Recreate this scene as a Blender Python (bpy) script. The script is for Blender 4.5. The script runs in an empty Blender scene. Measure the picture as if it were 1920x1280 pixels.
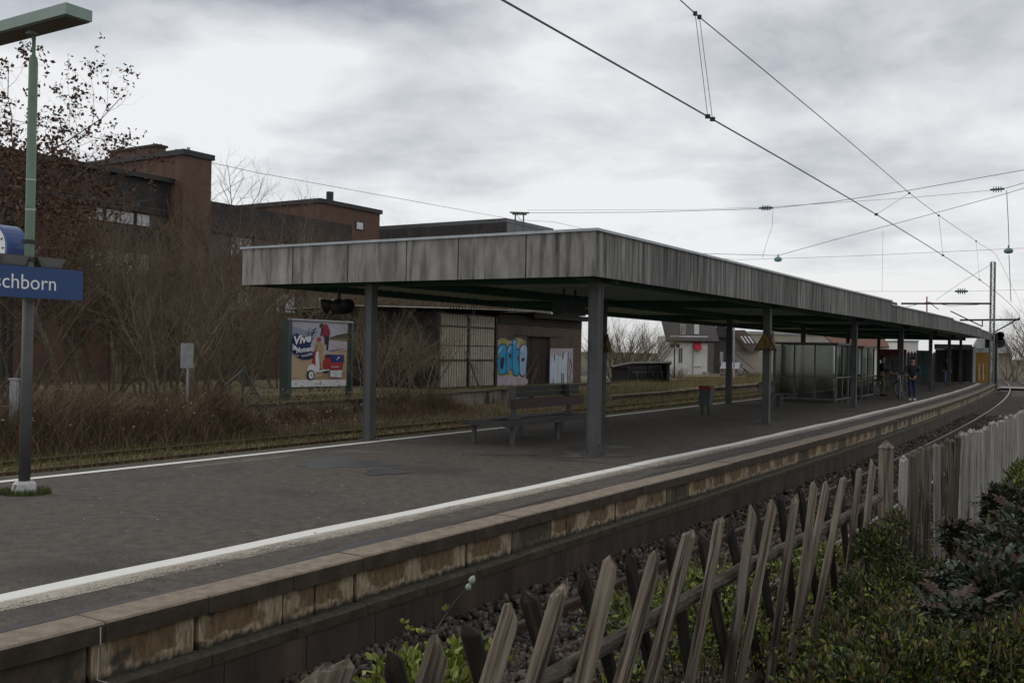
import bpy, bmesh, math, random
import numpy as np
from mathutils import Vector, Matrix
random.seed(7); RNG = np.random.default_rng(7)
SC = bpy.context.scene
R = math.radians
# ------------------------------------------------------------------ camera
FPX, ROLL, EYE = 1867.0, 0.0181, 1.85
PITCH = 14 / FPX
cr, sr, cp, sp_ = math.cos(ROLL), math.sin(ROLL), math.cos(PITCH), math.sin(PITCH)
cam = bpy.data.cameras.new('camera'); camo = bpy.data.objects.new('camera', cam)
SC.collection.objects.link(camo); SC.camera = camo
cam.sensor_width = 36; cam.lens = 36 * FPX / 1920; cam.clip_start = .1; cam.clip_end = 3000
camo.matrix_world = Matrix(((cr, -sr, 0, 0), (-sr * sp_, -cr * sp_, -cp, 0), (sr * cp, cr * cp, -sp_, EYE), (0, 0, 0, 1)))
# ------------------------------------------------------------------ world
SUN_EL, SUN_AZ = R(38), R(-70)      # azimuth from the viewing direction, to the left
wd = bpy.data.worlds.new('World'); SC.world = wd; wd.use_nodes = True
nt = wd.node_tree; nt.nodes.clear()
def N(t, **k):
    n = nt.nodes.new(t)
    for a, b in k.items(): setattr(n, a, b)
    return n
def L(a, b): nt.links.new(a, b)
out = N('ShaderNodeOutputWorld'); bg = N('ShaderNodeBackground'); L(bg.outputs[0], out.inputs[0])
sky = N('ShaderNodeTexSky', sky_type='NISHITA'); sky.sun_disc = False; sky.sun_elevation = SUN_EL; sky.sun_rotation = SUN_AZ
sky_s = N('ShaderNodeVectorMath', operation='SCALE'); L(sky.outputs[0], sky_s.inputs[0]); sky_s.inputs['Scale'].default_value = .10
tc = N('ShaderNodeTexCoord')
sep = N('ShaderNodeSeparateXYZ'); L(tc.outputs['Generated'], sep.inputs[0])
def M(op, a, b=None, c=None):
    n = N('ShaderNodeMath', operation=op)
    for i, v in enumerate((a, b, c)):
        if v is None: continue
        if isinstance(v, (int, float)): n.inputs[i].default_value = v
        else: L(v, n.inputs[i])
    return n.outputs[0]
zz = M('MAXIMUM', M('ADD', sep.outputs[2], .16), .05)
cx, cy = M('DIVIDE', sep.outputs[0], zz), M('DIVIDE', sep.outputs[1], zz)
comb = N('ShaderNodeCombineXYZ'); L(cx, comb.inputs[0]); L(cy, comb.inputs[1])
def noise(vec, scale, detail, rough, off=(0, 0, 0), dist=0.0):
    mp = N('ShaderNodeMapping'); L(vec, mp.inputs[0]); mp.inputs[1].default_value = off
    n = N('ShaderNodeTexNoise'); L(mp.outputs[0], n.inputs['Vector'])
    n.inputs['Scale'].default_value = scale; n.inputs['Detail'].default_value = detail; n.inputs['Roughness'].default_value = rough; n.inputs['Distortion'].default_value = dist
    return n
n1 = noise(comb.outputs[0], .95, 6, .56, (3.1, 1.7, 0), .3)
n2 = noise(comb.outputs[0], 2.6, 6, .6, (8.3, 4.1, 0), .4)
# broad cloud masses laid out by azimuth and elevation
az_ = M('ARCTAN2', sep.outputs[0], sep.outputs[1]); el_ = M('ARCSINE', sep.outputs[2])
w1 = noise(comb.outputs[0], .9, 4, .55, (5, 2, 0)); w2 = noise(comb.outputs[0], 1.1, 4, .55, (1, 9, 0))
azw = M('ADD', az_, M('MULTIPLY', M('SUBTRACT', w1.outputs[0], .5), .55)); elw = M('ADD', el_, M('MULTIPLY', M('SUBTRACT', w2.outputs[0], .5), .16))
val = M('ADD', M('MULTIPLY', M('SUBTRACT', n1.outputs[0], .5), .9), M('MULTIPLY', M('SUBTRACT', n2.outputs[0], .5), .75))
ae = N('ShaderNodeCombineXYZ'); L(M('MULTIPLY', az_, 1.0), ae.inputs[0]); L(M('MULTIPLY', el_, 2.1), ae.inputs[1])
n3 = noise(ae.outputs[0], 4.2, 7, .55, (2.2, .6, 0), .25)
val = M('ADD', val, M('MULTIPLY', M('SUBTRACT', n3.outputs[0], .5), 1.3)); val = M('ADD', val, .82)
def blob(az, el, rx, ry, amt):
    a = M('DIVIDE', M('SUBTRACT', azw, R(az)), R(rx)); b = M('DIVIDE', M('SUBTRACT', elw, R(el)), R(ry))
    d = M('SQRT', M('ADD', M('MULTIPLY', a, a), M('MULTIPLY', b, b)))
    mr = N('ShaderNodeMapRange', interpolation_type='SMOOTHERSTEP'); L(d, mr.inputs[0])
    mr.inputs[1].default_value = 1; mr.inputs[2].default_value = 0; mr.inputs[3].default_value = 0; mr.inputs[4].default_value = amt
    return mr.outputs[0]
for b in [(-14, 20, 16, 5, -.55), (-3, 18, 12, 3.5, -.25), (-21, 13, 13, 4.5, .5), (-14, 13, 8, 4, .2), (-8, 10.2, 9, 2.2, -.30), (3, 8, 12, 3, .12), (16, 17, 16, 5, -.30), (14, 10.5, 10, 2, -.12), (24, 9, 8, 2, -.12),
          (12, 3.5, 30, 3.5, .2), (-8, 6, 10, 2.5, .15)]:
    val = M('ADD', val, blob(*b))
ramp = N('ShaderNodeValToRGB'); L(val, ramp.inputs[0]); e = ramp.color_ramp.elements
e[0].position = .15; e[0].color = (.26, .285, .33, 1); e[1].position = 1.0; e[1].color = (.80, .80, .81, 1)
q = ramp.color_ramp.elements.new(.5); q.color = (.495, .515, .545, 1)
q = ramp.color_ramp.elements.new(.75); q.color = (.65, .665, .685, 1)
hz = N('ShaderNodeMapRange'); L(sep.outputs[2], hz.inputs[0]); hz.inputs[1].default_value = -.02; hz.inputs[2].default_value = .12; hz.inputs[3].default_value = .75; hz.inputs[4].default_value = 0; hz.inputs[3].default_value = .55
mh = N('ShaderNodeMixRGB'); L(hz.outputs[0], mh.inputs[0]); L(ramp.outputs[0], mh.inputs[1]); mh.inputs[2].default_value = (.77, .765, .755, 1)
mx = N('ShaderNodeMixRGB'); mx.inputs[0].default_value = .93; L(sky_s.outputs[0], mx.inputs[1]); L(mh.outputs[0], mx.inputs[2])
L(mx.outputs[0], bg.inputs[0]); bg.inputs[1].default_value = 1.12
sun = bpy.data.lights.new('sun', 'SUN'); sun.energy = .8; sun.angle = R(24); sun.color = (1, .96, .9)
suno = bpy.data.objects.new('sun', sun); SC.collection.objects.link(suno)
sd = Vector((math.sin(SUN_AZ) * math.cos(SUN_EL), math.cos(SUN_AZ) * math.cos(SUN_EL), math.sin(SUN_EL)))
suno.rotation_euler = sd.to_track_quat('Z', 'Y').to_euler()
vs = SC.view_settings; vs.view_transform = 'Standard'; vs.look = 'None'; vs.gamma = 1; vs.exposure = 0.0; vs.use_curve_mapping = False
# ------------------------------------------------------------------ place geometry: the railway's own frame
# s runs along the line away from the camera, p across it (right positive), z up from the platform's surface
TH = math.atan(.62957); S_, C_ = math.sin(TH), math.cos(TH); KC = .00112
def W(s, p, z=0.0):
    if s <= 8: return Vector((p * C_ + s * S_, -p * S_ + s * C_, z))
    ph = (s - 8) * KC
    a = 8 + math.sin(ph) / KC + p * math.sin(ph); l = -(1 - math.cos(ph)) / KC + p * math.cos(ph)
    return Vector((l * C_ + a * S_, -l * S_ + a * C_, z))
def ang(s): return math.pi / 2 - TH + max(0, s - 8) * KC     # heading of the line at s
def inv(X, Y):
    a = X * S_ + Y * C_; l = X * C_ - Y * S_
    if a <= 8: return a, l
    Rr = 1 / KC
    return 8 + math.atan2(a - 8, l + Rr) / KC, math.hypot(a - 8, l + Rr) - Rr
def ray(x, y):
    dx = x - 960; du = 640 - y; ux = dx * cr - du * sr; uz = dx * sr + du * cr
    return ux, FPX * cp - uz * sp_, uz * cp + FPX * sp_
def proj(v):
    Z = v[2] - EYE; f = v[1] * cp + Z * sp_; u = -v[1] * sp_ + Z * cp
    ux = v[0] / f * FPX; uz = u / f * FPX
    return 960 + ux * cr + uz * sr
def s_at(px, p, z=1.0):
    lo, hi = -5, 320
    for _ in range(45):
        m = (lo + hi) / 2
        if proj(W(m, p, z)) < px: lo = m
        else: hi = m
    return lo
def p_at(px, s, z=3.0):
    lo, hi = -60, 40
    for _ in range(45):
        m = (lo + hi) / 2
        if proj(W(s, m, z)) < px: lo = m
        else: hi = m
    return lo
def z_at(px, py, w):
    r = ray(px, py); return EYE + r[2] * w[1] / r[1]
def PP(px, py, p):                 # point seen at a pixel, lying at distance p across the line
    s = s_at(px, p, 3); w = W(s, p); w.z = z_at(px, py, w); return w
def PS(px, py, s):                 # ... lying in the cross plane at s
    w = W(s, p_at(px, s)); w.z = z_at(px, py, w); return w
def PY(px, py, Y):                 # ... at depth Y
    r = ray(px, py); return Vector((r[0] * Y / r[1], Y, EYE + r[2] * Y / r[1]))
def PG(px, py, z=0.0):
    r = ray(px, py); t = (z - EYE) / r[2]; return Vector((r[0] * t, r[1] * t, z))
# ------------------------------------------------------------------ materials
MATS = {}
def mat(name, c1, c2=None, scale=6, rough=.8, bump=0.0, bscale=None, stretch=(1, 1, 1), c3=None, c3pos=(.62, .7), c3scale=None, metal=0.0, spec=.3, coord='Object', detail=5, lo=.35, hi=.65, rnd=0.0, c3stretch=None):
    if name in MATS: return MATS[name]
    m = bpy.data.materials.new(name); MATS[name] = m; m.use_nodes = True
    t = m.node_tree; b = t.nodes['Principled BSDF']
    b.inputs['Roughness'].default_value = rough; b.inputs['Metallic'].default_value = metal; b.inputs['Specular IOR Level'].default_value = spec
    if c2 is None and c3 is None and not bump and not rnd:
        b.inputs['Base Color'].default_value = (*c1, 1); return m
    co = t.nodes.new('ShaderNodeTexCoord'); geo = t.nodes.new('ShaderNodeNewGeometry')
    src = co.outputs[coord] if coord != 'World' else geo.outputs['Position']
    info = t.nodes.new('ShaderNodeObjectInfo')
    va = t.nodes.new('ShaderNodeVectorMath'); va.operation = 'MULTIPLY_ADD'
    va.inputs[0].default_value = (37, 17, 53)
    cb = t.nodes.new('ShaderNodeCombineXYZ')
    for i in range(3): t.links.new(info.outputs['Random'], cb.inputs[i])
    t.links.new(cb.outputs[0], va.inputs[0]); va.inputs[1].default_value = (37, 17, 53) if coord != 'World' else (0, 0, 0); t.links.new(src, va.inputs[2])
    def nz(sc, st, det=detail):
        mp = t.nodes.new('ShaderNodeMapping'); mp.inputs['Scale'].default_value = st; t.links.new(va.outputs[0], mp.inputs[0])
        n = t.nodes.new('ShaderNodeTexNoise'); n.inputs['Scale'].default_value = sc; n.inputs['Detail'].default_value = det; n.inputs['Roughness'].default_value = .62
        t.links.new(mp.outputs[0], n.inputs['Vector']); return n.outputs['Fac']
    def rng(v, a, bb):
        r_ = t.nodes.new('ShaderNodeMapRange'); t.links.new(v, r_.inputs[0]); r_.inputs[1].default_value = a; r_.inputs[2].default_value = bb; return r_.outputs[0]
    def mix(f, a, bb):
        x = t.nodes.new('ShaderNodeMixRGB'); t.links.new(f, x.inputs[0])
        for i, v in ((1, a), (2, bb)):
            if isinstance(v, tuple): x.inputs[i].default_value = (*v, 1)
            else: t.links.new(v, x.inputs[i])
        return x.outputs[0]
    col = c1
    f = None
    if c2 is not None:
        f = nz(scale, stretch); col = mix(rng(f, lo, hi), c1, c2)
    if c3 is not None:
        col = mix(rng(nz(c3scale or scale * .4, c3stretch or stretch), *c3pos), col, c3)
    if rnd:
        hs = t.nodes.new('ShaderNodeHueSaturation')
        mr = t.nodes.new('ShaderNodeMapRange'); t.links.new(info.outputs['Random'], mr.inputs[0]); mr.inputs[3].default_value = 1 - rnd; mr.inputs[4].default_value = 1 + rnd
        t.links.new(mr.outputs[0], hs.inputs['Value'])
        if isinstance(col, tuple): hs.inputs['Color'].default_value = (*col, 1)
        else: t.links.new(col, hs.inputs['Color'])
        col = hs.outputs[0]
    if isinstance(col, tuple): b.inputs['Base Color'].default_value = (*col, 1)
    else: t.links.new(col, b.inputs['Base Color'])
    if bump:
        bp = t.nodes.new('ShaderNodeBump'); bp.inputs['Strength'].default_value = bump; bp.inputs['Distance'].default_value = .02
        t.links.new(nz(bscale or scale * 3, stretch), bp.inputs['Height']); t.links.new(bp.outputs[0], b.inputs['Normal'])
    return m
def flat(name, c, rough=.6, metal=0.0, emit=0.0):
    m = mat(name, c, rough=rough, metal=metal); return m
def glass(name, tint, clear=.7, rough=.08):
    m = bpy.data.materials.new(name); m.use_nodes = True; t = m.node_tree; t.nodes.clear(); MATS[name] = m
    o = t.nodes.new('ShaderNodeOutputMaterial'); a = t.nodes.new('ShaderNodeBsdfTransparent'); g = t.nodes.new('ShaderNodeBsdfGlossy'); d = t.nodes.new('ShaderNodeBsdfDiffuse')
    a.inputs[0].default_value = (*tint, 1); g.inputs['Roughness'].default_value = rough; d.inputs[0].default_value = (.05, .056, .053, 1)
    m1 = t.nodes.new('ShaderNodeMixShader'); m2 = t.nodes.new('ShaderNodeMixShader'); m1.inputs[0].default_value = .5
    t.links.new(g.outputs[0], m1.inputs[1]); t.links.new(d.outputs[0], m1.inputs[2]); m2.inputs[0].default_value = clear
    t.links.new(m1.outputs[0], m2.inputs[1]); t.links.new(a.outputs[0], m2.inputs[2]); t.links.new(m2.outputs[0], o.inputs[0])
    return m
# ------------------------------------------------------------------ mesh helpers
class MB:
    def __init__(s): s.v = []; s.f = []; s.m = []; s.uv = None
    def add(s, vs, fs, mi=0):
        b = len(s.v); s.v += [tuple(x) for x in vs]; s.f += [tuple(i + b for i in f) for f in fs]; s.m += [mi] * len(fs); return s
    def box(s, lo, hi, mx=None, mi=0, taper=None):
        x0, y0, z0 = lo; x1, y1, z1 = hi
        vs = [Vector(v) for v in ((x0, y0, z0), (x1, y0, z0), (x1, y1, z0), (x0, y1, z0), (x0, y0, z1), (x1, y0, z1), (x1, y1, z1), (x0, y1, z1))]
        if mx is not None: vs = [mx @ v for v in vs]
        return s.add(vs, [(3, 2, 1, 0), (4, 5, 6, 7), (0, 1, 5, 4), (1, 2, 6, 5), (2, 3, 7, 6), (3, 0, 4, 7)], mi)
    def beam(s, a, b, w, h, up=(0, 0, 1), mi=0):
        a = Vector(a); b = Vector(b); d = (b - a); L_ = d.length; d.normalize(); u = Vector(up)
        if abs(d.dot(u)) > .98: u = Vector((1, 0, 0))
        r = d.cross(u).normalized(); u = r.cross(d)
        m = Matrix((( d.x, r.x, u.x, a.x), (d.y, r.y, u.y, a.y), (d.z, r.z, u.z, a.z), (0, 0, 0, 1)))
        return s.box((0, -w / 2, -h / 2), (L_, w / 2, h / 2), m, mi)
    def tube(s, pts, rad, n=6, mi=0, cap=True):
        pts = [Vector(p) for p in pts]
        if isinstance(rad, (int, float)): rad = [rad] * len(pts)
        vs = []; u = None
        for i, p in enumerate(pts):
            d = (pts[min(i + 1, len(pts) - 1)] - pts[max(i - 1, 0)]).normalized()
            if u is None:
                u = d.orthogonal().normalized()
            else:
                u = (u - d * u.dot(d)); u = u.normalized() if u.length > 1e-6 else d.orthogonal().normalized()
            r = d.cross(u)
            for k in range(n):
                a = 2 * math.pi * k / n; vs.append(p + (u * math.cos(a) + r * math.sin(a)) * rad[i])
        fs = [(i * n + k, i * n + (k + 1) % n, (i + 1) * n + (k + 1) % n, (i + 1) * n + k) for i in range(len(pts) - 1) for k in range(n)]
        if cap: fs += [tuple(range(n))[::-1], tuple((len(pts) - 1) * n + k for k in range(n))]
        return s.add(vs, fs, mi)
    def poly(s, pts, mi=0): return s.add(pts, [tuple(range(len(pts)))], mi)
    def prism(s, pts, d, mi=0):       # closed outline pushed along vector d
        d = Vector(d); n = len(pts); vs = [Vector(p) for p in pts] + [Vector(p) + d for p in pts]
        return s.add(vs, [tuple(range(n))[::-1], tuple(range(n, 2 * n))] + [(i, (i + 1) % n, n + (i + 1) % n, n + i) for i in range(n)], mi)
    def lathe(s, prof, c=(0, 0, 0), n=12, mi=0):
        c = Vector(c); vs = [c + Vector((r * math.cos(2 * math.pi * k / n), r * math.sin(2 * math.pi * k / n), z)) for r, z in prof for k in range(n)]
        fs = [(i * n + k, i * n + (k + 1) % n, (i + 1) * n + (k + 1) % n, (i + 1) * n + k) for i in range(len(prof) - 1) for k in range(n)]
        fs += [tuple(range(n))[::-1], tuple((len(prof) - 1) * n + k for k in range(n))]
        return s.add(vs, fs, mi)
    def mesh(s, name, mats, smooth=False, recalc=True):
        me = bpy.data.meshes.new(name); me.from_pydata(s.v, [], s.f)
        for m in (mats if isinstance(mats, (list, tuple)) else [mats]): me.materials.append(m)
        if len(me.materials) > 1: me.polygons.foreach_set('material_index', s.m)
        if recalc:
            bm = bmesh.new(); bm.from_mesh(me); bmesh.ops.recalc_face_normals(bm, faces=bm.faces); bm.to_mesh(me); bm.free()
        if smooth: me.polygons.foreach_set('use_smooth', [True] * len(me.polygons))
        me.update(); return me
COL = SC.collection
def tag(o, label=None, cat=None, group=None, kind=None):
    if label: o['label'] = label
    if cat: o['category'] = cat
    if group: o['group'] = group
    if kind: o['kind'] = kind
    return o
def link(name, me, parent=None, loc=(0, 0, 0), rz=0.0):
    o = bpy.data.objects.new(name, me); COL.objects.link(o)
    if parent is not None: o.parent = parent
    o.location = loc; o.rotation_euler = (0, 0, rz); return o
def obj(name, mb, mats, parent=None, smooth=False, recalc=True):
    return link(name, mb.mesh(name, mats, smooth, recalc), parent)
def thing(name, label, cat, loc=(0, 0, 0), rz=0.0, group=None):
    return tag(link(name, None, None, loc, rz), label, cat, group)
def wobj(name, mb, mats, root=None, smooth=False, recalc=True):     # shapes given in world coordinates, root unrotated
    if root is not None:
        o = root.location; mb.v = [(x - o.x, y - o.y, z - o.z) for x, y, z in mb.v]
    return obj(name, mb, mats, root, smooth, recalc)
def copy_tree(o, loc, rz=0.0, label=None, scale=None, parent=None):
    c = o.copy(); COL.objects.link(c)
    if parent is None:
        c.location = loc; c.rotation_euler = (0, 0, rz)
        if scale: c.scale = scale
        if label: c['label'] = label
    else: c.parent = parent
    for ch in o.children: copy_tree(ch, None, parent=c)
    return c
def fastmesh(name, verts, faces, mats, midx=None, smooth=False):
    verts = np.asarray(verts, dtype=np.float32); faces = np.asarray(faces, dtype=np.int32); k = faces.shape[1]
    me = bpy.data.meshes.new(name); me.vertices.add(len(verts)); me.vertices.foreach_set('co', verts.ravel())
    me.loops.add(faces.size); me.loops.foreach_set('vertex_index', faces.ravel())
    me.polygons.add(len(faces)); me.polygons.foreach_set('loop_start', np.arange(0, faces.size, k, dtype=np.int32))
    try: me.polygons.foreach_set('loop_total', np.full(len(faces), k, dtype=np.int32))
    except Exception: pass
    for m in (mats if isinstance(mats, (list, tuple)) else [mats]): me.materials.append(m)
    if midx is not None: me.polygons.foreach_set('material_index', np.asarray(midx, dtype=np.int32))
    if smooth: me.polygons.foreach_set('use_smooth', np.ones(len(faces), dtype=bool))
    me.update(calc_edges=True); me.validate(); return me
def text_mesh(body, width=None, height=None, bold=0.0, shear=0.0, ext=0.002):
    cu = bpy.data.curves.new('lettering', 'FONT'); cu.body = body; cu.size = 1; cu.extrude = ext; cu.offset = bold; cu.shear = shear; cu.resolution_u = 3
    o = bpy.data.objects.new('lettering', cu); COL.objects.link(o)
    bpy.context.view_layer.update()
    me = bpy.data.meshes.new_from_object(o.evaluated_get(bpy.context.evaluated_depsgraph_get()))
    COL.objects.unlink(o); bpy.data.objects.remove(o)
    xs = [v.co.x for v in me.vertices]; ys = [v.co.y for v in me.vertices]
    x0, x1, y0, y1 = min(xs), max(xs), min(ys), max(ys)
    kx = width / (x1 - x0) if width else None; ky = height / (y1 - y0) if height else None
    kx = kx or ky; ky = ky or kx
    for v in me.vertices: v.co = Vector(((v.co.x - x0) * kx, (v.co.y - y0) * ky, v.co.z))
    return me, (x1 - x0) * kx
def put_text(name, body, m, parent, origin, ux, uy, **k):
    me, w = text_mesh(body, **k); me.materials.clear(); me.materials.append(m)
    ux = Vector(ux).normalized(); uy = Vector(uy).normalized(); uz = ux.cross(uy)
    mt = Matrix(((ux.x, uy.x, uz.x, origin[0]), (ux.y, uy.y, uz.y, origin[1]), (ux.z, uy.z, uz.z, origin[2]), (0, 0, 0, 1)))
    me.transform(mt); return link(name, me, parent)
def crom(pts, n=6, closed=True):
    o = []; k = len(pts)
    for i in range(k if closed else k - 1):
        p = [Vector(pts[(i + j - 1) % k] if closed else pts[min(max(i + j - 1, 0), k - 1)]) for j in range(4)]
        for t in range(n):
            t /= n; o.append(.5 * ((2 * p[1]) + (p[2] - p[0]) * t + (2 * p[0] - 5 * p[1] + 4 * p[2] - p[3]) * t * t + (3 * p[1] - p[0] - 3 * p[2] + p[3]) * t ** 3))
    return o
def strip(p0, p1, s0, s1, ds, z, z1=None):                # ribbon following the line, with uv (u=s, v across)
    ss = np.arange(s0, s1 + ds * .5, ds); f = lambda v, s: v(s) if callable(v) else v
    vs = []
    for s in ss: vs += [W(s, f(p0, s), f(z, s)), W(s, f(p1, s), f(z if z1 is None else z1, s))]
    mb = MB(); mb.add(vs, [(2 * i, 2 * i + 1, 2 * i + 3, 2 * i + 2) for i in range(len(ss) - 1)]); mb.ss = ss
    return mb
def uvstrip(me, ss):
    uv = me.uv_layers.new(name='uv')
    for i, pl in enumerate(me.polygons):
        for li, vi in zip(pl.loop_indices, pl.vertices): uv.data[li].uv = (float(ss[vi // 2]), float(vi % 2))
# ------------------------------------------------------------------ common materials
m_asph = mat('asphalt', (.050, .042, .035), (.096, .082, .069), 7, .88, .5, 60, coord='World', c3=(.040, .036, .033), c3pos=(.53, .66), c3scale=.45)
def grit(m, sc, thr, colr):
    t = m.node_tree; b = t.nodes['Principled BSDF']; src = b.inputs['Base Color'].links[0].from_socket
    g = t.nodes.new('ShaderNodeNewGeometry'); n = t.nodes.new('ShaderNodeTexNoise'); n.inputs['Scale'].default_value = sc; n.inputs['Detail'].default_value = 2; t.links.new(g.outputs['Position'], n.inputs['Vector'])
    r = t.nodes.new('ShaderNodeMapRange'); t.links.new(n.outputs['Fac'], r.inputs[0]); r.inputs[1].default_value = thr; r.inputs[2].default_value = thr + .12
    x = t.nodes.new('ShaderNodeMixRGB'); t.links.new(r.outputs[0], x.inputs[0]); t.links.new(src, x.inputs[1]); x.inputs[2].default_value = (*colr, 1); t.links.new(x.outputs[0], b.inputs['Base Color'])
grit(m_asph, 70, .60, (.15, .135, .115)); grit(m_asph, 28, .60, (.12, .105, .088)); grit(m_asph, 9, .735, (.022, .02, .019)); grit(m_asph, 6.3, .745, (.16, .145, .125))
m_asph2 = mat('asphalt_patch', (.085, .075, .066), (.12, .10, .085), 3, .9, .4, 60, coord='World')
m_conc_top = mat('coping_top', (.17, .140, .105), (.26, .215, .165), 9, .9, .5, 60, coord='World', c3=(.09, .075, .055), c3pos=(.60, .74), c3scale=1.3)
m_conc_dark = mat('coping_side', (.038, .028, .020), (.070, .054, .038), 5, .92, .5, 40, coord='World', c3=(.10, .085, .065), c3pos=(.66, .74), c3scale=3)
m_wall_dark = mat('lower_wall', (.036, .028, .022), (.080, .060, .046), 2.2, .9, .4, 20, coord='World', stretch=(1, 1, .22), c3=(.10, .080, .06), c3pos=(.6, .75), c3scale=1.1)
m_grey_post = mat('grey_paint', (.062, .063, .063), (.085, .086, .086), 2, .65, c3=(.035, .033, .03), c3pos=(.63, .72), c3scale=2.5)
m_rust = mat('rusty_steel', (.055, .032, .022), (.10, .055, .035), 14, .8, .3, 60, coord='World')
m_rail_top = mat('rail_shine', (.30, .29, .29), (.2, .19, .19), 5, .3, metal=.9, coord='World')
m_sleeper = mat('sleeper_concrete', (.17, .145, .12), (.25, .22, .18), 8, .9, .4, 40, coord='World', c3=(.09, .07, .055), c3pos=(.55, .7), c3scale=3)
m_woodsl = mat('sleeper_wood', (.05, .04, .033), (.09, .075, .06), 8, .9, .4, 40, coord='World')
m_black = flat('black_rubber', (.012, .012, .012), .6)
m_dark = flat('dark_steel', (.03, .031, .033), .5)
m_green_d = mat('dark_green_paint', (.02, .06, .048), (.03, .08, .062), 3, .6)
m_galv = mat('galvanised', (.28, .29, .30), (.36, .37, .38), 6, .45, metal=.3)
m_white = mat('white_paint', (.62, .61, .58), (.74, .73, .70), 4, .6)
m_glass = glass('shelter_glass', (.66, .70, .67), .88)
m_wire = flat('wire_metal', (.06, .065, .07), .5, .3)
# ================================================================== THE SETTING
PE = -5.75                                                     # platform's near edge
g = MB(); 
gx = [-900, -300, -120, -60, -30, -10, 10, 40, 90, 200, 500, 1200]; gy = [-60, -10, 20, 50, 90, 150, 300, 700, 1800]
g.add([(x, y, -1.02) for y in gy for x in gx], [(j * 12 + i, j * 12 + i + 1, j * 12 + 13 + i, j * 12 + 12 + i) for j in range(8) for i in range(11)])
m_soil = mat('soil', (.055, .042, .028), (.09, .07, .042), .8, .95, .4, 12, coord='World', c3=(.05, .055, .022), c3pos=(.5, .6), c3scale=.2)
tag(wobj('ground', g, m_soil), kind='structure')
# platform deck
dk = strip(-13.0, PE - .30, -6, 82, 1.0, 0)
plat = tag(wobj('platform', dk, m_asph), kind='structure')
body = MB()
for p, z0 in ((-13.0, -.9), (PE - .3, -.04)): pass
sk = strip(-13.0, -13.0, -6, 82, 1.0, 0, -.62); wobj('edge_wall', sk, m_wall_dark, plat)
endw = MB(); a, b = W(82, -13.0), W(82, PE - .02)
endw.add([a, b, b + Vector((0, 0, -.98)), a + Vector((0, 0, -.98))], [(0, 1, 2, 3)]); wobj('end_wall', endw, m_wall_dark, plat)
# near edge pieces: coping slabs, recessed panels, ledge, footing panels
PITCHS = .865; s0 = 4.16 - 9 * PITCHS
m_panel = bpy.data.materials.new('stained_panel'); m_panel.use_nodes = True
def panel_material(m):
    t = m.node_tree; b = t.nodes['Principled BSDF']; b.inputs['Roughness'].default_value = .9
    nn = t.nodes.new; lk = t.links.new
    co = nn('ShaderNodeTexCoord'); info = nn('ShaderNodeObjectInfo'); geo = nn('ShaderNodeNewGeometry')
    sx = nn('ShaderNodeSeparateXYZ'); lk(co.outputs['Object'], sx.inputs[0])
    def mth(op, a, b_=None):
        n = nn('ShaderNodeMath'); n.operation = op
        for i, v in enumerate((a, b_)):
            if v is None: continue
            if isinstance(v, (int, float)): n.inputs[i].default_value = v
            else: lk(v, n.inputs[i])
        return n.outputs[0]
    def nz(sc, st=(1, 1, 1)):
        mp = nn('ShaderNodeMapping'); mp.inputs['Scale'].default_value = st; lk(geo.outputs['Position'], mp.inputs[0])
        n = nn('ShaderNodeTexNoise'); n.inputs['Scale'].default_value = sc; n.inputs['Detail'].default_value = 5; lk(mp.outputs[0], n.inputs['Vector']); return n.outputs['Fac']
    def rng(v, a, c): r_ = nn('ShaderNodeMapRange'); lk(v, r_.inputs[0]); r_.inputs[1].default_value = a; r_.inputs[2].default_value = c; return r_.outputs[0]
    def mix(f, a, c):
        x = nn('ShaderNodeMixRGB'); lk(f, x.inputs[0])
        for i, v in ((1, a), (2, c)):
            if isinstance(v, tuple): x.inputs[i].default_value = (*v, 1)
            else: lk(v, x.inputs[i])
        return x.outputs[0]
    # panel spans x 0..0.83, z -.17..0 ; brown core with a pale lime border, sooty lower rim
    cxn = mth('ADD', .415, mth('MULTIPLY', mth('SUBTRACT', info.outputs['Random'], .5), .16))
    dx = mth('DIVIDE', mth('ABSOLUTE', mth('SUBTRACT', sx.outputs[0], cxn)), .34)
    dz = mth('DIVIDE', mth('ABSOLUTE', mth('ADD', sx.outputs[2], .07)), .15)
    d = mth('ADD', mth('MAXIMUM', dx, dz), mth('MULTIPLY', mth('SUBTRACT', nz(7), .5), 1.1))
    pale = mix(rng(nz(30, (1, 1, .25)), .4, .62), (.40, .32, .21), (.20, .155, .095))
    brown = mix(rng(nz(26, (1, 1, .4)), .35, .65), (.11, .070, .035), (.19, .13, .07))
    colr = mix(rng(d, .72, .86), brown, pale)
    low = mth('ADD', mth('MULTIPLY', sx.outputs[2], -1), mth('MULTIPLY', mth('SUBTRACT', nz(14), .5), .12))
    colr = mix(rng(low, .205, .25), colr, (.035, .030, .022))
    colr = mix(rng(nz(3.5), .60, .68), colr, (.05, .042, .03))
    # some panels are simply blackened
    bl = nn('ShaderNodeMath'); bl.operation = 'GREATER_THAN'; lk(info.outputs['Random'], bl.inputs[0]); bl.inputs[1].default_value = .86
    colr = mix(mth('MULTIPLY', bl.outputs[0], .75), colr, (.03, .026, .02))
    lk(colr, b.inputs['Base Color'])
    bp = nn('ShaderNodeBump'); bp.inputs['Strength'].default_value = .5; bp.inputs['Distance'].default_value = .01; lk(nz(60), bp.inputs['Height']); lk(bp.outputs[0], b.inputs['Normal'])
panel_material(m_panel)
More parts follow.
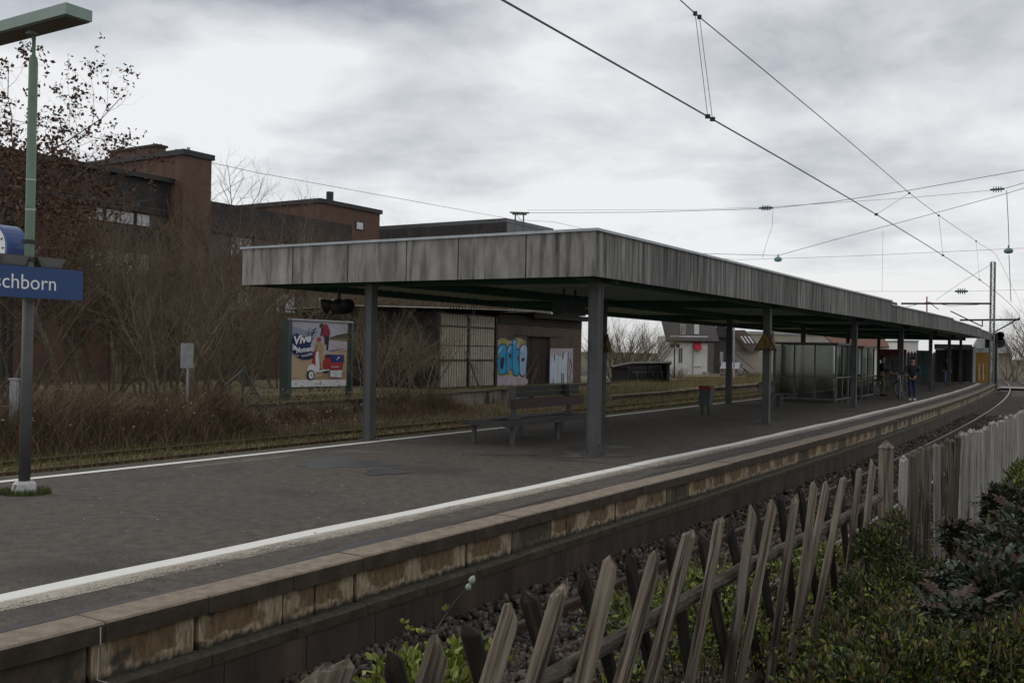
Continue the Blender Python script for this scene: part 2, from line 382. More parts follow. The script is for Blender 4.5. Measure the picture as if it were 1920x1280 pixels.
def bevel_slab(lx, y0, y1, z0, z1, bv=.012, mi_top=0, mi_side=1, jit=0.0):
    mb = MB(); g_ = .005
    xs = (g_, lx - g_)
    prof = [(y0, z0), (y1, z0), (y1, z1 - bv), (y1 - bv, z1), (y0, z1)]
    vs = [(x, y, z) for x in xs for y, z in prof]
    n = 5; fs = [(0, 1, 2, 3, 4)[::-1], (5, 6, 7, 8, 9)] + [(i, (i + 1) % n, n + (i + 1) % n, n + i) for i in range(n)]
    mb.v = vs; mb.f = fs; mb.m = [mi_side, mi_side] + [mi_side, mi_side, mi_side, mi_top, mi_side]
    mb.m[2 + 2] = mi_side; mb.m[2 + 3] = mi_top; return mb
# local frame of pieces: x along the line, y to the left (away from the track): the outer face is at small y
def slab2(lx, yin, yout, z0, z1, bv=.012, gap=.004):
    mb = MB(); xs = (gap, lx - gap)
    prof = [(yin, z0), (yout, z0), (yout, z1 - bv), (yout + bv, z1), (yin, z1)]
    mb.v = [(x, y, z) for x in xs for y, z in prof]
    mb.f = [(0, 1, 2, 3, 4), (9, 8, 7, 6, 5)] + [(i, (i + 1) % 5, 5 + (i + 1) % 5, 5 + i) for i in range(5)]
    mb.m = [1, 1, 1, 1, 0, 0, 1]; return mb
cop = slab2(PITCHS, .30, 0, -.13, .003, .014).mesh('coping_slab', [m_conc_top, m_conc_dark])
ledg = slab2(PITCHS, .25, -.055, -.50, -.40, .02).mesh('ledge', [m_conc_dark, m_conc_dark])
foot = slab2(PITCHS, .20, -.045, -1.02, -.50, .0, .005).mesh('footing_panel', [m_wall_dark, m_wall_dark])
m_ledge = mat('mossy_ledge', (.045, .040, .026), (.085, .075, .05), 12, .95, .6, 60, coord='World', c3=(.14, .125, .09), c3pos=(.6, .72), c3scale=5)
ledg.materials[0] = m_ledge
pan = MB(); pan.box((.015, .05, -.27), (.85, .20, 0)); panm = pan.mesh('recessed_panel', m_panel)
pan2 = MB(); pan2.box((.015, .05, -.27), (.36, .20, 0)); pan2.box((.385, .05, -.27), (.85, .20, 0)); panm2 = pan2.mesh('recessed_panel', m_panel)
backing = strip(PE - .12, PE - .12, -6, 82, 1.0, -.01, -1.0); wobj('backing_wall', backing, m_wall_dark, plat)
n_sl = int((81.5 - s0) / PITCHS)
for i in range(n_sl):
    s = s0 + i * PITCHS; w = W(s, PE); rz = ang(s)
    dz = random.uniform(-.004, .004)
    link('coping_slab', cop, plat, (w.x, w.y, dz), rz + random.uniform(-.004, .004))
    link('ledge', ledg, plat, (w.x, w.y, dz), rz)
    w2 = W(s + .12, PE); link('footing_panel', foot, plat, (w2.x, w2.y, 0), ang(s + .12))
    w3 = W(s - .07 + random.uniform(-.02, .02), PE); link('recessed_panel', panm if random.random() < .75 else panm2, plat, (w3.x, w3.y, -.13), rz)
# white safety lines
def paint_material(name, sharp):
    m = bpy.data.materials.new(name); m.use_nodes = True; t = m.node_tree; b = t.nodes['Principled BSDF']; b.inputs['Roughness'].default_value = .75
    uv = t.nodes.new('ShaderNodeUVMap'); uv.uv_map = 'uv'; g_ = t.nodes.new('ShaderNodeNewGeometry'); sx = t.nodes.new('ShaderNodeSeparateXYZ'); t.links.new(uv.outputs[0], sx.inputs[0])
    def nz(sc, vec=None, st=(1, 1, 1)):
        mp = t.nodes.new('ShaderNodeMapping'); mp.inputs['Scale'].default_value = st; t.links.new(vec or g_.outputs['Position'], mp.inputs[0])
        n = t.nodes.new('ShaderNodeTexNoise'); n.inputs['Scale'].default_value = sc; n.inputs['Detail'].default_value = 6; n.inputs['Roughness'].default_value = .7; t.links.new(mp.outputs[0], n.inputs['Vector']); return n.outputs['Fac']
    def mth(op, a, b_):
        n = t.nodes.new('ShaderNodeMath'); n.operation = op
        for i, v in enumerate((a, b_)):
            if isinstance(v, (int, float)): n.inputs[i].default_value = v
            else: t.links.new(v, n.inputs[i])
        return n.outputs[0]
    amp = mth('ADD', mth('MULTIPLY', mth('GREATER_THAN', sx.outputs[1], sharp), 1.0), .25)
    wear = mth('ADD', mth('MULTIPLY', mth('ADD', mth('MULTIPLY', mth('SUBTRACT', nz(1, uv.outputs[0], (4, 45, 1)), .5), 2.6), mth('MULTIPLY', mth('SUBTRACT', nz(60), .5), 2.4)), amp), .95)
    low = mth('MULTIPLY', nz(.5), 1.1)
    v = mth('SUBTRACT', mth('SUBTRACT', mth('ADD', wear, mth('SUBTRACT', low, .55)), mth('MULTIPLY', mth('MAXIMUM', mth('SUBTRACT', sx.outputs[1], sharp), 0), .75)), 0)
    r = t.nodes.new('ShaderNodeMapRange'); t.links.new(v, r.inputs[0]); r.inputs[1].default_value = .58; r.inputs[2].default_value = .66
    x0 = t.nodes.new('ShaderNodeMixRGB'); r2 = t.nodes.new('ShaderNodeMapRange'); t.links.new(sx.outputs[1], r2.inputs[0]); r2.inputs[1].default_value = sharp - .05; r2.inputs[2].default_value = sharp + .06
    t.links.new(r2.outputs[0], x0.inputs[0]); x0.inputs[1].default_value = (.66, .65, .61, 1); x0.inputs[2].default_value = (.36, .32, .26, 1)
    tr = t.nodes.new('ShaderNodeBsdfTransparent'); ms = t.nodes.new('ShaderNodeMixShader'); o = t.nodes['Material Output']
    t.links.new(x0.outputs[0], b.inputs['Base Color']); t.links.new(r.outputs[0], ms.inputs[0]); t.links.new(tr.outputs[0], ms.inputs[1]); t.links.new(b.outputs[0], ms.inputs[2]); t.links.new(ms.outputs[0], o.inputs[0])
    return m
m_line = paint_material('worn_line_paint', .42); m_line2 = paint_material('line_paint', .85)
st = strip(lambda s: -6.98 + .02 * math.sin(s * .7) + .012 * math.sin(s * 2.3), -6.52, -6, 79, .35, .004)
o = wobj('safety_line', st, m_line, plat, recalc=False); uvstrip(o.data, st.ss)
st = strip(-12.60, -12.42, -6, 79, .5, .006); o = wobj('safety_line', st, m_line2, plat, recalc=False); uvstrip(o.data, st.ss)
# asphalt repairs, paving panels and a drain joint on the deck
def deck_patch(pts, m, z=.003):
    mb = MB(); mb.poly([PG(x, y, z) for x, y in pts]); return wobj('surface_patch', mb, m, plat)
m_pave = mat('old_paving', (.10, .085, .07), (.14, .118, .095), 2, .9, .3, 40, coord='World')
for k in range(4):
    a_, b_ = 330 + k * 52, 376 + k * 52
    y_ = 879 - k * 5.6
    deck_patch([(a_, y_), (b_, y_ - 4.5), (b_ + 26, y_ - 11), (a_ + 22, y_ - 7)], m_pave, .002)
m_damp = mat('damp_asphalt', (.026, .025, .024), (.034, .032, .030), 3, .45, .2, 60, coord='World', spec=.5)
def blobpatch(cx_, cy_, rx, ry, m, z):
    n = 26; pts = []
    for i in range(n):
        a_ = 2 * math.pi * i / n; k = 1 + .22 * math.sin(3 * a_ + 1) + .14 * math.sin(7 * a_) + random.uniform(-.06, .06)
        pts.append((cx_ + rx * k * math.cos(a_), cy_ + ry * k * math.sin(a_)))
    deck_patch(pts, m, z)
blobpatch(640, 868, 85, 10, m_damp, .003); blobpatch(720, 884, 40, 6, m_damp, .007); blobpatch(1120, 838, 55, 6, m_damp, .003)
blobpatch(665, 846, 50, 3.5, m_asph2, .003); blobpatch(1110, 853, 60, 4, m_asph2, .006)
m_tar = flat('tar_joint', (.008, .008, .008), .5)
jm = MB()
for (a_, b_) in (((1045, 861), (1235, 876)), ((1235, 876), (1300, 866)), ((870, 851), (1010, 853))):
    A, B = PG(*a_, .006), PG(*b_, .006); d = (B - A).normalized(); n_ = Vector((-d.y, d.x, 0)) * .014
    jm.add([A - n_, B - n_, B + n_, A + n_], [(0, 1, 2, 3)])
wobj('tar_joint', jm, m_tar, plat)
es = strip(lambda s: PE - .40 - .05 * math.sin(s * 1.9) - .05 * math.sin(s * .83 + 1), PE - .31, -6, 80, .2, .003); wobj('edge_seam', es, m_damp, plat)
lit = MB()
for k in range(260):
    s, p = random.uniform(3, 30), random.uniform(-12.3, -6.2); w = W(s, p, .009); a_ = random.uniform(0, 3.1); l_ = random.uniform(.004, .018); t_ = l_ * random.uniform(.25, .6)
    d = Vector((math.cos(a_), math.sin(a_), 0)) * l_; n_ = Vector((-d.y, d.x, 0)).normalized() * t_
    lit.prism([w - d - n_, w + d - n_, w + d * .8 + n_, w - d * 1.1 + n_], (0, 0, .004))
tag(wobj('litter', lit, mat('pale_litter', (.42, .38, .32), (.2, .17, .13), 1, .9, coord='World')), 'cigarette ends and crumbs of litter strewn over the dark platform asphalt', 'litter', kind='stuff')
# ballast, track bed strips, far strips
m_ballbase = mat('ballast_bed', (.030, .024, .021), (.075, .062, .055), 26, .95, 1.0, 30, coord='World', c3=(.12, .10, .085), c3pos=(.6, .68), c3scale=34)
bb = strip(PE - .02, -2.2, -6, 140, 1.5, -.93, -.93); tag(wobj('ballast', bb, m_ballbase), kind='structure')
bank = strip(-2.2, -1.45, -6, 30, 1.0, -.93, .12); 
m_bank = mat('bank_soil', (.045, .036, .022), (.075, .062, .034), 3, .95, .6, 25, coord='World', c3=(.05, .06, .02), c3pos=(.45, .6), c3scale=1.2)
tag(wobj('bank', bank, m_bank), kind='structure')
yard = strip(-1.45, 14, -6, 30, 1.0, .12, .12); tag(wobj('garden_ground', yard, m_bank), kind='structure')
b2 = strip(-2.2, 14, 30, 140, 3.0, -.93, -.80); tag(wobj('verge', b2, mat('gravel_verge', (.055, .045, .034), (.11, .092, .07), 9, .95, .8, 25, coord='World', c3=(.10, .09, .045), c3pos=(.5, .6), c3scale=.8)), kind='structure')
m_grassy = mat('grassy_gravel', (.12, .10, .055), (.18, .15, .085), 6, .95, .6, 30, coord='World', c3=(.09, .085, .035), c3pos=(.5, .6), c3scale=1.5)
gs = strip(-13.0, -20.4, -20, 140, 2.0, -.60, -.60); tag(wobj('grass_strip', gs, m_grassy), kind='structure')
m_brown = mat('leaf_litter_ground', (.045, .032, .02), (.085, .06, .036), 3, .95, .6, 20, coord='World')
gs = strip(-19.4, -60, -30, 140, 3.0, -.60, -.50); tag(wobj('scrub_ground', gs, m_brown), kind='structure')
# rocks
def rocks(name, n, s_rng, p_rng, z, size, m, label, pw=1.0):
    S = s_rng[0] + (s_rng[1] - s_rng[0]) * RNG.random(n) ** pw; P = RNG.uniform(*p_rng, n)
    base = np.array([[-1, -1, -1], [1, -1, -1], [1, 1, -1], [-1, 1, -1], [-1, -1, 1], [1, -1, 1], [1, 1, 1], [-1, 1, 1]], float) * .5
    fc = np.array([[3, 2, 1, 0], [4, 5, 6, 7], [0, 1, 5, 4], [1, 2, 6, 5], [2, 3, 7, 6], [3, 0, 4, 7]])
    V = np.repeat(base[None], n, 0) + RNG.uniform(-.26, .26, (n, 8, 3))
    V *= (RNG.uniform(size[0], size[1], (n, 1, 1)) * RNG.uniform(.6, 1.25, (n, 1, 3)))
    q = RNG.normal(size=(n, 4)); q /= np.linalg.norm(q, axis=1)[:, None]; w_, x_, y_, z_ = q.T
    Rm = np.stack([np.stack([1 - 2 * (y_ * y_ + z_ * z_), 2 * (x_ * y_ - z_ * w_), 2 * (x_ * z_ + y_ * w_)], 1), np.stack([2 * (x_ * y_ + z_ * w_), 1 - 2 * (x_ * x_ + z_ * z_), 2 * (y_ * z_ - x_ * w_)], 1), np.stack([2 * (x_ * z_ - y_ * w_), 2 * (y_ * z_ + x_ * w_), 1 - 2 * (x_ * x_ + y_ * y_)], 1)], 1)
    V = np.einsum('nij,nkj->nki', Rm, V)
    C = np.array([W(a_, b_, 0) for a_, b_ in zip(S, P)]); zz_ = z(P) if callable(z) else np.full(n, z)
    C[:, 2] = zz_ + RNG.uniform(-.01, .025, n); V += C[:, None, :]
    F_ = (fc[None] + (np.arange(n) * 8)[:, None, None]).reshape(-1, 4)
    me = fastmesh(name, V.reshape(-1, 3), F_, m, np.repeat(RNG.integers(0, len(m), n), 6))
    return tag(link(name, me), label, 'stones', kind='stuff')
m_r1 = mat('stone_brown', (.050, .036, .028), (.080, .060, .046), 30, .9, coord='World'); m_r2 = mat('stone_grey', (.085, .07, .058), (.13, .11, .092), 30, .9, coord='World'); m_r3 = mat('stone_dark', (.025, .021, .019), (.04, .034, .03), 30, .9, coord='World')
rocks('ballast_stones', 40000, (4, 52), (PE + .06, -2.3), lambda P: -.93 + .10 * np.clip(1 - np.abs(P + 5.7) / .5, 0, 1) * 1.0 + .02, (.025, .062), [m_r1, m_r1, m_r2, m_r3], 'coarse brown and grey ballast stones lying under the track beside the platform wall', 2.0)
# ================================================================== TRACKS
def rail_mesh(p, s0_, s1_, ds, z):
    prof = [(-.07, -.16), (.07, -.16), (.07, -.145), (.012, -.12), (.012, -.04), (.035, -.035), (.035, 0), (-.035, 0), (-.035, -.035), (-.012, -.04), (-.012, -.12), (-.07, -.145)]
    ss = np.arange(s0_, s1_ + .01, ds); mb = MB(); n = len(prof)
    vs = [W(s, p + a_, z + b_) for s in ss for a_, b_ in prof]
    fs = []; mi = []
    for i in range(len(ss) - 1):
        for k in range(n): fs.append((i * n + k, i * n + (k + 1) % n, (i + 1) * n + (k + 1) % n, (i + 1) * n + k)); mi.append(1 if k == 6 else 0)
    mb.v = [tuple(v) for v in vs]; mb.f = fs; mb.m = mi; return mb
def track(label, ps, z, s0_, s1_, slm, sl_s, shiny=True):
    root = thing('railway_track', label, 'railway track', W(s0_, ps[0], z - .2))
    for p in ps: wobj('rail', rail_mesh(p, s0_, s1_, 1.5, z), [m_rust, m_rail_top if shiny else m_rust], root)
    c = sum(ps) / 2; mb = MB(); mb.box((-.12, -1.25, -.10), (.12, 1.25, 0)); 
    mb.box((-.07, -.95, 0), (.07, -.60, .025)); mb.box((-.07, .60, 0), (.07, .95, .025)); me = mb.mesh('sleeper', slm)
    s = sl_s[0]
    while s < sl_s[1]:
        w = W(s, c) - root.location; link('sleeper', me, root, (w.x, w.y, z - .175 - root.location.z + random.uniform(-.01, .005)), ang(s) + random.uniform(-.02, .02)); s += .62
    return root
track('main track with shiny rails curving past the near platform face', (-5.02, -3.52), -.78, 2, 130, m_sleeper, (3, 48))
track('overgrown rusty track beyond the far edge of the platform below the loading dock', (-17.05, -18.55), -.50, -12, 110, m_woodsl, (8, 60), False)
# ================================================================== CANOPY
ZT, ZB = 3.84, 3.08
def canR(s): return float(np.interp(s, [15, 30, 40, 52, 70, 82], [-7.63, -7.45, -7.12, -6.60, -6.25, -6.1]))
CS0, CS1 = 14.86, 80.5
def ztop(s): return ZT if s < 38.6 else (3.70 if s < 53 else (3.62 if s < 68 else 3.56))
m_fas = mat('stained_concrete', (.17, .163, .152), (.34, .33, .31), 2.6, .9, .5, 60, stretch=(1.2, 1.2, .35), c3=(.060, .058, .054), c3pos=(.50, .70), c3scale=2.6, c3stretch=(2.2, 2.2, .22), rnd=.14)
m_fas_side = mat('board_marked_concrete', (.080, .078, .074), (.27, .262, .25), 6, .9, .4, 60, stretch=(2.0, 2.0, .11), c3=(.045, .044, .042), c3pos=(.48, .70), c3scale=2.6, c3stretch=(2.4, 2.4, .12), rnd=.24)
m_cap = mat('zinc_cap', (.34, .38, .40), (.42, .46, .48), 4, .5, metal=.2)
m_ceil = mat('ceiling_sheet', (.25, .31, .29), (.32, .38, .355), 2.5, .75, coord='World')
can = thing('platform_canopy', 'long flat station canopy with stained concrete fascia and grey steel posts over the platform', 'canopy', W(CS0, -12, 0))
co_ = can.location
def panel_mesh(l, h, th=.07):
    mb = MB(); g_ = .008; mb.box((g_, 0, .006), (l - g_, th, h)); me = mb.mesh('fascia_panel', m_fas); return me
# front: seven panels between the measured joints
fr = [-7.63, -8.99, -10.42, -11.60, -13.04, -14.50, -15.95]
rzF = ang(CS0) + math.pi / 2
for i in range(6):
    l = fr[i] - fr[i + 1]; mb = MB(); mb.box((.014, 0, .006), (l - .014, .07, ZT - ZB)); me = mb.mesh('fascia_panel', m_fas)
    bm = bmesh.new(); bm.from_mesh(me); bmesh.ops.bevel(bm, geom=bm.edges[:], offset=.006, segments=1); bm.to_mesh(me); bm.free()
    w = W(CS0, fr[i]) - co_; link('fascia_panel', me, can, (w.x, w.y, ZB), rzF)
    w = W(CS0 + .0, fr[i])
cf = MB(); cf.box((-.03, -.10, ZT - .0), (8.36, .105, ZT + .045)); w = W(CS0, -7.62) - co_; o = obj('cap_strip', cf, m_cap, can); o.location = (w.x, w.y, 0); o.rotation_euler = (0, 0, rzF)
bk = MB(); bk.box((.02, -.05, ZB + .03), (8.28, -.01, ZT - .02)); o = obj('backing_board', bk, m_green_d, can); o.location = (w.x, w.y, 0); o.rotation_euler = (0, 0, rzF)
# sides
s = CS0; mcache = {}
while s < CS1:
    l = 1.30; zt = ztop(s + .1); pr = canR(s); a_, b_ = W(s, pr), W(s + l, canR(s + l)); d = b_ - a_; rz = math.atan2(d.y, d.x)
    key = round(zt, 2)
    if key not in mcache:
        mb = MB(); g_ = .004
        # board marks: shallow vertical relief
        n = 13
        for k in range(n):
            x0, x1 = g_ + k * (l - 2 * g_) / n, g_ + (k + 1) * (l - 2 * g_) / n; yy = .0015 * ((k * 7) % 3)
            mb.box((x0, yy, .004), (x1 - .0012, .07, zt - ZB))
        mcache[key] = mb.mesh('fascia_panel', m_fas_side)
    w = a_ - co_; link('fascia_panel', mcache[key], can, (w.x, w.y, ZB), rz)
    if 's' not in mcache:
        mb = MB(); mb.box((.004, -.07, .0), (l - .004, 0, zt - ZB)); mcache['s'] = mb.mesh('fascia_panel', m_fas)
    a2, b2_ = W(s, -15.95), W(s + l, -15.95); d2 = b2_ - a2; w = a2 - co_; link('fascia_panel', mcache['s'], can, (w.x, w.y, ZB), math.atan2(d2.y, d2.x))
    s += l
for (sa, sb, zt) in ((CS0 - .03, 38.55, ZT), (38.55, 53, 3.70), (53, 68, 3.62), (68, CS1, 3.56)):
    ss = np.linspace(sa, sb, max(6, int((sb - sa) / 2)))
    mb = MB(); prof = [(.04, 0), (.04, .045), (-.16, .045), (-.16, 0)]
    mb.v = [tuple(W(s, canR(s) + a_, zt + b_)) for s in ss for a_, b_ in prof]
    mb.f = [(i * 4 + k, i * 4 + (k + 1) % 4, i * 4 + 4 + (k + 1) % 4, i * 4 + 4 + k) for i in range(len(ss) - 1) for k in range(4)] + [(0, 1, 2, 3), tuple(4 * (len(ss) - 1) + k for k in range(4))]
    mb.m = [0] * len(mb.f); wobj('cap_strip', mb, m_cap, can)
    # roof sheet
    mb = MB(); mb.v = []
    for s in ss: mb.v += [tuple(W(s, canR(s) - .05, zt - .12)), tuple(W(s, -15.9, zt - .12))]
    mb.f = [(2 * i, 2 * i + 1, 2 * i + 3, 2 * i + 2) for i in range(len(ss) - 1)]; mb.m = [0] * len(mb.f); wobj('roof_sheet', mb, m_ceil, can)
# inner green faces behind the fascia
for sign, f in ((1, lambda s: canR(s) - .085), (-1, lambda s: -15.86)):
    ss = np.arange(CS0 + .1, CS1, 2.0); mb = MB()
    for s in ss: mb.v += [tuple(W(s, f(s), ZB + .02)), tuple(W(s, f(s), ZB + .45))]
    mb.f = [(2 * i, 2 * i + 1, 2 * i + 3, 2 * i + 2) for i in range(len(ss) - 1)]; mb.m = [0] * len(mb.f); wobj('edge_board', mb, m_green_d, can)
# corrugated ceiling (ribs run across the platform)
ss = np.arange(CS0 + .12, CS1 - .1, .11); mb = MB(); ZC = ZB + .16
for i, s in enumerate(ss):
    z = ZC + (.045 if (i // 2) % 2 else 0)
    mb.v += [tuple(W(s, canR(s) - .10, z)), tuple(W(s, -15.84, z))]
mb.f = [(2 * i, 2 * i + 1, 2 * i + 3, 2 * i + 2) for i in range(len(ss) - 1)]; mb.m = [0] * len(mb.f)
wobj('corrugated_ceiling', mb, m_ceil, can)
# posts: H sections, with cross girders
def hpost(h):
    mb = MB(); mb.box((-.09, -.09, 0), (.09, -.076, h)); mb.box((-.09, .076, 0), (.09, .09, h)); mb.box((-.008, -.076, 0), (.008, .076, h))
    mb.box((-.079, -.076, 0), (-.066, .076, h)); [mb.lathe([(.016, .02), (.016, .045)], (x_, y_, 0), 6) for x_ in (-.13, .13) for y_ in (-.13, .13)]; mb.box((-.16, -.16, 0), (.16, .16, .02)); return mb.mesh('post', m_grey_post)
hp = hpost(ZC + .0)
near_px = [1103, 1437, 1607, 1680, 1749, 1787]; near_s = [15.55 + .14, 25.85, 36.6, 47.0, 57.6, 68.3, 78.5]
posts_near = [(s, -8.08) for s in near_s]; posts_far = [(15.2, p_at(691, 15.2, 0)), (24.3, -12.12), (35.1, -12.15), (46, -12.15), (56.5, -12.15), (67.3, -12.15), (77.5, -12.15)]
for s, p in posts_near + posts_far:
    w = W(s, p) - co_; link('post', hp, can, (w.x, w.y, 0), ang(s))
for (s1, p1), (s2, p2) in zip(posts_near, posts_far):
    a_, b_ = W(s1, -7.75), W(s2, -15.8)
    mb = MB(); mb.beam(W(s1 + .25, p1 + .3, ZC - .10), W(s2 + .35, -15.8, ZC - .06), .14, .20); wobj('cross_girder', mb, m_green_d, can)
for P_ in (posts_near, posts_far):
    mb = MB()
    for (a1, b1), (a2, b2_) in zip(P_[:-1], P_[1:]): mb.beam(W(a1, b1, ZC - .09), W(a2, b2_, ZC - .09), .18, .18)
    mb.beam(W(CS0 + .2, P_[0][1], ZC - .09), W(P_[0][0], P_[0][1], ZC - .09), .18, .18)
    wobj('long_girder', mb, m_green_d, can)
# conduit, cable loop and sticker on the first post
w = W(15.69, -8.08)
dp = thing('drain_pipe', 'thin grey conduit running down the right side of the nearest canopy post to a loop', 'pipe', W(15.63, -7.91), 0)
mb = MB(); A = W(15.60, -7.90); mb.tube([A + Vector((0, 0, .1)), A + Vector((0, 0, ZC - .2))], .02, 8)
c_ = A + Vector((-.02, -.02, .13)); mb.tube([c_ + Vector((.055 * math.cos(t) * C_, -.055 * math.cos(t) * S_, .10 * math.sin(t))) for t in np.linspace(0, 2 * math.pi, 17)], .012, 6); wobj('conduit', mb, m_grey_post, dp)
# ================================================================== LAMP POST WITH STATION SIGN AND CLOCK
LS, LP = 7.06, -11.36; LW = W(LS, LP); LR = ang(LS)
lampp = thing('lamp_post', 'tall lamp post, green above and grey below, with long flat luminaire and white foot', 'lamp post', LW, LR)
m_gpole = mat('pale_green_paint', (.14, .20, .15), (.17, .235, .18), 3, .5, c3=(.11, .14, .11), c3pos=(.6, .7), c3scale=6)
m_lum = mat('lamp_housing', (.20, .27, .24), (.25, .32, .285), 3, .5)
m_lum_b = mat('lamp_cover', (.10, .095, .085), (.13, .12, .11), 2, .4)
mb = MB(); mb.lathe([(.067, .10), (.064, 2.33)], n=16); obj('lower_pole', mb, m_grey_post, lampp, True)
mb = MB(); mb.lathe([(.060, 2.33), (.056, 3.0), (.053, 5.20), (.045, 5.27), (.022, 5.29), (.022, 5.57)], n=16); obj('upper_pole', mb, m_gpole, lampp, True)
mb = MB()
for z in (3.42, 3.78): mb.lathe([(.0575, z), (.0575, z + .010)], n=16)
obj('strap', mb, m_white, lampp)
mb = MB(); mb.lathe([(.135, 0), (.14, .05), (.13, .12), (.10, .15), (.075, .155)], n=14)
obj('concrete_foot', mb, mat('painted_concrete', (.34, .34, .33), (.55, .55, .54), 12, .9, .6, 30, c3=(.16, .15, .13), c3pos=(.58, .66), c3scale=9), lampp)
mb = MB(); mb.box((-.17, -1.35, 5.59), (.17, .93, 5.72)); luh = obj('luminaire', mb, m_lum, lampp)
luh.location = (-.03, 0, 0)
mb = MB(); mb.box((-.15, -1.32, 5.575), (.15, .90, 5.592)); obj('lamp_cover', mb, m_lum_b, luh)
mb = MB(); mb.box((-.14, -1.30 + 2.2, 5.56), (.14, 1.0, 5.59)) if 0 else mb.box((-.05, -.05, 5.54), (.05, .05, 5.58)); obj('bracket', mb, m_lum, luh)
# (luminaire reaches to the left of the picture: flip so that the long part points away from the track)
for ch in (luh,): ch.rotation_euler = (0, 0, math.pi)
# station name sign
sg = thing('station_sign', 'blue station name sign with white lettering clamped to the left lamp post', 'sign', LW, LR)
m_blue = mat('sign_blue', (.022, .055, .16), (.028, .065, .18), 2, .35)
X1 = 7.70 - LS; X0_ = -X1 - .05
mb = MB(); mb.box((X0_, -.13, 2.357), (X1, -.085, 2.728)); obj('board', mb, m_blue, sg)
m_txt = flat('sign_white', (.78, .79, .80), .5)
put_text('lettering', 'Eschborn', m_txt, sg, (6.445 - LS, -.133, 2.458), (1, 0, 0), (0, 0, 1), width=.885, height=.172, bold=-.004)
mb = MB()
for z in (2.40, 2.66): mb = MB(); mb.lathe([(.085, z), (.085, z + .03)], n=14); obj('clamp', mb, m_galv, sg)
# clock housing (half round, blue) and speakers
ck = thing('platform_clock', 'blue round platform clock housing at the left edge above the station sign', 'clock', LW + Vector((0, 0, 2.8)), LR)
m_clk = mat('clock_blue', (.045, .075, .20), (.06, .10, .26), 3, .3)
yk, zk, rk = .50, .16, .30
circ = lambda r, x, n=28: [(x, yk + r * math.cos(t), zk + r * math.sin(t)) for t in np.linspace(0, 2 * math.pi, n + 1)[:-1]]
mb = MB(); mb.prism(circ(rk, -.16), (.26, 0, 0)); obj('housing', mb, m_clk, ck, False)
mb = MB(); mb.prism(circ(rk - .035, -.166), (.006, 0, 0)); obj('dial', mb, m_txt, ck)
mb = MB()
for k in range(12):
    t = k * math.pi / 6; mb.beam((-.1685, yk + .20 * math.cos(t), zk + .20 * math.sin(t)), (-.1685, yk + .245 * math.cos(t), zk + .245 * math.sin(t)), .004, .016)
mb.beam((-.171, yk, zk), (-.171, yk - .13, zk + .06), .003, .014); mb.beam((-.174, yk, zk), (-.174, yk - .03, zk + .2), .003, .012); obj('hands_and_marks', mb, m_black, ck)
mb = MB(); mb.lathe([(.08, .0), (.08, .05)], n=12); mb.box((-.03, .06, .01), (.03, .22, .05)); mb.lathe([(.08, .22), (.08, .26)], n=12); mb.box((-.03, .06, .23), (.03, .12, .25)); obj('arm', mb, m_dark, ck)
spm = mat('speaker_grey', (.085, .078, .066), (.12, .11, .095), 4, .6)
def spk(label, cx_, flip):
    t = thing('loudspeaker', label, 'loudspeaker', LW + Vector((0, 0, 2.735)), LR, 'trapezoid loudspeakers above the station sign')
    w0, w1 = .13, .19
    mb = MB(); mb.prism([(cx_ - w0, -.09, 0.005), (cx_ + w0, -.09, 0.005), (cx_ + w1, -.09, .125), (cx_ - w1, -.09, .125)], (0, .16, 0)); obj('cabinet', mb, spm, t)
    mb = MB(); mb.prism([(cx_ - w0 + .03, -.094, .02), (cx_ + w0 - .03, -.094, .02), (cx_ + w1 - .04, -.094, .105), (cx_ - w1 + .04, -.094, .105)], (0, .004, 0)); obj('grille', mb, flat('grille_grey', (.10, .10, .10)), t)
spk('grey trapezoid loudspeaker just right of the lamp post above the sign', .24, 0); spk('grey trapezoid loudspeaker left of the lamp post under the clock', -.24, 1)
# ================================================================== GRASS TUFTS
def blades(name, n, center_fn, h, wd_, m, label, lean=.35, parent=None, kind='stuff', cat='grass'):
    C = center_fn(n); H_ = RNG.uniform(h[0], h[1], n); az = RNG.uniform(0, 2 * np.pi, n); ln = RNG.uniform(0, lean, n) * H_
    w2 = RNG.uniform(.6, 1.2, n) * wd_ / 2; a2 = RNG.uniform(0, np.pi, n); dx, dy = np.cos(a2) * w2, np.sin(a2) * w2
    V = np.zeros((n, 5, 3)); V[:, 0] = C - np.stack([dx, dy, 0 * dx], 1); V[:, 1] = C + np.stack([dx, dy, 0 * dx], 1)
    mid = C + np.stack([np.cos(az) * ln * .35, np.sin(az) * ln * .35, H_ * .6], 1)
    V[:, 2] = mid + np.stack([dx, dy, 0 * dx], 1) * .7; V[:, 3] = mid - np.stack([dx, dy, 0 * dx], 1) * .7; V[:, 4] = C + np.stack([np.cos(az) * ln, np.sin(az) * ln, H_], 1)
    b_ = (np.arange(n) * 5)[:, None]; F_ = np.concatenate([b_ + np.array([[0, 1, 2]]), b_ + np.array([[0, 2, 3]]), b_ + np.array([[3, 2, 4]])], 0)
    mi = np.tile(RNG.integers(0, len(m), n), 3)
    me = fastmesh(name, V.reshape(-1, 3), F_, m, mi); o = link(name, me, parent)
    return tag(o, label, cat, kind=kind)
m_g1 = mat('grass_green', (.045, .075, .015), (.065, .10, .022), 3, .8, coord='World'); m_g2 = mat('grass_dry', (.15, .12, .055), (.20, .165, .08), 3, .9, coord='World'); m_g3 = mat('grass_olive', (.085, .085, .030), (.12, .115, .04), 3, .9, coord='World')
m_g4 = mat('bramble_brown', (.078, .052, .033), (.13, .09, .058), 2, .9, coord='World'); m_g5 = mat('bramble_tan', (.19, .135, .08), (.25, .185, .11), 2, .9, coord='World')
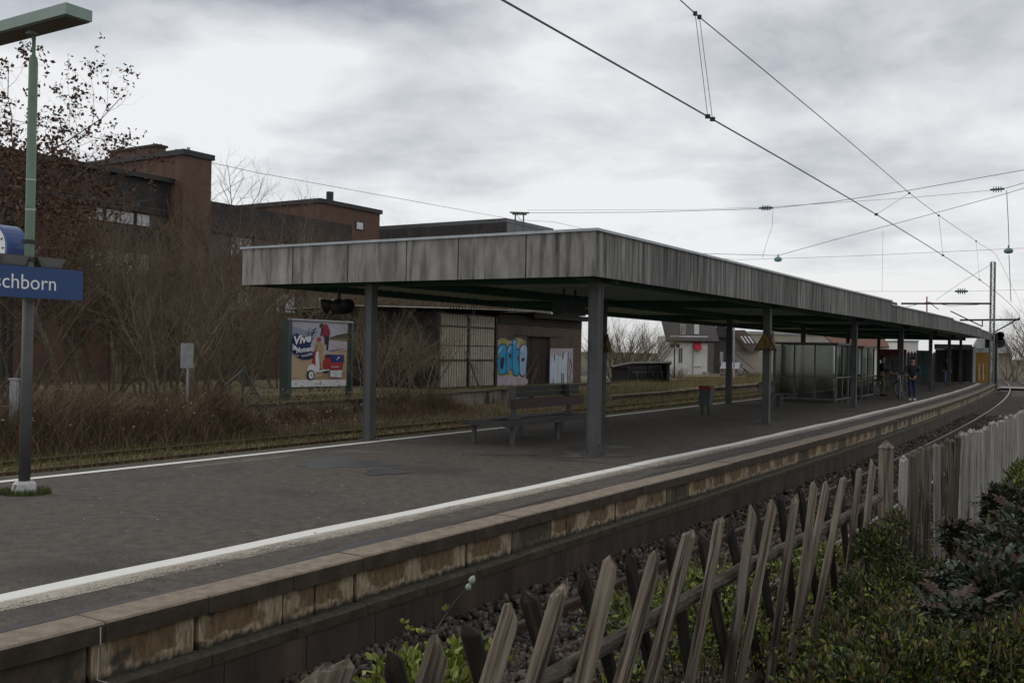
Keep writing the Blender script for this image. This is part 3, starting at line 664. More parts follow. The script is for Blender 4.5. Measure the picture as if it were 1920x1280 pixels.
def disc(c, r0, r1, z):
    def f(n):
        a_ = RNG.uniform(0, 2 * np.pi, n); r = np.sqrt(RNG.uniform(r0 ** 2, r1 ** 2, n)); return np.stack([c[0] + r * np.cos(a_) * 1.3, c[1] + r * np.sin(a_), np.full(n, z)], 1)
    return f
blades('grass_tuft', 900, disc(LW, .13, .24, 0.0), (.03, .10), .008, [m_g1, m_g1, m_g3], 'small tuft of green grass around the white foot of the lamp post', .6)
def along(s_rng, p_rng, z, pw=1.0):
    def f(n):
        S = s_rng[0] + (s_rng[1] - s_rng[0]) * RNG.random(n) ** pw; P = RNG.uniform(*p_rng, n)
        A_ = np.array([W(a_, b_, 0) for a_, b_ in zip(S, P)]); A_[:, 2] = z; return A_
    return f
blades('track_grass', 42000, along((4, 95), (-20.0, -16.3), -.6, 1.5), (.05, .17), .022, [m_g2, m_g2, m_g3, m_g3], 'short yellowish grass growing between and beside the rusty rails', .7)
# ================================================================== DRY BRUSH AND BARE TREES (LEFT)
def brush_mesh(name, n, rx, ry, hmax, mats, seed):
    rg = np.random.default_rng(seed); V = []; F_ = []; MI = []
    for i in range(n):
        x, y = rg.normal(0, rx * .5), rg.normal(0, ry * .5); h = hmax * rg.uniform(.35, 1) * math.exp(-.5 * ((x / rx) ** 2 + (y / ry) ** 2))
        az = rg.uniform(0, 6.28); ln = rg.uniform(.1, .9) * h; sag = rg.uniform(0, .5) * h; w_ = rg.uniform(.003, .009); k = 4; b0 = len(V); a2 = rg.uniform(0, 3.14)
        for j in range(k + 1):
            t = j / k; px_ = x + math.cos(az) * ln * t ** 1.5 + rg.normal(0, .02); py_ = y + math.sin(az) * ln * t ** 1.5 + rg.normal(0, .02); pz = h * t - sag * max(0, t - .5) * 1.6
            ww = w_ * (1 - .7 * t); V.append((px_ - math.cos(a2) * ww, py_ - math.sin(a2) * ww, pz)); V.append((px_ + math.cos(a2) * ww, py_ + math.sin(a2) * ww, pz))
        m_ = rg.integers(0, len(mats))
        for j in range(k): F_.append((b0 + 2 * j, b0 + 2 * j + 1, b0 + 2 * j + 3, b0 + 2 * j + 2)); MI.append(m_)
    return fastmesh(name, V, F_, mats, MI)
brm = [brush_mesh('dry_stalks', 2600, 1.5, 1.3, h, [m_g4, m_g4, m_g4, m_g5], 11 + i) for i, h in enumerate((1.9, 1.5, 2.3))]
brush_spots = []
for k in range(34):
    s = -2 + k * .85 + random.uniform(-.4, .4); brush_spots.append((s, random.uniform(-21.5, -20.3), random.uniform(.75, 1.0)))
for k in range(17): brush_spots.append((-2 + k * 1.5 + random.uniform(-.5, .5), random.uniform(-25.5, -22.6), random.uniform(.7, 1.1)))
brush_spots = [b for b in brush_spots if -90 < proj(W(b[0], b[1], .5)) < 455 + (0 if b[1] > -22 else -30)] + [(27.6, -21.6, .55), (30.5, -21.8, .6), (29, -22.4, .7), (31.8, -21.9, .5), (23.5, -22.6, .5), (25.6, -22.8, .45)]
for k, (s, p, sc) in enumerate(brush_spots):
    w = W(s, p, -.62); o = link('bramble_bush', brm[k % 3], None, w, random.uniform(0, 6.28)); o.scale = (sc, sc, sc * random.uniform(.8, 1.1))
    tag(o, 'brown leafless bramble bush in the tangled scrub beyond the far track', 'bush', 'bramble bushes in the scrub beyond the far track')
def grow_tree(seed, h, stems=1, spread=.5, levels=4, droop=0.0, r0=.11, leafy=False, up=.5, kids=(5, 6, 6, 4), basespread=.2):
    rg = random.Random(seed); trunk, crown, leaves = MB(), MB(), []
    def br(p, d, l, r, lv):
        n = 5 if lv < 2 else 4 if lv == 2 else 3; pts = [p.copy()]; rad = [r]; q_ = p.copy(); dd = d.copy()
        for i in range(n):
            dd = (dd + Vector((rg.gauss(0, .13), rg.gauss(0, .13), rg.gauss(0, .08) + .07 * up)) * (1 + .4 * lv)).normalized(); q_ = q_ + dd * (l / n); pts.append(q_.copy()); rad.append(r * (1 - .62 * (i + 1) / n))
        (trunk if lv < 1 else crown).tube(pts, rad, 7 if lv == 0 else 4 if lv == 1 else 3, cap=False)
        if lv >= levels:
            if leafy and rg.random() < .8: leaves.append(pts[-1]); leaves.append(pts[-2])
            return
        nk = kids[lv]
        for k in range(nk):
            t = (.25 if lv else .3) + (.98 - .3) * (k + rg.random()) / nk; i = min(int(t * n), n - 1); f = t * n - i; pp = pts[i].lerp(pts[i + 1], min(f, 1)); rr = r * (1 - .62 * t)
            base = (pts[i + 1] - pts[i]).normalized(); side = base.orthogonal(); side.rotate(Matrix.Rotation(rg.uniform(0, 6.28), 3, base))
            nd = (base * (1 - spread * .5) + side * spread * rg.uniform(.6, 1.3) + Vector((0, 0, up * .35))).normalized()
            br(pp, nd, l * rg.uniform(.38, .62) * (1.15 - .35 * t), rr * rg.uniform(.45, .62), lv + 1)
    for k in range(stems):
        a_ = 2 * math.pi * k / stems + rg.random(); d = Vector((math.cos(a_) * basespread * (stems > 1), math.sin(a_) * basespread * (stems > 1), 1)).normalized() if stems > 1 else Vector((rg.gauss(0, .06), rg.gauss(0, .06), 1)).normalized()
        br(Vector((math.cos(a_) * .15 * (stems > 1), math.sin(a_) * .15 * (stems > 1), 0)), d, h * rg.uniform(.62, .8), r0 * rg.uniform(.7, 1), 0)
    return trunk, crown, leaves
m_bark = mat('bark', (.085, .068, .048), (.17, .14, .10), 6, .95, .5, 20, c3=(.07, .075, .04), c3pos=(.55, .7), c3scale=3)
m_twig = mat('twig_brown', (.085, .055, .040), (.13, .088, .062), 3, .9); m_twig2 = mat('twig_olive', (.11, .085, .055), (.165, .13, .085), 3, .9)
m_dleaf = mat('dead_leaf', (.060, .034, .022), (.115, .062, .036), 9, .85, coord='World')
def leafmesh(name, pts, n_per, size, spread_, mats, seed=3, curl=.35):
    rg = np.random.default_rng(seed); P = np.repeat(np.array([tuple(p) for p in pts]), n_per, 0) + rg.normal(0, spread_, (len(pts) * n_per, 3)); n = len(P)
    a = rg.normal(size=(n, 3)); a /= np.linalg.norm(a, axis=1)[:, None]; b = np.cross(a, rg.normal(size=(n, 3))); b /= np.linalg.norm(b, axis=1)[:, None]; c = np.cross(a, b)
    L_ = rg.uniform(size[0], size[1], n)[:, None]; w_ = L_ * .32
    V = np.stack([P, P + a * L_ * .5 + b * w_ + c * L_ * curl * .3, P + a * L_, P + a * L_ * .5 - b * w_ + c * L_ * curl * .3], 1)
    b0 = (np.arange(n) * 4)[:, None]; F_ = np.stack([b0 + np.array([[0, 1, 2]]), b0 + np.array([[0, 2, 3]])], 1).reshape(-1, 3)
    return fastmesh(name, V.reshape(-1, 3), F_, mats, np.repeat(rg.integers(0, len(mats), n), 2))
protos = []
def tree_proto(name, label, cat, group, seed, twm, leafy=0, **k):
    tr, cr_, lv = grow_tree(seed, leafy=bool(leafy), **k)
    root = thing(name, label, cat, (0, 0, 0), 0, group)
    obj('trunk', tr, m_bark, root, True, False); obj('crown', cr_, twm, root, False, False)
    if leafy and lv: link('foliage', leafmesh('foliage', lv, leafy, (.08, .15), .07, [m_dleaf]), root)
    return root
GT = 'bare trees standing in the scrub beyond the far track'
LT = 'slender bare winter tree in the thicket between the far track and the brick office building'
pa = tree_proto('bare_tree', LT, 'tree', GT, 21, m_twig, h=9, levels=3, spread=.55, kids=(13, 8, 6), up=.7, r0=.15)
pb = tree_proto('bare_tree', LT, 'tree', GT, 34, m_twig, h=8.5, levels=3, spread=.75, kids=(12, 8, 6), up=.5, r0=.15)
pc = tree_proto('bare_tree', LT, 'tree', GT, 8, m_twig2, h=8, stems=4, levels=3, spread=.5, kids=(9, 6, 5), up=.8, r0=.09, basespread=.3)
pd = tree_proto('bare_tree', LT, 'tree', GT, 55, m_twig2, h=6.5, stems=7, levels=3, spread=.6, kids=(8, 6, 4), up=.5, r0=.055, basespread=.5)
pl_ = tree_proto('leafy_tree', 'small tree keeping its withered brown leaves in the left thicket', 'tree', 'trees keeping withered leaves in the left thicket', 77, m_twig, leafy=5, h=9.5, levels=3, spread=.8, kids=(11, 8, 6), up=.45)
used = set()
def plant_tree(pr, w, sc, label=None, group=None):
    rz = random.uniform(0, 6.28)
    if pr.name not in used: used.add(pr.name); t = pr; t.location = w; t.rotation_euler = (0, 0, rz)
    else: t = copy_tree(pr, w, rz)
    t.scale = (sc, sc, sc)
    if label: t['label'] = label
    if group == '': 
        if 'group' in t: del t['group']
    return t
tree_spots = []
rr = random.Random(5)
for k in range(19):
    px_ = -60 + k * 30 + rr.uniform(-10, 10); Y = rr.uniform(29, 48)
    if px_ > 440: Y = rr.uniform(44, 56)
    pr = rr.choice([pa, pb, pc, pa, pb, pd]); top = np.interp(px_, [-60, 100, 200, 280, 330, 420, 500, 600], [230, 330, 345, 330, 380, 300, 400, 420]) + rr.uniform(-25, 70)
    w = PY(px_, top, Y); h = w.z + .55; sc = h / {pa: 9.5, pb: 9.2, pc: 9, pd: 6.6}[pr]
    plant_tree(pr, Vector((w.x, w.y, -.6)), sc)
for px_, Y, top, pr in ((425, 40, 262, pa), (255, 46, 240, pb), (230, 60, 245, pa), (375, 37, 420, pb), (180, 34, 430, pa), (590, 66, 315, pa), (650, 70, 360, pa), (745, 64, 398, pc), (690, 58, 420, pc), (650, 60, 415, pd), (820, 70, 412, pc), (890, 74, 402, pa), (780, 62, 420, pd), (860, 66, 425, pd), (930, 70, 415, pc), (500, 62, 372, pa), (560, 50, 400, pc), (745, 36.5, 545, pd), (800, 40, 560, pd), (720, 35, 600, pd), (450, 33, 520, pc), (390, 34, 560, pd), (600, 42, 540, pd), (480, 38, 500, pb), (690, 44, 520, pc), (530, 45, 480, pd)):
    w = PY(px_, top, Y); sc = (w.z + .55) / {pa: 9.5, pb: 9.2, pc: 9, pd: 6.6}[pr]; plant_tree(pr, Vector((w.x, w.y, -.6)), sc)
for px_, Y, top in ((-55, 30, 60), (-110, 33, 120), (-20, 38, 190), (60, 37, 350), (240, 38, 450)):
    w = PY(px_, top, Y); plant_tree(pl_, Vector((w.x, w.y, -.6)), (w.z + .55) / 9.3)
# big rounded bare bush and trees near the houses
pe = tree_proto('bare_bush', 'large rounded bare bush beside the bicycle shelter, seen under the canopy', 'bush', None, 91, m_twig2, h=5.0, stems=14, levels=2, spread=.45, kids=(12, 7), up=.8, r0=.05, basespread=.75)
w = PY(1195, 590, 74); used.add(pe.name); pe.location = (w.x, w.y, -.6); k = (w.z + .8) / 4.6; pe.scale = (k, k, k)
for px_, Y, top, lb in ((1268, 80, 682, 'low bare shrub at the right foot of the bicycle shelter'), (1155, 70, 600, 'bare bush half hidden behind the second far canopy post'), (1410, 84, 690, 'low bare hedge in front of the brown roofed house'), (1440, 82, 700, 'bare shrub below the second warning triangle')):
    w = PY(px_, top, Y); c = copy_tree(pe, (w.x, w.y, -.6), random.uniform(0, 6), lb); k = (w.z + .6) / 4.6; c.scale = (k, k, k)
# ================================================================== DOCK, SHED, BILLBOARD
m_dockc = mat('dock_concrete', (.15, .13, .105), (.27, .24, .20), 2.2, .95, .5, 14, coord='World', stretch=(1, 1, .3), c3=(.045, .038, .028), c3pos=(.5, .64), c3scale=1.2)
m_moss = mat('mossy_cap', (.045, .045, .030), (.085, .078, .055), 4, .95, .6, 20, coord='World')
dock = thing('loading_dock', 'low weathered concrete loading dock wall behind the far track', 'wall', W(22, -23.9, -.6))
sE = np.arange(22.2, 52, 2.6)
for i in range(len(sE) - 1):
    s1, s2 = sE[i] + .02, sE[i + 1] - .02; zt = float(np.interp(s1, [22, 30, 40, 52], [-.07, -.06, .08, .12]))
    for za, zb, dd in ((-.62, zt - .24, .0), (zt - .235, zt - .07, .02)):
        mb = MB(); A, B = W(s1, -23.9), W(s2, -23.9); rz = ang((s1 + s2) / 2); mb.beam(A + Vector((0, 0, (za + zb) / 2)), B + Vector((0, 0, (za + zb) / 2)), .30 - dd, zb - za); wobj('wall_panel', mb, m_dockc, dock)
    mb = MB(); A, B = W(s1 - .015, -23.93), W(s2 + .015, -23.93); mb.beam(A + Vector((0, 0, zt - .03)), B + Vector((0, 0, zt - .03)), .42, .07); wobj('coping_block', mb, m_moss, dock)
st = strip(-23.8, -40, 20, 53.5, 1.0, -.10, -.10); tag(wobj('dock_ground', st, m_grassy), kind='structure')
SP = -27.0
def wp(zx, zy, off=0.0):      # point on the shed's front, read off the enlarged photograph
    return PP(800 + .26559 * zx, 540 + .26559 * zy, SP + off)
shed = thing('goods_shed', 'dark brick goods shed with pale corrugated doors and graffiti behind the bench', 'shed', W(38.2, SP, -.1))
m_brick = mat('shed_brick', (.060, .036, .028), (.105, .062, .046), 3, .92, coord='World', c3=(.035, .025, .02), c3pos=(.5, .65), c3scale=.6)
def brick_tex(m, sc, mort):
    t = m.node_tree; b = t.nodes['Principled BSDF']; src = b.inputs['Base Color'].links[0].from_socket
    g_ = t.nodes.new('ShaderNodeNewGeometry'); sx = t.nodes.new('ShaderNodeSeparateXYZ'); t.links.new(g_.outputs['Position'], sx.inputs[0])
    ad = t.nodes.new('ShaderNodeMath'); ad.operation = 'MULTIPLY_ADD'; t.links.new(sx.outputs[0], ad.inputs[0]); ad.inputs[1].default_value = .6; 
    m2 = t.nodes.new('ShaderNodeMath'); m2.operation = 'MULTIPLY'; t.links.new(sx.outputs[1], m2.inputs[0]); m2.inputs[1].default_value = .8; t.links.new(m2.outputs[0], ad.inputs[2])
    cb = t.nodes.new('ShaderNodeCombineXYZ'); t.links.new(ad.outputs[0], cb.inputs[0]); t.links.new(sx.outputs[2], cb.inputs[1])
    br = t.nodes.new('ShaderNodeTexBrick'); t.links.new(cb.outputs[0], br.inputs[0]); br.inputs['Scale'].default_value = 1; br.inputs['Brick Width'].default_value = .26 * sc; br.inputs['Row Height'].default_value = .083 * sc; br.inputs['Mortar Size'].default_value = .012 * sc
    x = t.nodes.new('ShaderNodeMixRGB'); t.links.new(br.outputs['Fac'], x.inputs[0]); t.links.new(src, x.inputs[1]); x.inputs[2].default_value = (*mort, 1); t.links.new(x.outputs[0], b.inputs['Base Color'])
brick_tex(m_brick, 1, (.13, .11, .095))
def sbox(zx0, zx1, ztop, zbot, d0, d1, m, name, parent=shed, mi=0):
    A, B = W(s_at(800 + .26559 * zx0, SP), SP), W(s_at(800 + .26559 * zx1, SP), SP); n_ = Vector((C_, -S_, 0))
    vs = [A + n_ * d0, B + n_ * d0, B + n_ * d1, A + n_ * d1]; mb = MB()
    mb.add([Vector((v.x, v.y, zbot)) for v in vs] + [Vector((v.x, v.y, ztop)) for v in vs], [(3, 2, 1, 0), (4, 5, 6, 7), (0, 1, 5, 4), (1, 2, 6, 5), (2, 3, 7, 6), (3, 0, 4, 7)])
    return wobj(name, mb, m, parent)
sbox(490, 705, 3.5, -.1, -.3, 0, m_brick, 'brick_wall'); sbox(872, 1090, 3.5, -.1, -.3, 0, m_brick, 'brick_wall'); sbox(705, 872, 3.5, 2.55, -.3, 0, m_brick, 'brick_wall')
sbox(80, 1085, 3.55, -.1, -9, -.31, flat('shed_dark', (.02, .017, .015)), 'shed_body')
sbox(480, 494, 3.4, -.1, -.28, .05, flat('rust_dark', (.022, .018, .016)), 'door_frame'); sbox(76, 88, 3.4, -.1, -.28, .05, MATS['rust_dark'], 'door_frame')
m_door_d = mat('dark_door_boards', (.022, .017, .014), (.036, .028, .023), 6, .8, coord='World')
for k in range(4): sbox(707 + k * 41, 747 + k * 41, 2.54, -.08, -.20, -.16 + .012 * (k % 2), m_door_d, 'door_board')
sbox(620, 940, 2.62, 2.54, -.0, .04, MATS['rust_dark'], 'sliding_rail')
sbox(500, 1085, 3.62, 3.12, .005, .06, m_door_d, 'gutter_board'); sbox(700, 1085, 3.82, 3.55, -8, .5, m_door_d, 'eaves_board')
# corrugated doors: real folds
m_corr = mat('corrugated_cream', (.38, .355, .29), (.30, .275, .22), 3, .6, coord='World', c3=(.17, .13, .09), c3pos=(.58, .74), c3scale=1.4)
m_corr_d = mat('corrugated_fold_shade', (.13, .11, .08), (.09, .07, .05), 3, .8, coord='World')  # shading of the folds, painted as a darker tone on their narrow faces
def corr(zx0, zx1, zb, zt_, name):
    s1, s2 = s_at(800 + .26559 * zx0, SP), s_at(800 + .26559 * zx1, SP); mb = MB(); s_ = s1; i = 0; step = .055
    while s_ <= s2:
        off = -.06 + .055 * (1 if (i // 2) % 2 else 0); mb.v += [tuple(W(s_, SP + off, zb)), tuple(W(s_, SP + off, zt_))]; s_ += .085 if i % 2 else .03; i += 1
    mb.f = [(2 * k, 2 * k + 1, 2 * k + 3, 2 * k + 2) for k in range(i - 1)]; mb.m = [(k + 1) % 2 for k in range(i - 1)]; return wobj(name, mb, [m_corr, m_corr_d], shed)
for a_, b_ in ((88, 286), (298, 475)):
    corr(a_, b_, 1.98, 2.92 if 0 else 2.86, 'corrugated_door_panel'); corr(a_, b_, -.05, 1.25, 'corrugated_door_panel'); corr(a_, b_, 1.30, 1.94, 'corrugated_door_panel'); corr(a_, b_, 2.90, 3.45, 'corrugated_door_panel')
for z in (1.275, 2.88, -.03): sbox(84, 480, z + .03, z - .03, -.03, .03, MATS['rust_dark'], 'door_rail')
sbox(286, 298, 3.3, -.05, -.03, .04, MATS['rust_dark'], 'door_stile')
mb = MB(); mb.beam(wp(282, 445, .07), wp(375, 690, .35), .09, .05); mb.beam(wp(388, 510, .07), wp(392, 690, .2), .03, .03); tag(wobj('leaning_timber', mb, mat('old_timber', (.12, .095, .07), (.18, .15, .11), 6, coord='World')), 'grey timber beam leaning against the pale corrugated shed doors', 'timber')
mb = MB()
for k in range(4): mb.beam(wp(305 + k * 13, 612, .3), wp(330 + k * 13, 705, .45), .035, .02)
mb.beam(wp(303, 625, .3), wp(350, 625, .3), .03, .03); tag(wobj('pallet', mb, MATS['old_timber']), 'pale wooden pallet slats propped below the corrugated doors', 'pallet')
mb = MB(); mb.beam(wp(785, 470, .02), wp(716, 610, .2), .05, .03); mb.beam(wp(778, 560, .02), wp(745, 680, .3), .06, .03); mb.beam(wp(795, 520, .02), wp(770, 640, .2), .04, .03)
tag(wobj('plank', mb, mat('orange_timber', (.10, .05, .03), (.14, .075, .04), 5, coord='World')), 'reddish planks leaning in the dark doorway between the two graffiti', 'plank')
# roof edge
A, B = wp(80, 112, .9), wp(1090, 190, .9); zr = 3.62
mb = MB(); s1, s2 = s_at(818, SP) - .5, s_at(1092, SP) + .3; i = 0; s_ = s1
while s_ < s2:
    off = .03 * (1 if (i // 2) % 2 else 0); mb.v += [tuple(W(s_, SP + .95, 3.64 + off + .022 * (s_ - s1))), tuple(W(s_, SP - 4.7, 3.80 + off + .022 * (s_ - s1))), tuple(W(s_, SP - 9.5, 3.6 + off + .022 * (s_ - s1)))]; s_ += .09 if i % 2 else .04; i += 1
mb.f = [f for k in range(i - 1) for f in ((3 * k, 3 * k + 1, 3 * k + 4, 3 * k + 3), (3 * k + 1, 3 * k + 2, 3 * k + 5, 3 * k + 4))]; mb.m = [0] * len(mb.f)
wobj('roof', mb, mat('fibre_cement', (.20, .20, .19), (.30, .30, .29), 3, .9, coord='World'), shed)
# graffiti (flat print on the wall)
m_gb = mat('spray_blue', (.03, .28, .50), (.025, .22, .42), 2, .7, coord='World'); m_gl = mat('spray_pale_blue', (.24, .33, .50), (.30, .38, .55), 2, .7, coord='World'); m_gk = flat('spray_black', (.012, .014, .02)); m_gw = mat('spray_white', (.50, .56, .62), (.40, .48, .56), 2, .7, coord='World'); m_gy = mat('spray_yellow', (.36, .28, .05), (.22, .22, .12), 7, .8, coord='World', c3=(.34, .30, .36), c3pos=(.58, .62), c3scale=2)
m_gp = mat('spray_lilac', (.40, .36, .38), (.32, .26, .30), 4, .8, coord='World')
def gpoly(mb, pts, off, mi, grow=0.0, n=5):
    c = Vector((sum(p[0] for p in pts) / len(pts), sum(p[1] for p in pts) / len(pts), 0)); P_ = []
    for v in crom([(x, y, 0) for x, y in pts], n):
        if grow:
            d = v - c; v = v + d.normalized() * grow
        P_.append(wp(v.x, v.y, off))
    mb.add(P_ + [wp(c.x, c.y, off)], [(i, (i + 1) % len(P_), len(P_)) for i in range(len(P_))], mi)
gf = MB()
gpoly(gf, [(498, 380), (540, 352), (590, 372), (640, 350), (700, 380), (704, 470), (704, 680), (640, 692), (560, 688), (500, 690), (500, 560), (497, 450)], .006, 0)
gpoly(gf, [(502, 625), (600, 618), (704, 630), (702, 684), (505, 686)], .009, 5)
letters = [([(503, 440), (520, 405), (552, 400), (568, 425), (570, 500), (566, 590), (545, 606), (520, 600), (508, 545), (505, 505), (530, 480), (512, 470)], 1), ([(572, 440), (585, 405), (602, 402), (612, 430), (616, 500), (612, 575), (596, 560), (594, 495), (588, 580), (574, 600), (568, 520)], 1),
           ([(612, 370), (625, 364), (638, 376), (640, 430), (656, 440), (655, 470), (642, 480), (660, 560), (655, 605), (634, 614), (616, 590), (610, 480)], 1), ([(664, 420), (684, 400), (704, 408), (712, 450), (708, 540), (700, 600), (684, 618), (666, 600), (662, 545), (660, 480)], 2)]
for k, (l, c_) in enumerate(letters): gpoly(gf, l, .012 + .006 * k, 3, 7)
for k, (l, c_) in enumerate(letters): gpoly(gf, l, .016 + .006 * k, c_)
for k, l in enumerate(([(530, 500), (545, 488), (552, 505), (545, 560), (535, 570), (528, 540)], [(676, 498), (690, 490), (694, 505), (684, 520), (676, 515)], [(588, 470), (594, 460), (600, 475), (596, 500)])): gpoly(gf, l, .045, 3)
for l in ([(508, 450), (530, 415), (536, 418), (514, 456)], [(616, 390), (622, 372), (627, 376), (621, 398)], [(576, 445), (588, 412), (593, 416), (582, 450)], [(668, 440), (684, 408), (690, 412), (674, 446)]): gpoly(gf, l, .047, 4)
wobj('graffiti', gf, [m_gy, m_gb, m_gl, m_gk, m_gw, m_gp], shed, recalc=False)['label'] = 'blue bubble letter graffiti on yellow ground'
g2 = MB()
def gl(mb, pts, off, mi): mb.poly([wp(x, y, off) for x, y in pts], mi)
gl(g2, [(874, 425), (1036, 425), (1038, 680), (874, 680)], .006, 2)
def stroke(mb, a_, b_, w0, off, mi):
    a_ = Vector((*a_, 0)); b_ = Vector((*b_, 0)); d = (b_ - a_).normalized(); n_ = Vector((-d.y, d.x, 0)) * w0 / 2
    mb.poly([wp(v.x, v.y, off) for v in (a_ - n_, b_ - n_, b_ + n_, a_ + n_)], mi)
ST = [((886, 480), (886, 675)), ((890, 480), (915, 670)), ((920, 470), (920, 675)), ((944, 480), (944, 672)), ((948, 480), (966, 600)), ((966, 600), (984, 455)), ((988, 450), (986, 675))]
for a_, b_ in ST: stroke(g2, a_, b_, 32, .010, 1)
for a_, b_ in ST: stroke(g2, a_, b_, 22, .014, 0)
for a_, b_ in [((1010, 500), (1030, 540)), ((1030, 540), (1012, 640)), ((1012, 640), (1028, 660)), ((1020, 500), (1010, 580))]: stroke(g2, a_, b_, 4, .012, 1)
wobj('graffiti', g2, [m_gw, m_gk, m_gp], shed, recalc=False)['label'] = 'pale blue capital letters NM graffiti'
put_text('sign_plate_marks', 'NM', m_gk, shed, Vector(wp(1012, 476, .012)) - shed.location, W(41, SP) - W(40, SP), (0, 0, 1), width=.28, height=.10) if 0 else None
# billboard
bs0, bs1, BP = 26.2, 29.46, -25.2
bb_ = thing('billboard', 'billboard with scooter beach advert on green metal legs beside the loading dock', 'billboard', W(bs0, BP, -.12))
def bpnt(zx, zy, off=.0): return PP(540 + .13278 * zx, 590 + .13281 * zy, BP + off)
m_gfr = flat('frame_green', (.055, .075, .07), .5)
uu = (W(bs1, BP) - W(bs0, BP)).normalized(); nn_ = Vector((uu.y, -uu.x, 0))
mb = MB(); A, B = W(bs0, BP), W(bs1, BP)
def bbox(a_, b_, d0, d1, z0, z1, m, name):
    mb = MB(); o_ = A; vs = [o_ + uu * a_ + nn_ * d0, o_ + uu * b_ + nn_ * d0, o_ + uu * b_ + nn_ * d1, o_ + uu * a_ + nn_ * d1]
    mb.add([Vector((v.x, v.y, z0)) for v in vs] + [Vector((v.x, v.y, z1)) for v in vs], [(3, 2, 1, 0), (4, 5, 6, 7), (0, 1, 5, 4), (1, 2, 6, 5), (2, 3, 7, 6), (3, 0, 4, 7)]); return wobj(name, mb, m, bb_)
LB = (B - A).length
bbox(-.25, -.05, -.30, .06, -.6, 2.74, m_gfr, 'leg'); bbox(LB, LB + .12, -.2, .06, -.6, 2.74, m_gfr, 'leg')
bbox(-.05, LB, -.12, -.02, .30, 2.72, m_gfr, 'panel'); bbox(-.08, LB + .1, -.13, .07, 2.725, 2.79, m_galv, 'top_rail')
pc_ = dict(sky=(.36, .35, .40), sky2=(.22, .24, .30), sea=(.42, .38, .42), sand=(.44, .33, .22), sand2=(.34, .24, .14), hill=(.06, .06, .045), grass=(.17, .13, .05), wht=(.66, .66, .68), nav=(.016, .028, .11), red=(.34, .03, .035), redd=(.20, .02, .03), blk=(.02, .018, .02), skin=(.30, .17, .10), skin2=(.42, .27, .17), blu=(.01, .035, .17), gry=(.30, .30, .30), yel=(.35, .26, .12), gn=(.25, .5, .45))
PK = list(pc_); pm = [flat('print_' + k, pc_[k], .5) for k in PK]
po = MB(); lay = [0]
def pq(pts, k, off=None, sm=False):
    lay[0] += 1; o_ = .004 + lay[0] * .0016
    if sm: pts = [(v.x, v.y) for v in crom([(x, y, 0) for x, y in pts], 5)]
    P_ = [bpnt(x, y, o_) for x, y in pts]; c = (sum(x for x, y in pts) / len(pts), sum(y for x, y in pts) / len(pts))
    po.add(P_ + [bpnt(*c, o_)], [(i, (i + 1) % len(P_), len(P_)) for i in range(len(P_))], PK.index(k))
def ps(a_, b_, w0, k, w1=None):
    w1 = w1 or w0; a_ = Vector((*a_, 0)); b_ = Vector((*b_, 0)); d = (b_ - a_).normalized(); n_ = Vector((-d.y, d.x, 0))
    pq([(v.x, v.y) for v in (a_ - n_ * w0 / 2, b_ - n_ * w1 / 2, b_ + n_ * w1 / 2, a_ + n_ * w0 / 2)], k)
pq([(48, 85), (845, 115), (845, 380), (48, 380)], 'sky'); pq([(48, 180), (200, 200), (330, 300), (48, 350)], 'sky2', sm=True)
pq([(48, 360), (845, 372), (845, 540), (50, 600)], 'sea'); pq([(50, 590), (300, 640), (480, 560), (845, 480), (843, 925), (58, 925)], 'sand'); pq([(300, 925), (500, 850), (843, 800), (843, 925)], 'sand2')
pq([(600, 320), (700, 285), (845, 258), (845, 345), (600, 345)], 'hill'); pq([(600, 335), (845, 330), (845, 375), (600, 352)], 'grass')
pq([(560, 520), (640, 500), (780, 478), (780, 486), (640, 515)], 'hill')
pq([(62, 920), (840, 915), (836, 1003), (70, 1022)], 'wht')
# standing figure leaning forward
pq([(455, 140), (480, 118), (500, 135), (495, 170), (465, 180), (450, 165)], 'blk', sm=True)
pq([(480, 170), (530, 130), (570, 160), (600, 240), (590, 300), (520, 320), (485, 260)], 'redd', sm=True)
ps((500, 190), (470, 300), 28, 'blk', 16); ps((545, 300), (540, 420), 38, 'blk', 26); ps((575, 300), (565, 500), 34, 'blk', 20)
# rider
pq([(418, 340), (440, 315), (470, 322), (476, 370), (430, 372)], 'red', sm=True); pq([(430, 372), (468, 370), (465, 400), (440, 402)], 'skin', sm=True)
pq([(405, 400), (450, 390), (505, 410), (515, 500), (490, 520), (410, 500)], 'yel', sm=True); ps((420, 420), (410, 500), 22, 'skin')
# scooter
pq([(395, 500), (440, 530), (470, 640), (470, 800), (400, 800), (360, 720), (370, 600)], 'red', sm=True)
pq([(410, 530), (440, 520), (460, 640), (455, 790), (415, 790), (400, 640)], 'wht', sm=True)
pq([(290, 760), (320, 710), (380, 700), (420, 780), (400, 830), (300, 800)], 'wht', sm=True)
pq([(340 + 56 * math.cos(t), 850 + 72 * math.sin(t)) for t in np.linspace(0, 6.28, 19)[:-1]], 'blk'); pq([(345 + 36 * math.cos(t), 852 + 54 * math.sin(t)) for t in np.linspace(0, 6.28, 19)[:-1]], 'wht'); pq([(347 + 12 * math.cos(t), 852 + 20 * math.sin(t)) for t in np.linspace(0, 6.28, 13)[:-1]], 'gry')
pq([(500, 620), (560, 600), (620, 620), (640, 740), (600, 770), (520, 740)], 'red', sm=True); ps((440, 800), (610, 775), 22, 'wht'); ps((520, 810), (590, 800), 30, 'blk')
ps((470, 530), (520, 640), 44, 'skin2', 34); ps((500, 600), (480, 760), 34, 'skin2', 20); ps((460, 560), (500, 760), 30, 'skin2', 18)
pq([(540, 560), (610, 560), (615, 600), (540, 600)], 'blk')
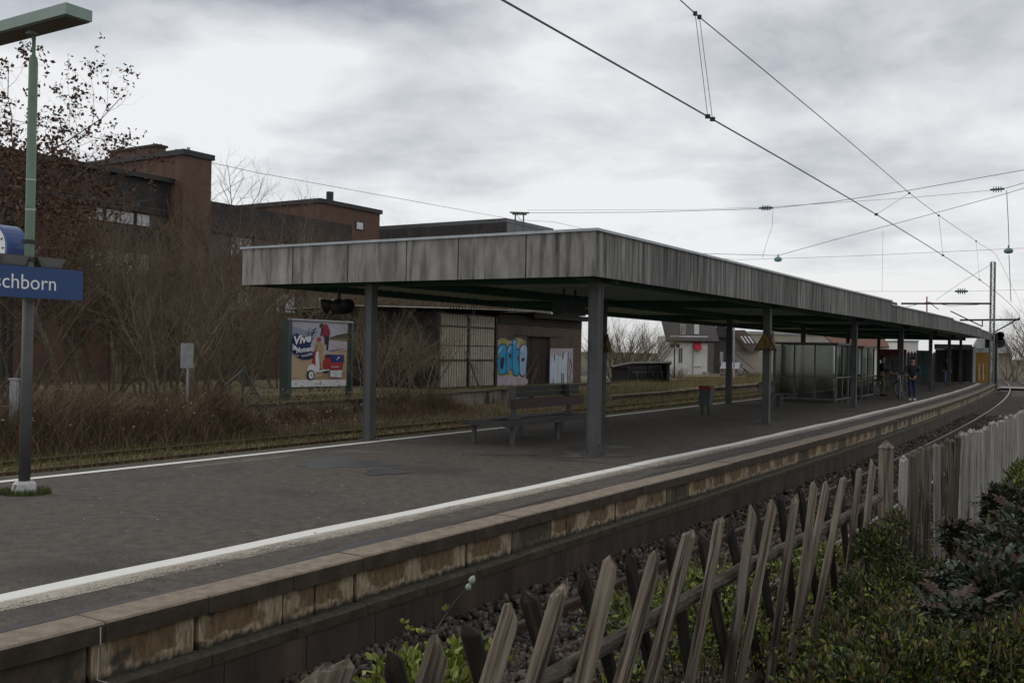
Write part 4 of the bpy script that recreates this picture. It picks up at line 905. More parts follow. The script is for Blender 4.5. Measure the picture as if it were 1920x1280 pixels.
pq([(605, 560), (802, 566), (804, 668), (635, 672)], 'blu'); pq([(596, 672), (800, 668), (780, 780), (600, 780)], 'red'); pq([(610, 784), (780, 780), (775, 885), (612, 878)], 'gry'); pq([(612, 786), (778, 784), (772, 882), (615, 874)], 'wht')
ps((700, 640), (735, 590), 8, 'wht', 16); ps((705, 610), (750, 605), 6, 'wht'); ps((665, 830), (700, 850), 14, 'gn'); ps((700, 820), (680, 860), 8, 'gn')
# lettering shadow plates
pq([(70, 470), (62, 400), (85, 290), (130, 262), (210, 300), (330, 330), (360, 330), (330, 430), (345, 520), (160, 560), (110, 545), (72, 500)], 'nav', sm=True)
pq([(190, 560), (250, 535), (365, 520), (368, 575), (300, 612), (220, 628), (190, 600)], 'nav', sm=True)
for a_, b_ in (((312, 190), (318, 300)), ((318, 300), (350, 325)), ((350, 325), (400, 260)), ((400, 260), (412, 185)), ((412, 185), (350, 225)), ((350, 225), (312, 190)), ((340, 300), (395, 225)), ((330, 270), (375, 235))): ps(a_, b_, 15, 'nav')
for a_, b_ in (((314, 195), (320, 298)), ((320, 298), (350, 318)), ((350, 318), (396, 258)), ((396, 258), (408, 192)), ((350, 230), (314, 195))): ps(a_, b_, 6, 'wht')
wobj('poster', po, pm, bb_, recalc=False)
def ptext(txt, zx, zy, w_, h_, m, rot, lift, bold=.02, shear=.0):
    o_ = bpnt(zx, zy, lift); a_ = math.radians(rot); ux = uu * math.cos(a_) + Vector((0, 0, 1)) * math.sin(a_); uy = -uu * math.sin(a_) + Vector((0, 0, 1)) * math.cos(a_)
    k = .0122 * 2.0
    put_text('poster_text', txt, m, bb_, o_ - bb_.location, ux, uy, width=w_ * .00408, height=h_ * .00244 * 1.0, bold=bold, shear=shear, ext=.001)
wm = pm[PK.index('wht')]
ptext('Vive', 100, 425, 215, 125, wm, 8, .13, .035, .2); ptext('le', 74, 505, 50, 95, wm, 8, .13, .03, .2); ptext('Moment', 130, 545, 210, 85, wm, 6, .13, .03, .1)
ptext('GAULOISES', 205, 600, 140, 34, wm, 9, .13, .01); ptext('GAULOISES', 625, 745, 100, 26, wm, -1, .13, .01)
for (x0, y0, x1, y1) in ((62, 893, 180, 882), (395, 975, 500, 966)): 
    mbx = MB(); mbx.poly([bpnt(x0, y0, .11), bpnt(x1, y0, .11), bpnt(x1, y1, .11), bpnt(x0, y1, .11)]); wobj('small_print_bar', mbx, pm[PK.index('sand2')], bb_)
# small sign and braced fence post in the scrub
ss_ = thing('small_sign', 'small pale blank sign on a post in the brown scrub', 'sign', PP(355, 742, -21.5))
mb = MB(); a_ = PP(355, 735, -21.5); mb.tube([Vector((a_.x, a_.y, -.6)), PP(355, 645, -21.5)], .035, 7); wobj('post', mb, m_galv, ss_)
for px_ in (342.5, 354.5):
    mb = MB(); p0, p1 = PP(px_, 690, -21.4), PP(px_ + 10.5, 690, -21.4); h_ = PP(px_, 643, -21.4).z; p1.z = p0.z
    mb.prism([p0, p1, Vector((p1.x, p1.y, h_)), Vector((p0.x, p0.y, h_))], nn_ * -.03); wobj('sign_panel', mb, m_galv, ss_)
bp_ = thing('fence_post', 'dark green fence post with two diagonal braces at the scrub edge', 'fence post', PP(458, 760, -22.5))
mb = MB(); mb.tube([PP(458, 800, -22.5), PP(459, 682, -22.5)], .04, 6); wobj('post', mb, m_gfr, bp_)
for q_ in ((425, 722), (492, 748)): mb = MB(); mb.tube([PP(459, 692, -22.5), PP(*q_, -22.5 + .3)], .03, 5); wobj('brace', mb, m_gfr, bp_)
lb = thing('grey_box', 'narrow grey cabinet box behind the lamp post at the left edge', 'box', PP(35, 750, -20.5))
mb = MB(); p0 = PP(31, 750, -20.5); mb.beam(Vector((p0.x, p0.y, -.6)), PP(31, 712, -20.5), .14, .14); wobj('body', mb, m_galv, lb); mb = MB(); mb.beam(PP(31, 712, -20.5), PP(31, 709, -20.5), .2, .2); wobj('cap', mb, m_galv, lb)
# ================================================================== PLATFORM FURNITURE
m_slat_b = mat('brown_slat', (.030, .014, .012), (.048, .024, .019), 4, .5, spec=.3); m_slat_d = mat('black_gloss_slat', (.010, .009, .008), (.018, .015, .014), 5, .45, c3=(.10, .09, .08), c3pos=(.66, .72), c3scale=9)
m_seat_g = mat('grey_seat', (.028, .028, .027), (.05, .05, .048), 5, .6)
b1 = thing('bench', 'long double sided slatted platform bench with brown and black back boards behind the nearest post', 'bench', W(15.96, -10.5), ang(17))
BL = 4.05
for k, y in enumerate((-.46, -.32, -.18, .20, .34, .48)):
    mb = MB(); mb.box((0, y - .062, .425), (BL, y + .062, .46)); obj('seat_slat', mb, m_seat_g if k < 3 else m_slat_b, b1)
mb = MB(); mb.box((-.02, -.54, .37), (.06, .56, .47)); mb.box((.06, -.54, .37), (BL, -.50, .42)); mb.box((.06, .52, .37), (BL, .56, .42)); obj('frame', mb, m_seat_g, b1)
for x in (.25, 2.0, 3.8):
    for y in (-.44, .44): mb = MB(); mb.box((x - .035, y - .035, 0), (x + .035, y + .035, .42)); obj('leg', mb, m_grey_post, b1)
for x in (1.0, 3.3): mb = MB(); mb.box((x - .03, -.05, .44), (x + .03, .05, .66)); mb.box((x - .05, -.12, .44), (x + .05, .12, .52)); mb.box((x - .02, -.02, .66), (x + .02, .12, 1.1)); obj('back_support', mb, m_grey_post, b1)
mb = MB(); mb.box((.80, -.14, .66), (BL - .3, -.04, .85)); obj('back_board', mb, m_slat_b, b1)
for z0, z1 in ((.87, .97), (.985, 1.09)): mb = MB(); mb.box((1.05, .10, z0), (BL - .1, .16, z1)); obj('back_slat', mb, m_slat_d, b1)
m_wire_b = flat('mesh_steel', (.05, .055, .055), .5)
b2 = thing('bench', 'dark wire mesh bench between the second canopy posts', 'bench', W(33.6, -10.6), ang(34))
mb = MB()
for i in range(14): x = i * .15; mb.tube([(x, .0, .86), (x, .03, .5), (x, -.05, .45), (x, -.50, .44)], .008, 4)
for y_, z_ in ((.0, .86), (.02, .72), (.03, .58), (-.05, .45), (-.2, .446), (-.35, .443), (-.5, .44)): mb.tube([(0, y_, z_), (1.95, y_, z_)], .013, 5)
obj('seat_mesh', mb, m_wire_b, b2)
mb = MB(); mb.box((.0, .012, .5), (1.95, .02, .86)); obj('back_sheet', mb, m_wire_b, b2)
for x in (.4, 1.5): mb = MB(); mb.box((x - .05, -.35, 0), (x + .05, -.2, .43)); obj('leg', mb, m_wire_b, b2)
bn = thing('litter_bin', 'grey litter bin with red top on two legs standing on the platform', 'litter bin', PG(1323, 777), ang(28))
mb = MB(); mb.prism([(-.14, -.16, .26), (.14, -.16, .26), (.17, -.19, .72), (-.17, -.19, .72)], (0, .34, 0)); obj('body', mb, mat('bin_grey', (.055, .06, .065), (.08, .085, .09), 5, .5), bn)
mb = MB(); mb.box((-.175, -.20, .72), (.175, .165, .86)); mb.box((-.12, -.21, .76), (.12, -.2, .82)); obj('lid', mb, mat('bin_red', (.11, .018, .02), (.16, .028, .028), 5, .5), bn)
for y in (-.1, .1): mb = MB(); mb.box((-.03, y - .03, 0), (.03, y + .03, .26)); obj('leg', mb, m_dark, bn)
# warning triangles on posts
m_tri = mat('sign_ochre', (.13, .075, .018), (.17, .10, .022), 5, .6); m_trid = mat('sign_back', (.035, .028, .024), (.06, .045, .035), 5, .6)
def tri_sign(s, p, z, sz, label):
    t = thing('warning_sign', label, 'warning sign', W(s, p, z), ang(s))
    for i, (rx_, off) in enumerate(((math.pi / 2 * 0, (-.14, 0)), (math.pi / 2, (0, -.14)))):
        h = sz * .87; mb = MB()
        if i == 0: pts = [(-.14, -sz / 2, 0), (-.14, sz / 2, 0), (-.14, 0, h)]; d = (-.02, 0, 0); n_ = Vector((-1, 0, 0)); sd = Vector((0, 1, 0))
        else: pts = [(-sz / 2, -.14, 0), (sz / 2, -.14, 0), (0, -.14, h)]; d = (0, -.02, 0); n_ = Vector((0, -1, 0)); sd = Vector((1, 0, 0))
        mb.prism(pts, d); pl = obj('plate', mb, m_trid, t)
        c = Vector(((pts[0][0] + pts[1][0]) / 2, (pts[0][1] + pts[1][1]) / 2, h / 3)) ; mb = MB(); q_ = [c + (Vector(v) - c) * .76 + n_ * .024 for v in pts]; mb.prism(q_, n_ * .004); obj('face', mb, m_tri, pl)
        c2 = c + n_ * .031; up = Vector((0, 0, 1)); k = sz * .55; mb = MB(); mb.poly([c2 + sd * .06 * k + up * .33 * k, c2 + sd * .12 * k + up * .33 * k, c2 + sd * .02 * k + up * .02 * k, c2 + sd * .12 * k + up * .04 * k, c2 - sd * .08 * k - up * .30 * k, c2 + sd * .0 * k - up * .06 * k, c2 - sd * .10 * k - up * .04 * k])
        obj('flash_symbol', mb, m_black, pl)
tri_sign(24.3, -12.12, 1.80, .58, 'ochre triangular warning sign wrapped round the second far canopy post')
tri_sign(25.85, -8.08, 1.93, .62, 'brown triangular warning sign wrapped round the second near canopy post')
# hanging things
hb = thing('display_board', 'dark departure display box hanging under the canopy near the first post', 'display board', PP(1068, 578, -11.0), ang(20))
mb = MB(); mb.box((-.55, -.14, -.16), (.55, .14, .16)); obj('box', mb, m_dark, hb); mb = MB(); mb.box((-.5, -.145, -.12), (.5, -.142, .12)); obj('screen', mb, m_black, hb); mb = MB(); mb.box((-.3, -.02, .16), (-.26, .02, ZC - hb.location.z)); mb.box((.26, -.02, .16), (.3, .02, ZC - hb.location.z)); obj('hanger', mb, m_dark, hb)
wq = PP(636, 575, -14.2); hs_ = thing('hanging_speaker', 'black twin horn loudspeaker hanging under the far left edge of the canopy', 'loudspeaker', wq, ang(16))
mb = MB(); mb.lathe([(.02, -.16), (.12, -.15), (.19, -.04), (.19, .05), (.12, .12), (.05, .16)], n=14); obj('body', mb, m_black, hs_, True)
for sx_ in (-1, 1): mb = MB(); mb.tube([(0, sx_ * .1, .03), (-.05, sx_ * .2, .05), (-.1, sx_ * .32, .0)], [.07, .1, .17], 12); obj('horn', mb, m_black, hs_, True)
mb = MB(); mb.box((-.02, -.02, .1), (.02, .02, ZC - wq.z)); obj('hanger', mb, m_dark, hs_)
# shelters
m_fr = mat('shelter_frame', (.10, .105, .10), (.14, .145, .14), 4, .5)
def shelter(label, s0_, p0, L_, D, H_, gap_side, bench=True, nx=4):
    t = thing('waiting_shelter', label, 'shelter', W(s0_, p0), ang(s0_ + L_ / 2))
    fr = MB()
    for x in np.linspace(0, L_, nx + 1):
        for y in (0, D): fr.box((x - .035, y - .035, 0), (x + .035, y + .035, H_))
    obj('frame', fr, m_fr, t)
    for y in np.linspace(D / 3, D * 2 / 3, 2):
        mb = MB(); mb.box((-.03, y - .025, 0.1), (.03, y + .025, H_)); obj('mullion', mb, m_fr, t)
    mb = MB(); mb.box((-.05, -.08, H_), (L_ + .05, D + .08, H_ + .09)); obj('roof', mb, m_fr, t)
    mb = MB()
    for y in (0, D): mb.box((.035, y - .02, .95), (L_ - .035, y + .02, 1.0)); mb.box((.035, y - .02, .12), (L_ - .035, y + .02, .17))
    mb.box((-.02, .035, .95), (.02, D - .035, 1.0)); mb.box((-.02, .035, .12), (.02, D - .035, .17)); mb.box((L_ - .02, .035, .95), (L_ + .02, D - .035, 1.0)); obj('rail', mb, m_fr, t)
    xs = np.linspace(0, L_, nx + 1)
    for i in range(nx):
        for y in (0, D):
            if y == 0 and i in gap_side: continue
            for z0, z1 in ((.18, .94), (1.01, H_ - .02)): mb = MB(); mb.box((xs[i] + .045, y - .005, z0), (xs[i + 1] - .045, y + .005, z1)); obj('pane', mb, m_glass, t)
    ys = [.04, D / 3, D * 2 / 3, D - .04]
    for x in (0, L_):
        for i in range(3):
            for z0, z1 in ((.18, .94), (1.01, H_ - .02)): mb = MB(); mb.box((x - .005, ys[i] + .03, z0), (x + .005, ys[i + 1] - .03, z1)); obj('pane', mb, m_glass, t)
    if bench:
        mb = MB(); mb.box((.4, D - .5, .42), (L_ - .4, D - .12, .46)); obj('seat', mb, m_wire_b, t)
        for x in (.6, L_ - .6): mb = MB(); mb.box((x - .04, D - .35, 0), (x + .04, D - .27, .42)); obj('seat_leg', mb, m_wire_b, t)
    return t
shelter('glazed waiting shelter with grey frame standing under the canopy', 38.9, -9.2, 3.3, 2.35, 2.22, (1,), True, 3)
shelter('narrow glass windbreak with timetable case beside the waiting shelter', 43.4, -9.1, 2.7, .9, 2.15, (), False, 2)
# ================================================================== PEOPLE AND BICYCLES
m_skin = flat('skin', (.30, .18, .13), .6); m_jkt = mat('jacket_black', (.012, .013, .018), (.02, .021, .028), 9, .8); m_jean = mat('jeans_blue', (.022, .032, .075), (.035, .05, .10), 9, .9); m_hair = flat('hair_dark', (.015, .012, .010), .7)
m_khaki = mat('khaki_trousers', (.07, .068, .05), (.10, .095, .07), 9, .9); m_shoe_w = flat('shoes_white', (.55, .54, .52)); m_jean2 = mat('jeans_pale', (.10, .14, .28), (.15, .19, .33), 9, .9)
def skin_obj(name, joints, edges, m, parent, sub=1, root=0):
    me = bpy.data.meshes.new(name); me.from_pydata([j[0] for j in joints], edges, []); o = bpy.data.objects.new(name, me); COL.objects.link(o)
    md = o.modifiers.new('s', 'SKIN'); md.use_smooth_shade = True
    for i, j in enumerate(joints):
        r = j[1] if isinstance(j[1], tuple) else (j[1], j[1]); me.skin_vertices[0].data[i].radius = r; me.skin_vertices[0].data[i].use_root = (i == root)
    ms = o.modifiers.new('b', 'SUBSURF'); ms.levels = sub; ms.render_levels = sub
    bpy.context.view_layer.update(); m2 = bpy.data.meshes.new_from_object(o.evaluated_get(bpy.context.evaluated_depsgraph_get()))
    m2.materials.clear(); m2.materials.append(m); COL.objects.unlink(o); bpy.data.objects.remove(o); bpy.data.meshes.remove(me); m2.name = name
    return link(name, m2, parent)
def person(label, loc, rz, arms, legs, mtop, mbot, mshoe, look=0.0, sc=1.0):
    t = thing('person', label, 'person', loc, rz); V = Vector
    J = [(V((0, 0, .95)), (.15, .11)), (V((0, 0, 1.15)), (.14, .10)), (V((0.01, 0, 1.38)), (.17, .11)), (V((0.01, 0, 1.50)), .065), (V((0.02, 0, 1.58)), .075), (V((0.025, 0, 1.67)), .098), (V((0.02, 0, 1.755)), .07)]
    E = [(0, 1), (1, 2), (2, 3), (3, 4), (4, 5), (5, 6)]
    AJ = []
    for sd_, (el, ha) in zip((-1, 1), arms):
        sh = V((0, sd_ * .18, 1.42)); el, ha = V(el), V(ha); b = len(J); J += [(sh, .062), (el, .046), (ha, .030), (ha + (ha - el).normalized() * .07, (.042, .022))]; E += [(2, b), (b, b + 1), (b + 1, b + 2), (b + 2, b + 3)]; AJ.append((sh, el, ha))
        d = (ha - el).normalized(); pr = V((0, 0, 1)) - d * d.z; pr.normalize(); tip = ha + d * .07
        for q_ in range(4): b2 = len(J); J += [(tip + pr * (.022 * (q_ - 1.5)) + d * .04, .010), (tip + pr * (.024 * (q_ - 1.5)) + d * .07 - V((0, 0, .02)), .009)]; E += [(b + 3, b2), (b2, b2 + 1)]
        b2 = len(J); J += [(ha + d * .05 + V((0, -sd_ * .04, .01)), .011)]; E += [(b + 2, b2)]
    LJ = []
    for sd_, (kn, an) in zip((-1, 1), legs):
        hp_ = V((0, sd_ * .09, .90)); kn, an = V(kn), V(an); b = len(J); J += [(hp_, .088), (kn, .058), (an, .038), (an + V((.14, 0, -.045)), (.04, .03))]; E += [(0, b), (b, b + 1), (b + 1, b + 2), (b + 2, b + 3)]; LJ.append((hp_, kn, an))
    skin_obj('body', J, E, m_skin, t, 1)
    # clothing
    TJ = [(V((0, 0, .88)), (.178, .135)), (V((0, 0, 1.12)), (.168, .125)), (V((.01, 0, 1.38)), (.195, .132)), (V((0.01, 0, 1.49)), (.085, .08))]; TE = [(0, 1), (1, 2), (2, 3)]
    for sh, el, ha in AJ: b = len(TJ); TJ += [(sh, .082), (el, .064), (ha, .046)]; TE += [(2, b), (b, b + 1), (b + 1, b + 2)]
    skin_obj('jacket', TJ, TE, mtop, t, 1)
    PJ = [(V((0, 0, .97)), (.165, .125))]; PE_ = []
    for hp_, kn, an in LJ: b = len(PJ); PJ += [(hp_ + V((0, 0, -.03)), .108), (kn, .078), (an + V((0, 0, .02)), .062)]; PE_ += [(0, b), (b, b + 1), (b + 1, b + 2)]
    skin_obj('trousers', PJ, PE_, mbot, t, 1)
    for hp_, kn, an in LJ:
        mb = MB(); x, y, z = an; mb.prism([(x - .07, y - .045, z - .085), (x + .18, y - .045, z - .085), (x + .20, y - .045, z - .05), (x + .08, y - .045, z + .01), (x - .07, y - .045, z + .02)], (0, .09, 0)); obj('shoe', mb, mshoe, t)
    skin_obj('hair', [(V((-.015, 0, 1.70)), (.095, .10)), (V((0.0, 0, 1.765)), (.085, .085)), (V((-.05, 0, 1.62)), .06)], [(0, 1), (0, 2)], m_hair, t, 1)
    mb = MB(); mb.prism([(.115, -.012, 1.66), (.115, .012, 1.66), (.118, 0, 1.70)], (.022, 0, -.012)); 
    for sd_ in (-1, 1): mb.box((-.005, sd_ * .10 - .012, 1.64), (.03, sd_ * .10 + .012, 1.70))
    obj('nose_and_ears', mb, m_skin, t); mb = MB()
    for sd_ in (-1, 1): mb.box((.108, sd_ * .035 - .014, 1.695), (.118, sd_ * .035 + .014, 1.707))
    mb.box((.108, -.025, 1.632), (.118, .025, 1.640)); obj('eyes_and_mouth', mb, m_hair, t)
    t.scale = (sc, sc, sc); return t
def bicycle(label, loc, rz, group=None, lean=0.0):
    t = thing('bicycle', label, 'bicycle', loc, rz, group); t.rotation_euler = (lean, 0, rz)
    for x in (-.52, .52):
        wh = MB(); R_ = .34
        wh.tube([(x + R_ * math.cos(a_), 0, R_ + R_ * math.sin(a_)) for a_ in np.linspace(0, 2 * math.pi, 25)], .019, 6, cap=False); w_ = obj('wheel', wh, m_black, t)
        rm = MB(); rm.tube([(x + .315 * math.cos(a_), 0, R_ + .315 * math.sin(a_)) for a_ in np.linspace(0, 2 * math.pi, 25)], .010, 5, cap=False)
        for k in range(14): a_ = k * 2 * math.pi / 14; rm.tube([(x, 0.02 * (-1) ** k, R_), (x + .31 * math.cos(a_), 0, R_ + .31 * math.sin(a_))], .003, 3)
        rm.tube([(x, -.05, R_), (x, .05, R_)], .02, 6); obj('rim', rm, m_galv, w_)
        md = MB(); md.tube([(x + .37 * math.cos(a_), 0, R_ + .37 * math.sin(a_)) for a_ in np.linspace(.4, 2.6, 12)], .02, 5); obj('mudguard', md, m_dark, t)
    fr = MB()
    for a_, b_ in (((-.52, 0, .34), (-.08, 0, .28)), ((-.08, 0, .28), (.36, 0, .74)), ((-.08, 0, .28), (-.22, 0, .86)), ((-.20, 0, .74), (.34, 0, .86)), ((-.52, 0, .34), (-.19, 0, .72))): fr.tube([a_, b_], .018, 6)
    obj('frame', fr, m_dark, t)
    fk = MB(); fk.tube([(.33, 0, .98), (.39, 0, .66)], .02, 6)
    for y in (-.05, .05): fk.tube([(.39, y * .6, .68), (.45, y, .5), (.52, y, .34)], .012, 5)
    obj('fork', fk, m_galv, t)
    hb_ = MB(); hb_.tube([(.20, -.30, 1.04), (.30, -.22, 1.07), (.35, -.06, 1.05), (.35, .06, 1.05), (.30, .22, 1.07), (.20, .30, 1.04)], .012, 6); hb_.tube([(.33, 0, .96), (.34, 0, 1.06)], .014, 6); obj('handlebar', hb_, m_galv, t)
    sd_ = MB(); sd_.prism([(-.38, -.08, .93), (-.38, .08, .93), (-.1, .02, .94), (-.1, -.02, .94)], (0, 0, .05)); sd_.tube([(-.22, 0, .84), (-.24, 0, .93)], .014, 5); obj('saddle', sd_, m_black, t)
    pd_ = MB(); pd_.tube([(-.08, -.06, .28), (-.02, -.10, .13), (-.02, -.18, .13)], .012, 5); pd_.tube([(-.08, .06, .28), (-.14, .10, .43), (-.14, .18, .43)], .012, 5); pd_.tube([(-.08 + .09 * math.cos(a_), -.05, .28 + .09 * math.sin(a_)) for a_ in np.linspace(0, 2 * math.pi, 13)], .006, 4, cap=False); obj('pedal', pd_, m_dark, t)
    rk_ = MB(); rk_.box((-.72, -.07, .74), (-.34, .07, .755)); rk_.tube([(-.7, .06, .74), (-.52, .05, .36)], .007, 4); rk_.tube([(-.7, -.06, .74), (-.52, -.05, .36)], .007, 4); obj('rack', rk_, m_dark, t)
    lp_ = MB(); lp_.lathe([(.02, 0), (.045, .03), (.045, .06), (.02, .08)], (.44, 0, .84), 8); obj('headlamp', lp_, m_galv, t)
    return t
pw = PG(1710, 751); back = math.pi + ang(44)
# walks towards the camera; the bicycle is wheeled on his right hand side
person('person in dark jacket and blue jeans wheeling a bicycle along the platform edge', pw, back + .25, [((.16, -.32, 1.18), (.36, -.52, 1.03)), ((.12, .30, 1.20), (.30, .10, 1.02))], [((.10, -.09, .50), (.02, -.09, .09)), ((.02, .09, .50), (-.06, .10, .09))], m_jkt, m_jean, m_shoe_w)
bicycle('dark bicycle seen head on, wheeled along the platform by the person in blue jeans', PG(1689, 748), back + .05)
person('person in dark coat and khaki trousers standing behind the fourth near canopy post', PG(1654, 742), back + 1.5, [((.12, -.26, 1.18), (.34, -.18, 1.08)), ((.12, .26, 1.18), (.36, .14, 1.06))], [((.05, -.09, .50), (.0, -.10, .09)), ((.05, .09, .50), (.02, .12, .09))], m_jkt, m_khaki, m_black, sc=1.03)
bicycle('dark bicycle half hidden behind the fourth near canopy post', PG(1668, 741), back + 1.9)
person('distant person in dark top and pale jeans near the platform end wall', PG(1775, 720), back + .1, [((.0, -.26, 1.18), (.12, -.25, .95)), ((.0, .26, 1.18), (.10, .26, .95))], [((.10, -.09, .50), (.05, -.09, .09)), ((.02, .09, .50), (-.05, .10, .09))], m_jkt, m_jean2, m_black)
# ================================================================== FAR END OF THE PLATFORM
def ybox(x0, x1, y0, y1, Y, depth, m, name, root):     # block whose near face covers the given picture span at depth Y
    A = PY(x0, y1, Y); B = PY(x1, y0, Y); mb = MB(); mb.box((A.x, Y, A.z), (B.x, Y + depth, B.z)); return wobj(name, mb, m, root)
ew = thing('end_wall_building', 'dark brown boarded stair enclosure closing the far end of the platform', 'building', PY(1790, 718, 72))
m_dkb = mat('dark_brown_board', (.022, .016, .015), (.034, .025, .022), 2, .8, coord='World'); m_teal = mat('teal_panel', (.010, .045, .045), (.016, .06, .058), 2, .6, coord='World')
for i, (a_, b_) in enumerate(((1756, 1772), (1773, 1790), (1791, 1808), (1809, 1823))): ybox(a_, b_, 655, 716, 72, .3, m_dkb, 'wall_panel', ew)
ybox(1756, 1823, 646, 654.5, 71.9, .4, mat('pale_lintel', (.16, .15, .14), (.22, .2, .18), 2, coord='World'), 'lintel', ew); ybox(1823.5, 1830, 650, 717, 71, .4, m_galv, 'corner_post', ew)
yl = thing('yellow_wall', 'ochre yellow wall block with dark and white scrawl at the platform end', 'wall', PY(1843, 718, 73))
m_yel = mat('ochre_wall', (.30, .17, .035), (.25, .14, .03), 1.2, .8, coord='World'); ybox(1832, 1856, 661, 721, 73, .6, m_yel, 'wall', yl); ybox(1832, 1856, 653, 660.8, 73, .6, m_galv, 'cap', yl)
c_ = PY(1841, 692, 72.97); mb = MB(); mb.poly([c_ + Vector((.42 * math.cos(t), -.004, .25 * math.sin(t) * (1 + .2 * math.sin(3 * t)))) for t in np.linspace(0, 6.28, 17)[:-1]]); wobj('scrawl', mb, mat('scrawl_brown', (.10, .03, .01), (.30, .16, .03), 2, coord='World', lo=.45, hi=.5), yl)
mb = MB()
for dx in (-.2, .1): q_ = c_ + Vector((dx, -.008, 0)); mb.poly([q_ + Vector((-.04, 0, .45)), q_ + Vector((.03, 0, .45)), q_ + Vector((.05, 0, -.8)), q_ + Vector((-.03, 0, -.8))])
wobj('drip_marks', mb, flat('drip_white', (.5, .45, .36)), yl)
tk = thing('ticket_kiosk', 'kiosk with dark red top beside the people at the far platform end', 'kiosk', PY(1685, 735, 60))
ybox(1668, 1700, 666, 731, 62, 1.5, mat('kiosk_grey', (.06, .06, .06), (.09, .085, .085), 2, coord='World'), 'body', tk); ybox(1668, 1700, 655, 665.8, 61.9, 1.7, mat('kiosk_red', (.09, .015, .022), (.13, .02, .03), 2, coord='World'), 'top', tk); ybox(1674, 1690, 676, 705, 61.95, .05, m_dark, 'window', tk)
tp = thing('teal_cabinet', 'teal vending cabinet between the far canopy posts', 'cabinet', PY(1738, 722, 66)); ybox(1727, 1746, 657, 706, 66, .8, m_teal, 'body', tp); ybox(1727, 1746, 706.2, 721, 66, .8, m_dark, 'plinth', tp); ybox(1730, 1742, 664, 680, 65.97, .03, m_dark, 'display', tp)
pf = thing('palisade', 'grey board palisade with spiked top behind the person with the bicycle', 'fence', PY(1712, 730, 76)); 
mpf = MB(); a_ = PY(1700, 722, 76); mpf.box((0, 0, 0), (.22, .05, PY(1700, 662, 76).z - a_.z)); mpf.add([(0, 0, PY(1700, 662, 76).z - a_.z), (.22, 0, PY(1700, 662, 76).z - a_.z), (.11, 0.02, PY(1700, 657, 76).z - a_.z)], [(0, 1, 2)]); me = mpf.mesh('board', mat('palisade_grey', (.06, .062, .062), (.09, .09, .09), 2, rnd=.2))
for k in range(13): link('board', me, pf, (a_.x + k * .245 - pf.location.x, a_.y - pf.location.y, a_.z - pf.location.z))
# ================================================================== HOUSES BEYOND THE TRACKS
m_rend = mat('white_render', (.55, .54, .52), (.64, .63, .60), 1.5, .85, coord='World'); m_beige = mat('beige_render', (.30, .275, .235), (.36, .33, .285), 1, .85, coord='World'); m_roof = mat('dark_roof_tiles', (.040, .036, .036), (.065, .058, .056), 3, .8, coord='World'); m_roofb = mat('brown_roof_tiles', (.060, .042, .034), (.085, .062, .05), 3, .8, coord='World')
m_pane = flat('window_pane', (.06, .07, .08), .15); m_pane_l = mat('window_pane_bright', (.52, .54, .56), (.62, .64, .66), .8, .3, coord='World')
def window(x0, x1, y0, y1, Y, root, fr=m_white, pn=None, mull=True):
    f = ybox(x0, x1, y0, y1, Y - .06, .06, fr, 'window', root); w_ = (x1 - x0); h_ = (y1 - y0); t_ = max(.9, w_ * .12)
    A, B = PY(x0 + t_, y1 - t_, Y - .08), PY(x1 - t_, y0 + t_, Y - .08); mb = MB(); xm = (A.x + B.x) / 2
    if mull: mb.box((A.x, Y - .085, A.z), (xm - .04, Y - .062, B.z)); mb.box((xm + .04, Y - .085, A.z), (B.x, Y - .062, B.z))
    else: mb.box((A.x, Y - .085, A.z), (B.x, Y - .062, B.z))
    pn_ = wobj('pane', mb, pn or m_pane, root); pn_.parent = f; return f
hw = thing('white_house', 'white rendered house with dark tiled roof and red awning seen under the canopy', 'house', PY(1295, 702, 95))
ybox(1255, 1327, 630, 706, 95, 8, m_rend, 'wall', hw); 
A = PY(1250, 636, 94.4); B = PY(1332, 588, 99); mb = MB(); mb.prism([(A.x, 94.4, A.z - .1), (B.x, 94.4, A.z - .1), (B.x, 99, B.z), (A.x, 99, B.z)], (0, .2, -.15)); wobj('roof', mb, m_roof, hw)
mb = MB(); A = PY(1327, 706, 95); B = PY(1342, 632, 95); mb.prism([(A.x, 95, A.z), (B.x, 99, A.z), (B.x, 99, B.z), (A.x, 95, B.z)], (-.1, .3, 0)); wobj('side_wall', mb, m_beige, hw)
for x in (1276, 1302): window(x, x + 9, 608, 626, 95.2, hw, pn=m_pane_l if x > 1300 else None)
window(1302, 1313, 656, 684, 95, hw, pn=m_pane_l); window(1272, 1280, 652, 680, 95, hw, MATS['beige_render'])
mb = MB(); A = PY(1301, 656, 94.9); B = PY(1313.5, 639, 94.9); mb.prism([(A.x, 94.9, B.z), (A.x, 94.2, A.z), (A.x, 94.9, A.z)], (B.x - A.x, 0, 0)); wobj('awning', mb, mat('awning_red', (.38, .02, .04), (.45, .03, .05), 3, coord='World'), hw)
mb = MB(); A = PY(1299, 702, 94.9); mb.tube([A, PY(1299, 645, 94.9)], .05, 5); wobj('downpipe', mb, MATS['beige_render'], hw)
ybox(1300, 1315, 684.2, 686, 94.85, .15, m_white, 'sill', hw); ybox(1322, 1329, 697, 706, 94.0, 1, MATS['beige_render'], 'step', hw)
dh = thing('dark_house', 'dark narrow gabled house between the white house and the canopy post', 'house', PY(1350, 700, 100)); ybox(1338, 1372, 628, 704, 102, 6, mat('dark_cladding', (.05, .045, .045), (.07, .062, .06), 2, coord='World'), 'wall', dh)
A = PY(1334, 632, 101); B = PY(1376, 600, 101); mb = MB(); mb.prism([(A.x, 101.5, A.z), (B.x, 101.5, A.z), ((A.x + B.x) / 2, 101.5, B.z)], (0, 7, 0)); wobj('roof', mb, m_roof, dh); window(1350, 1356, 660, 680, 102, dh)
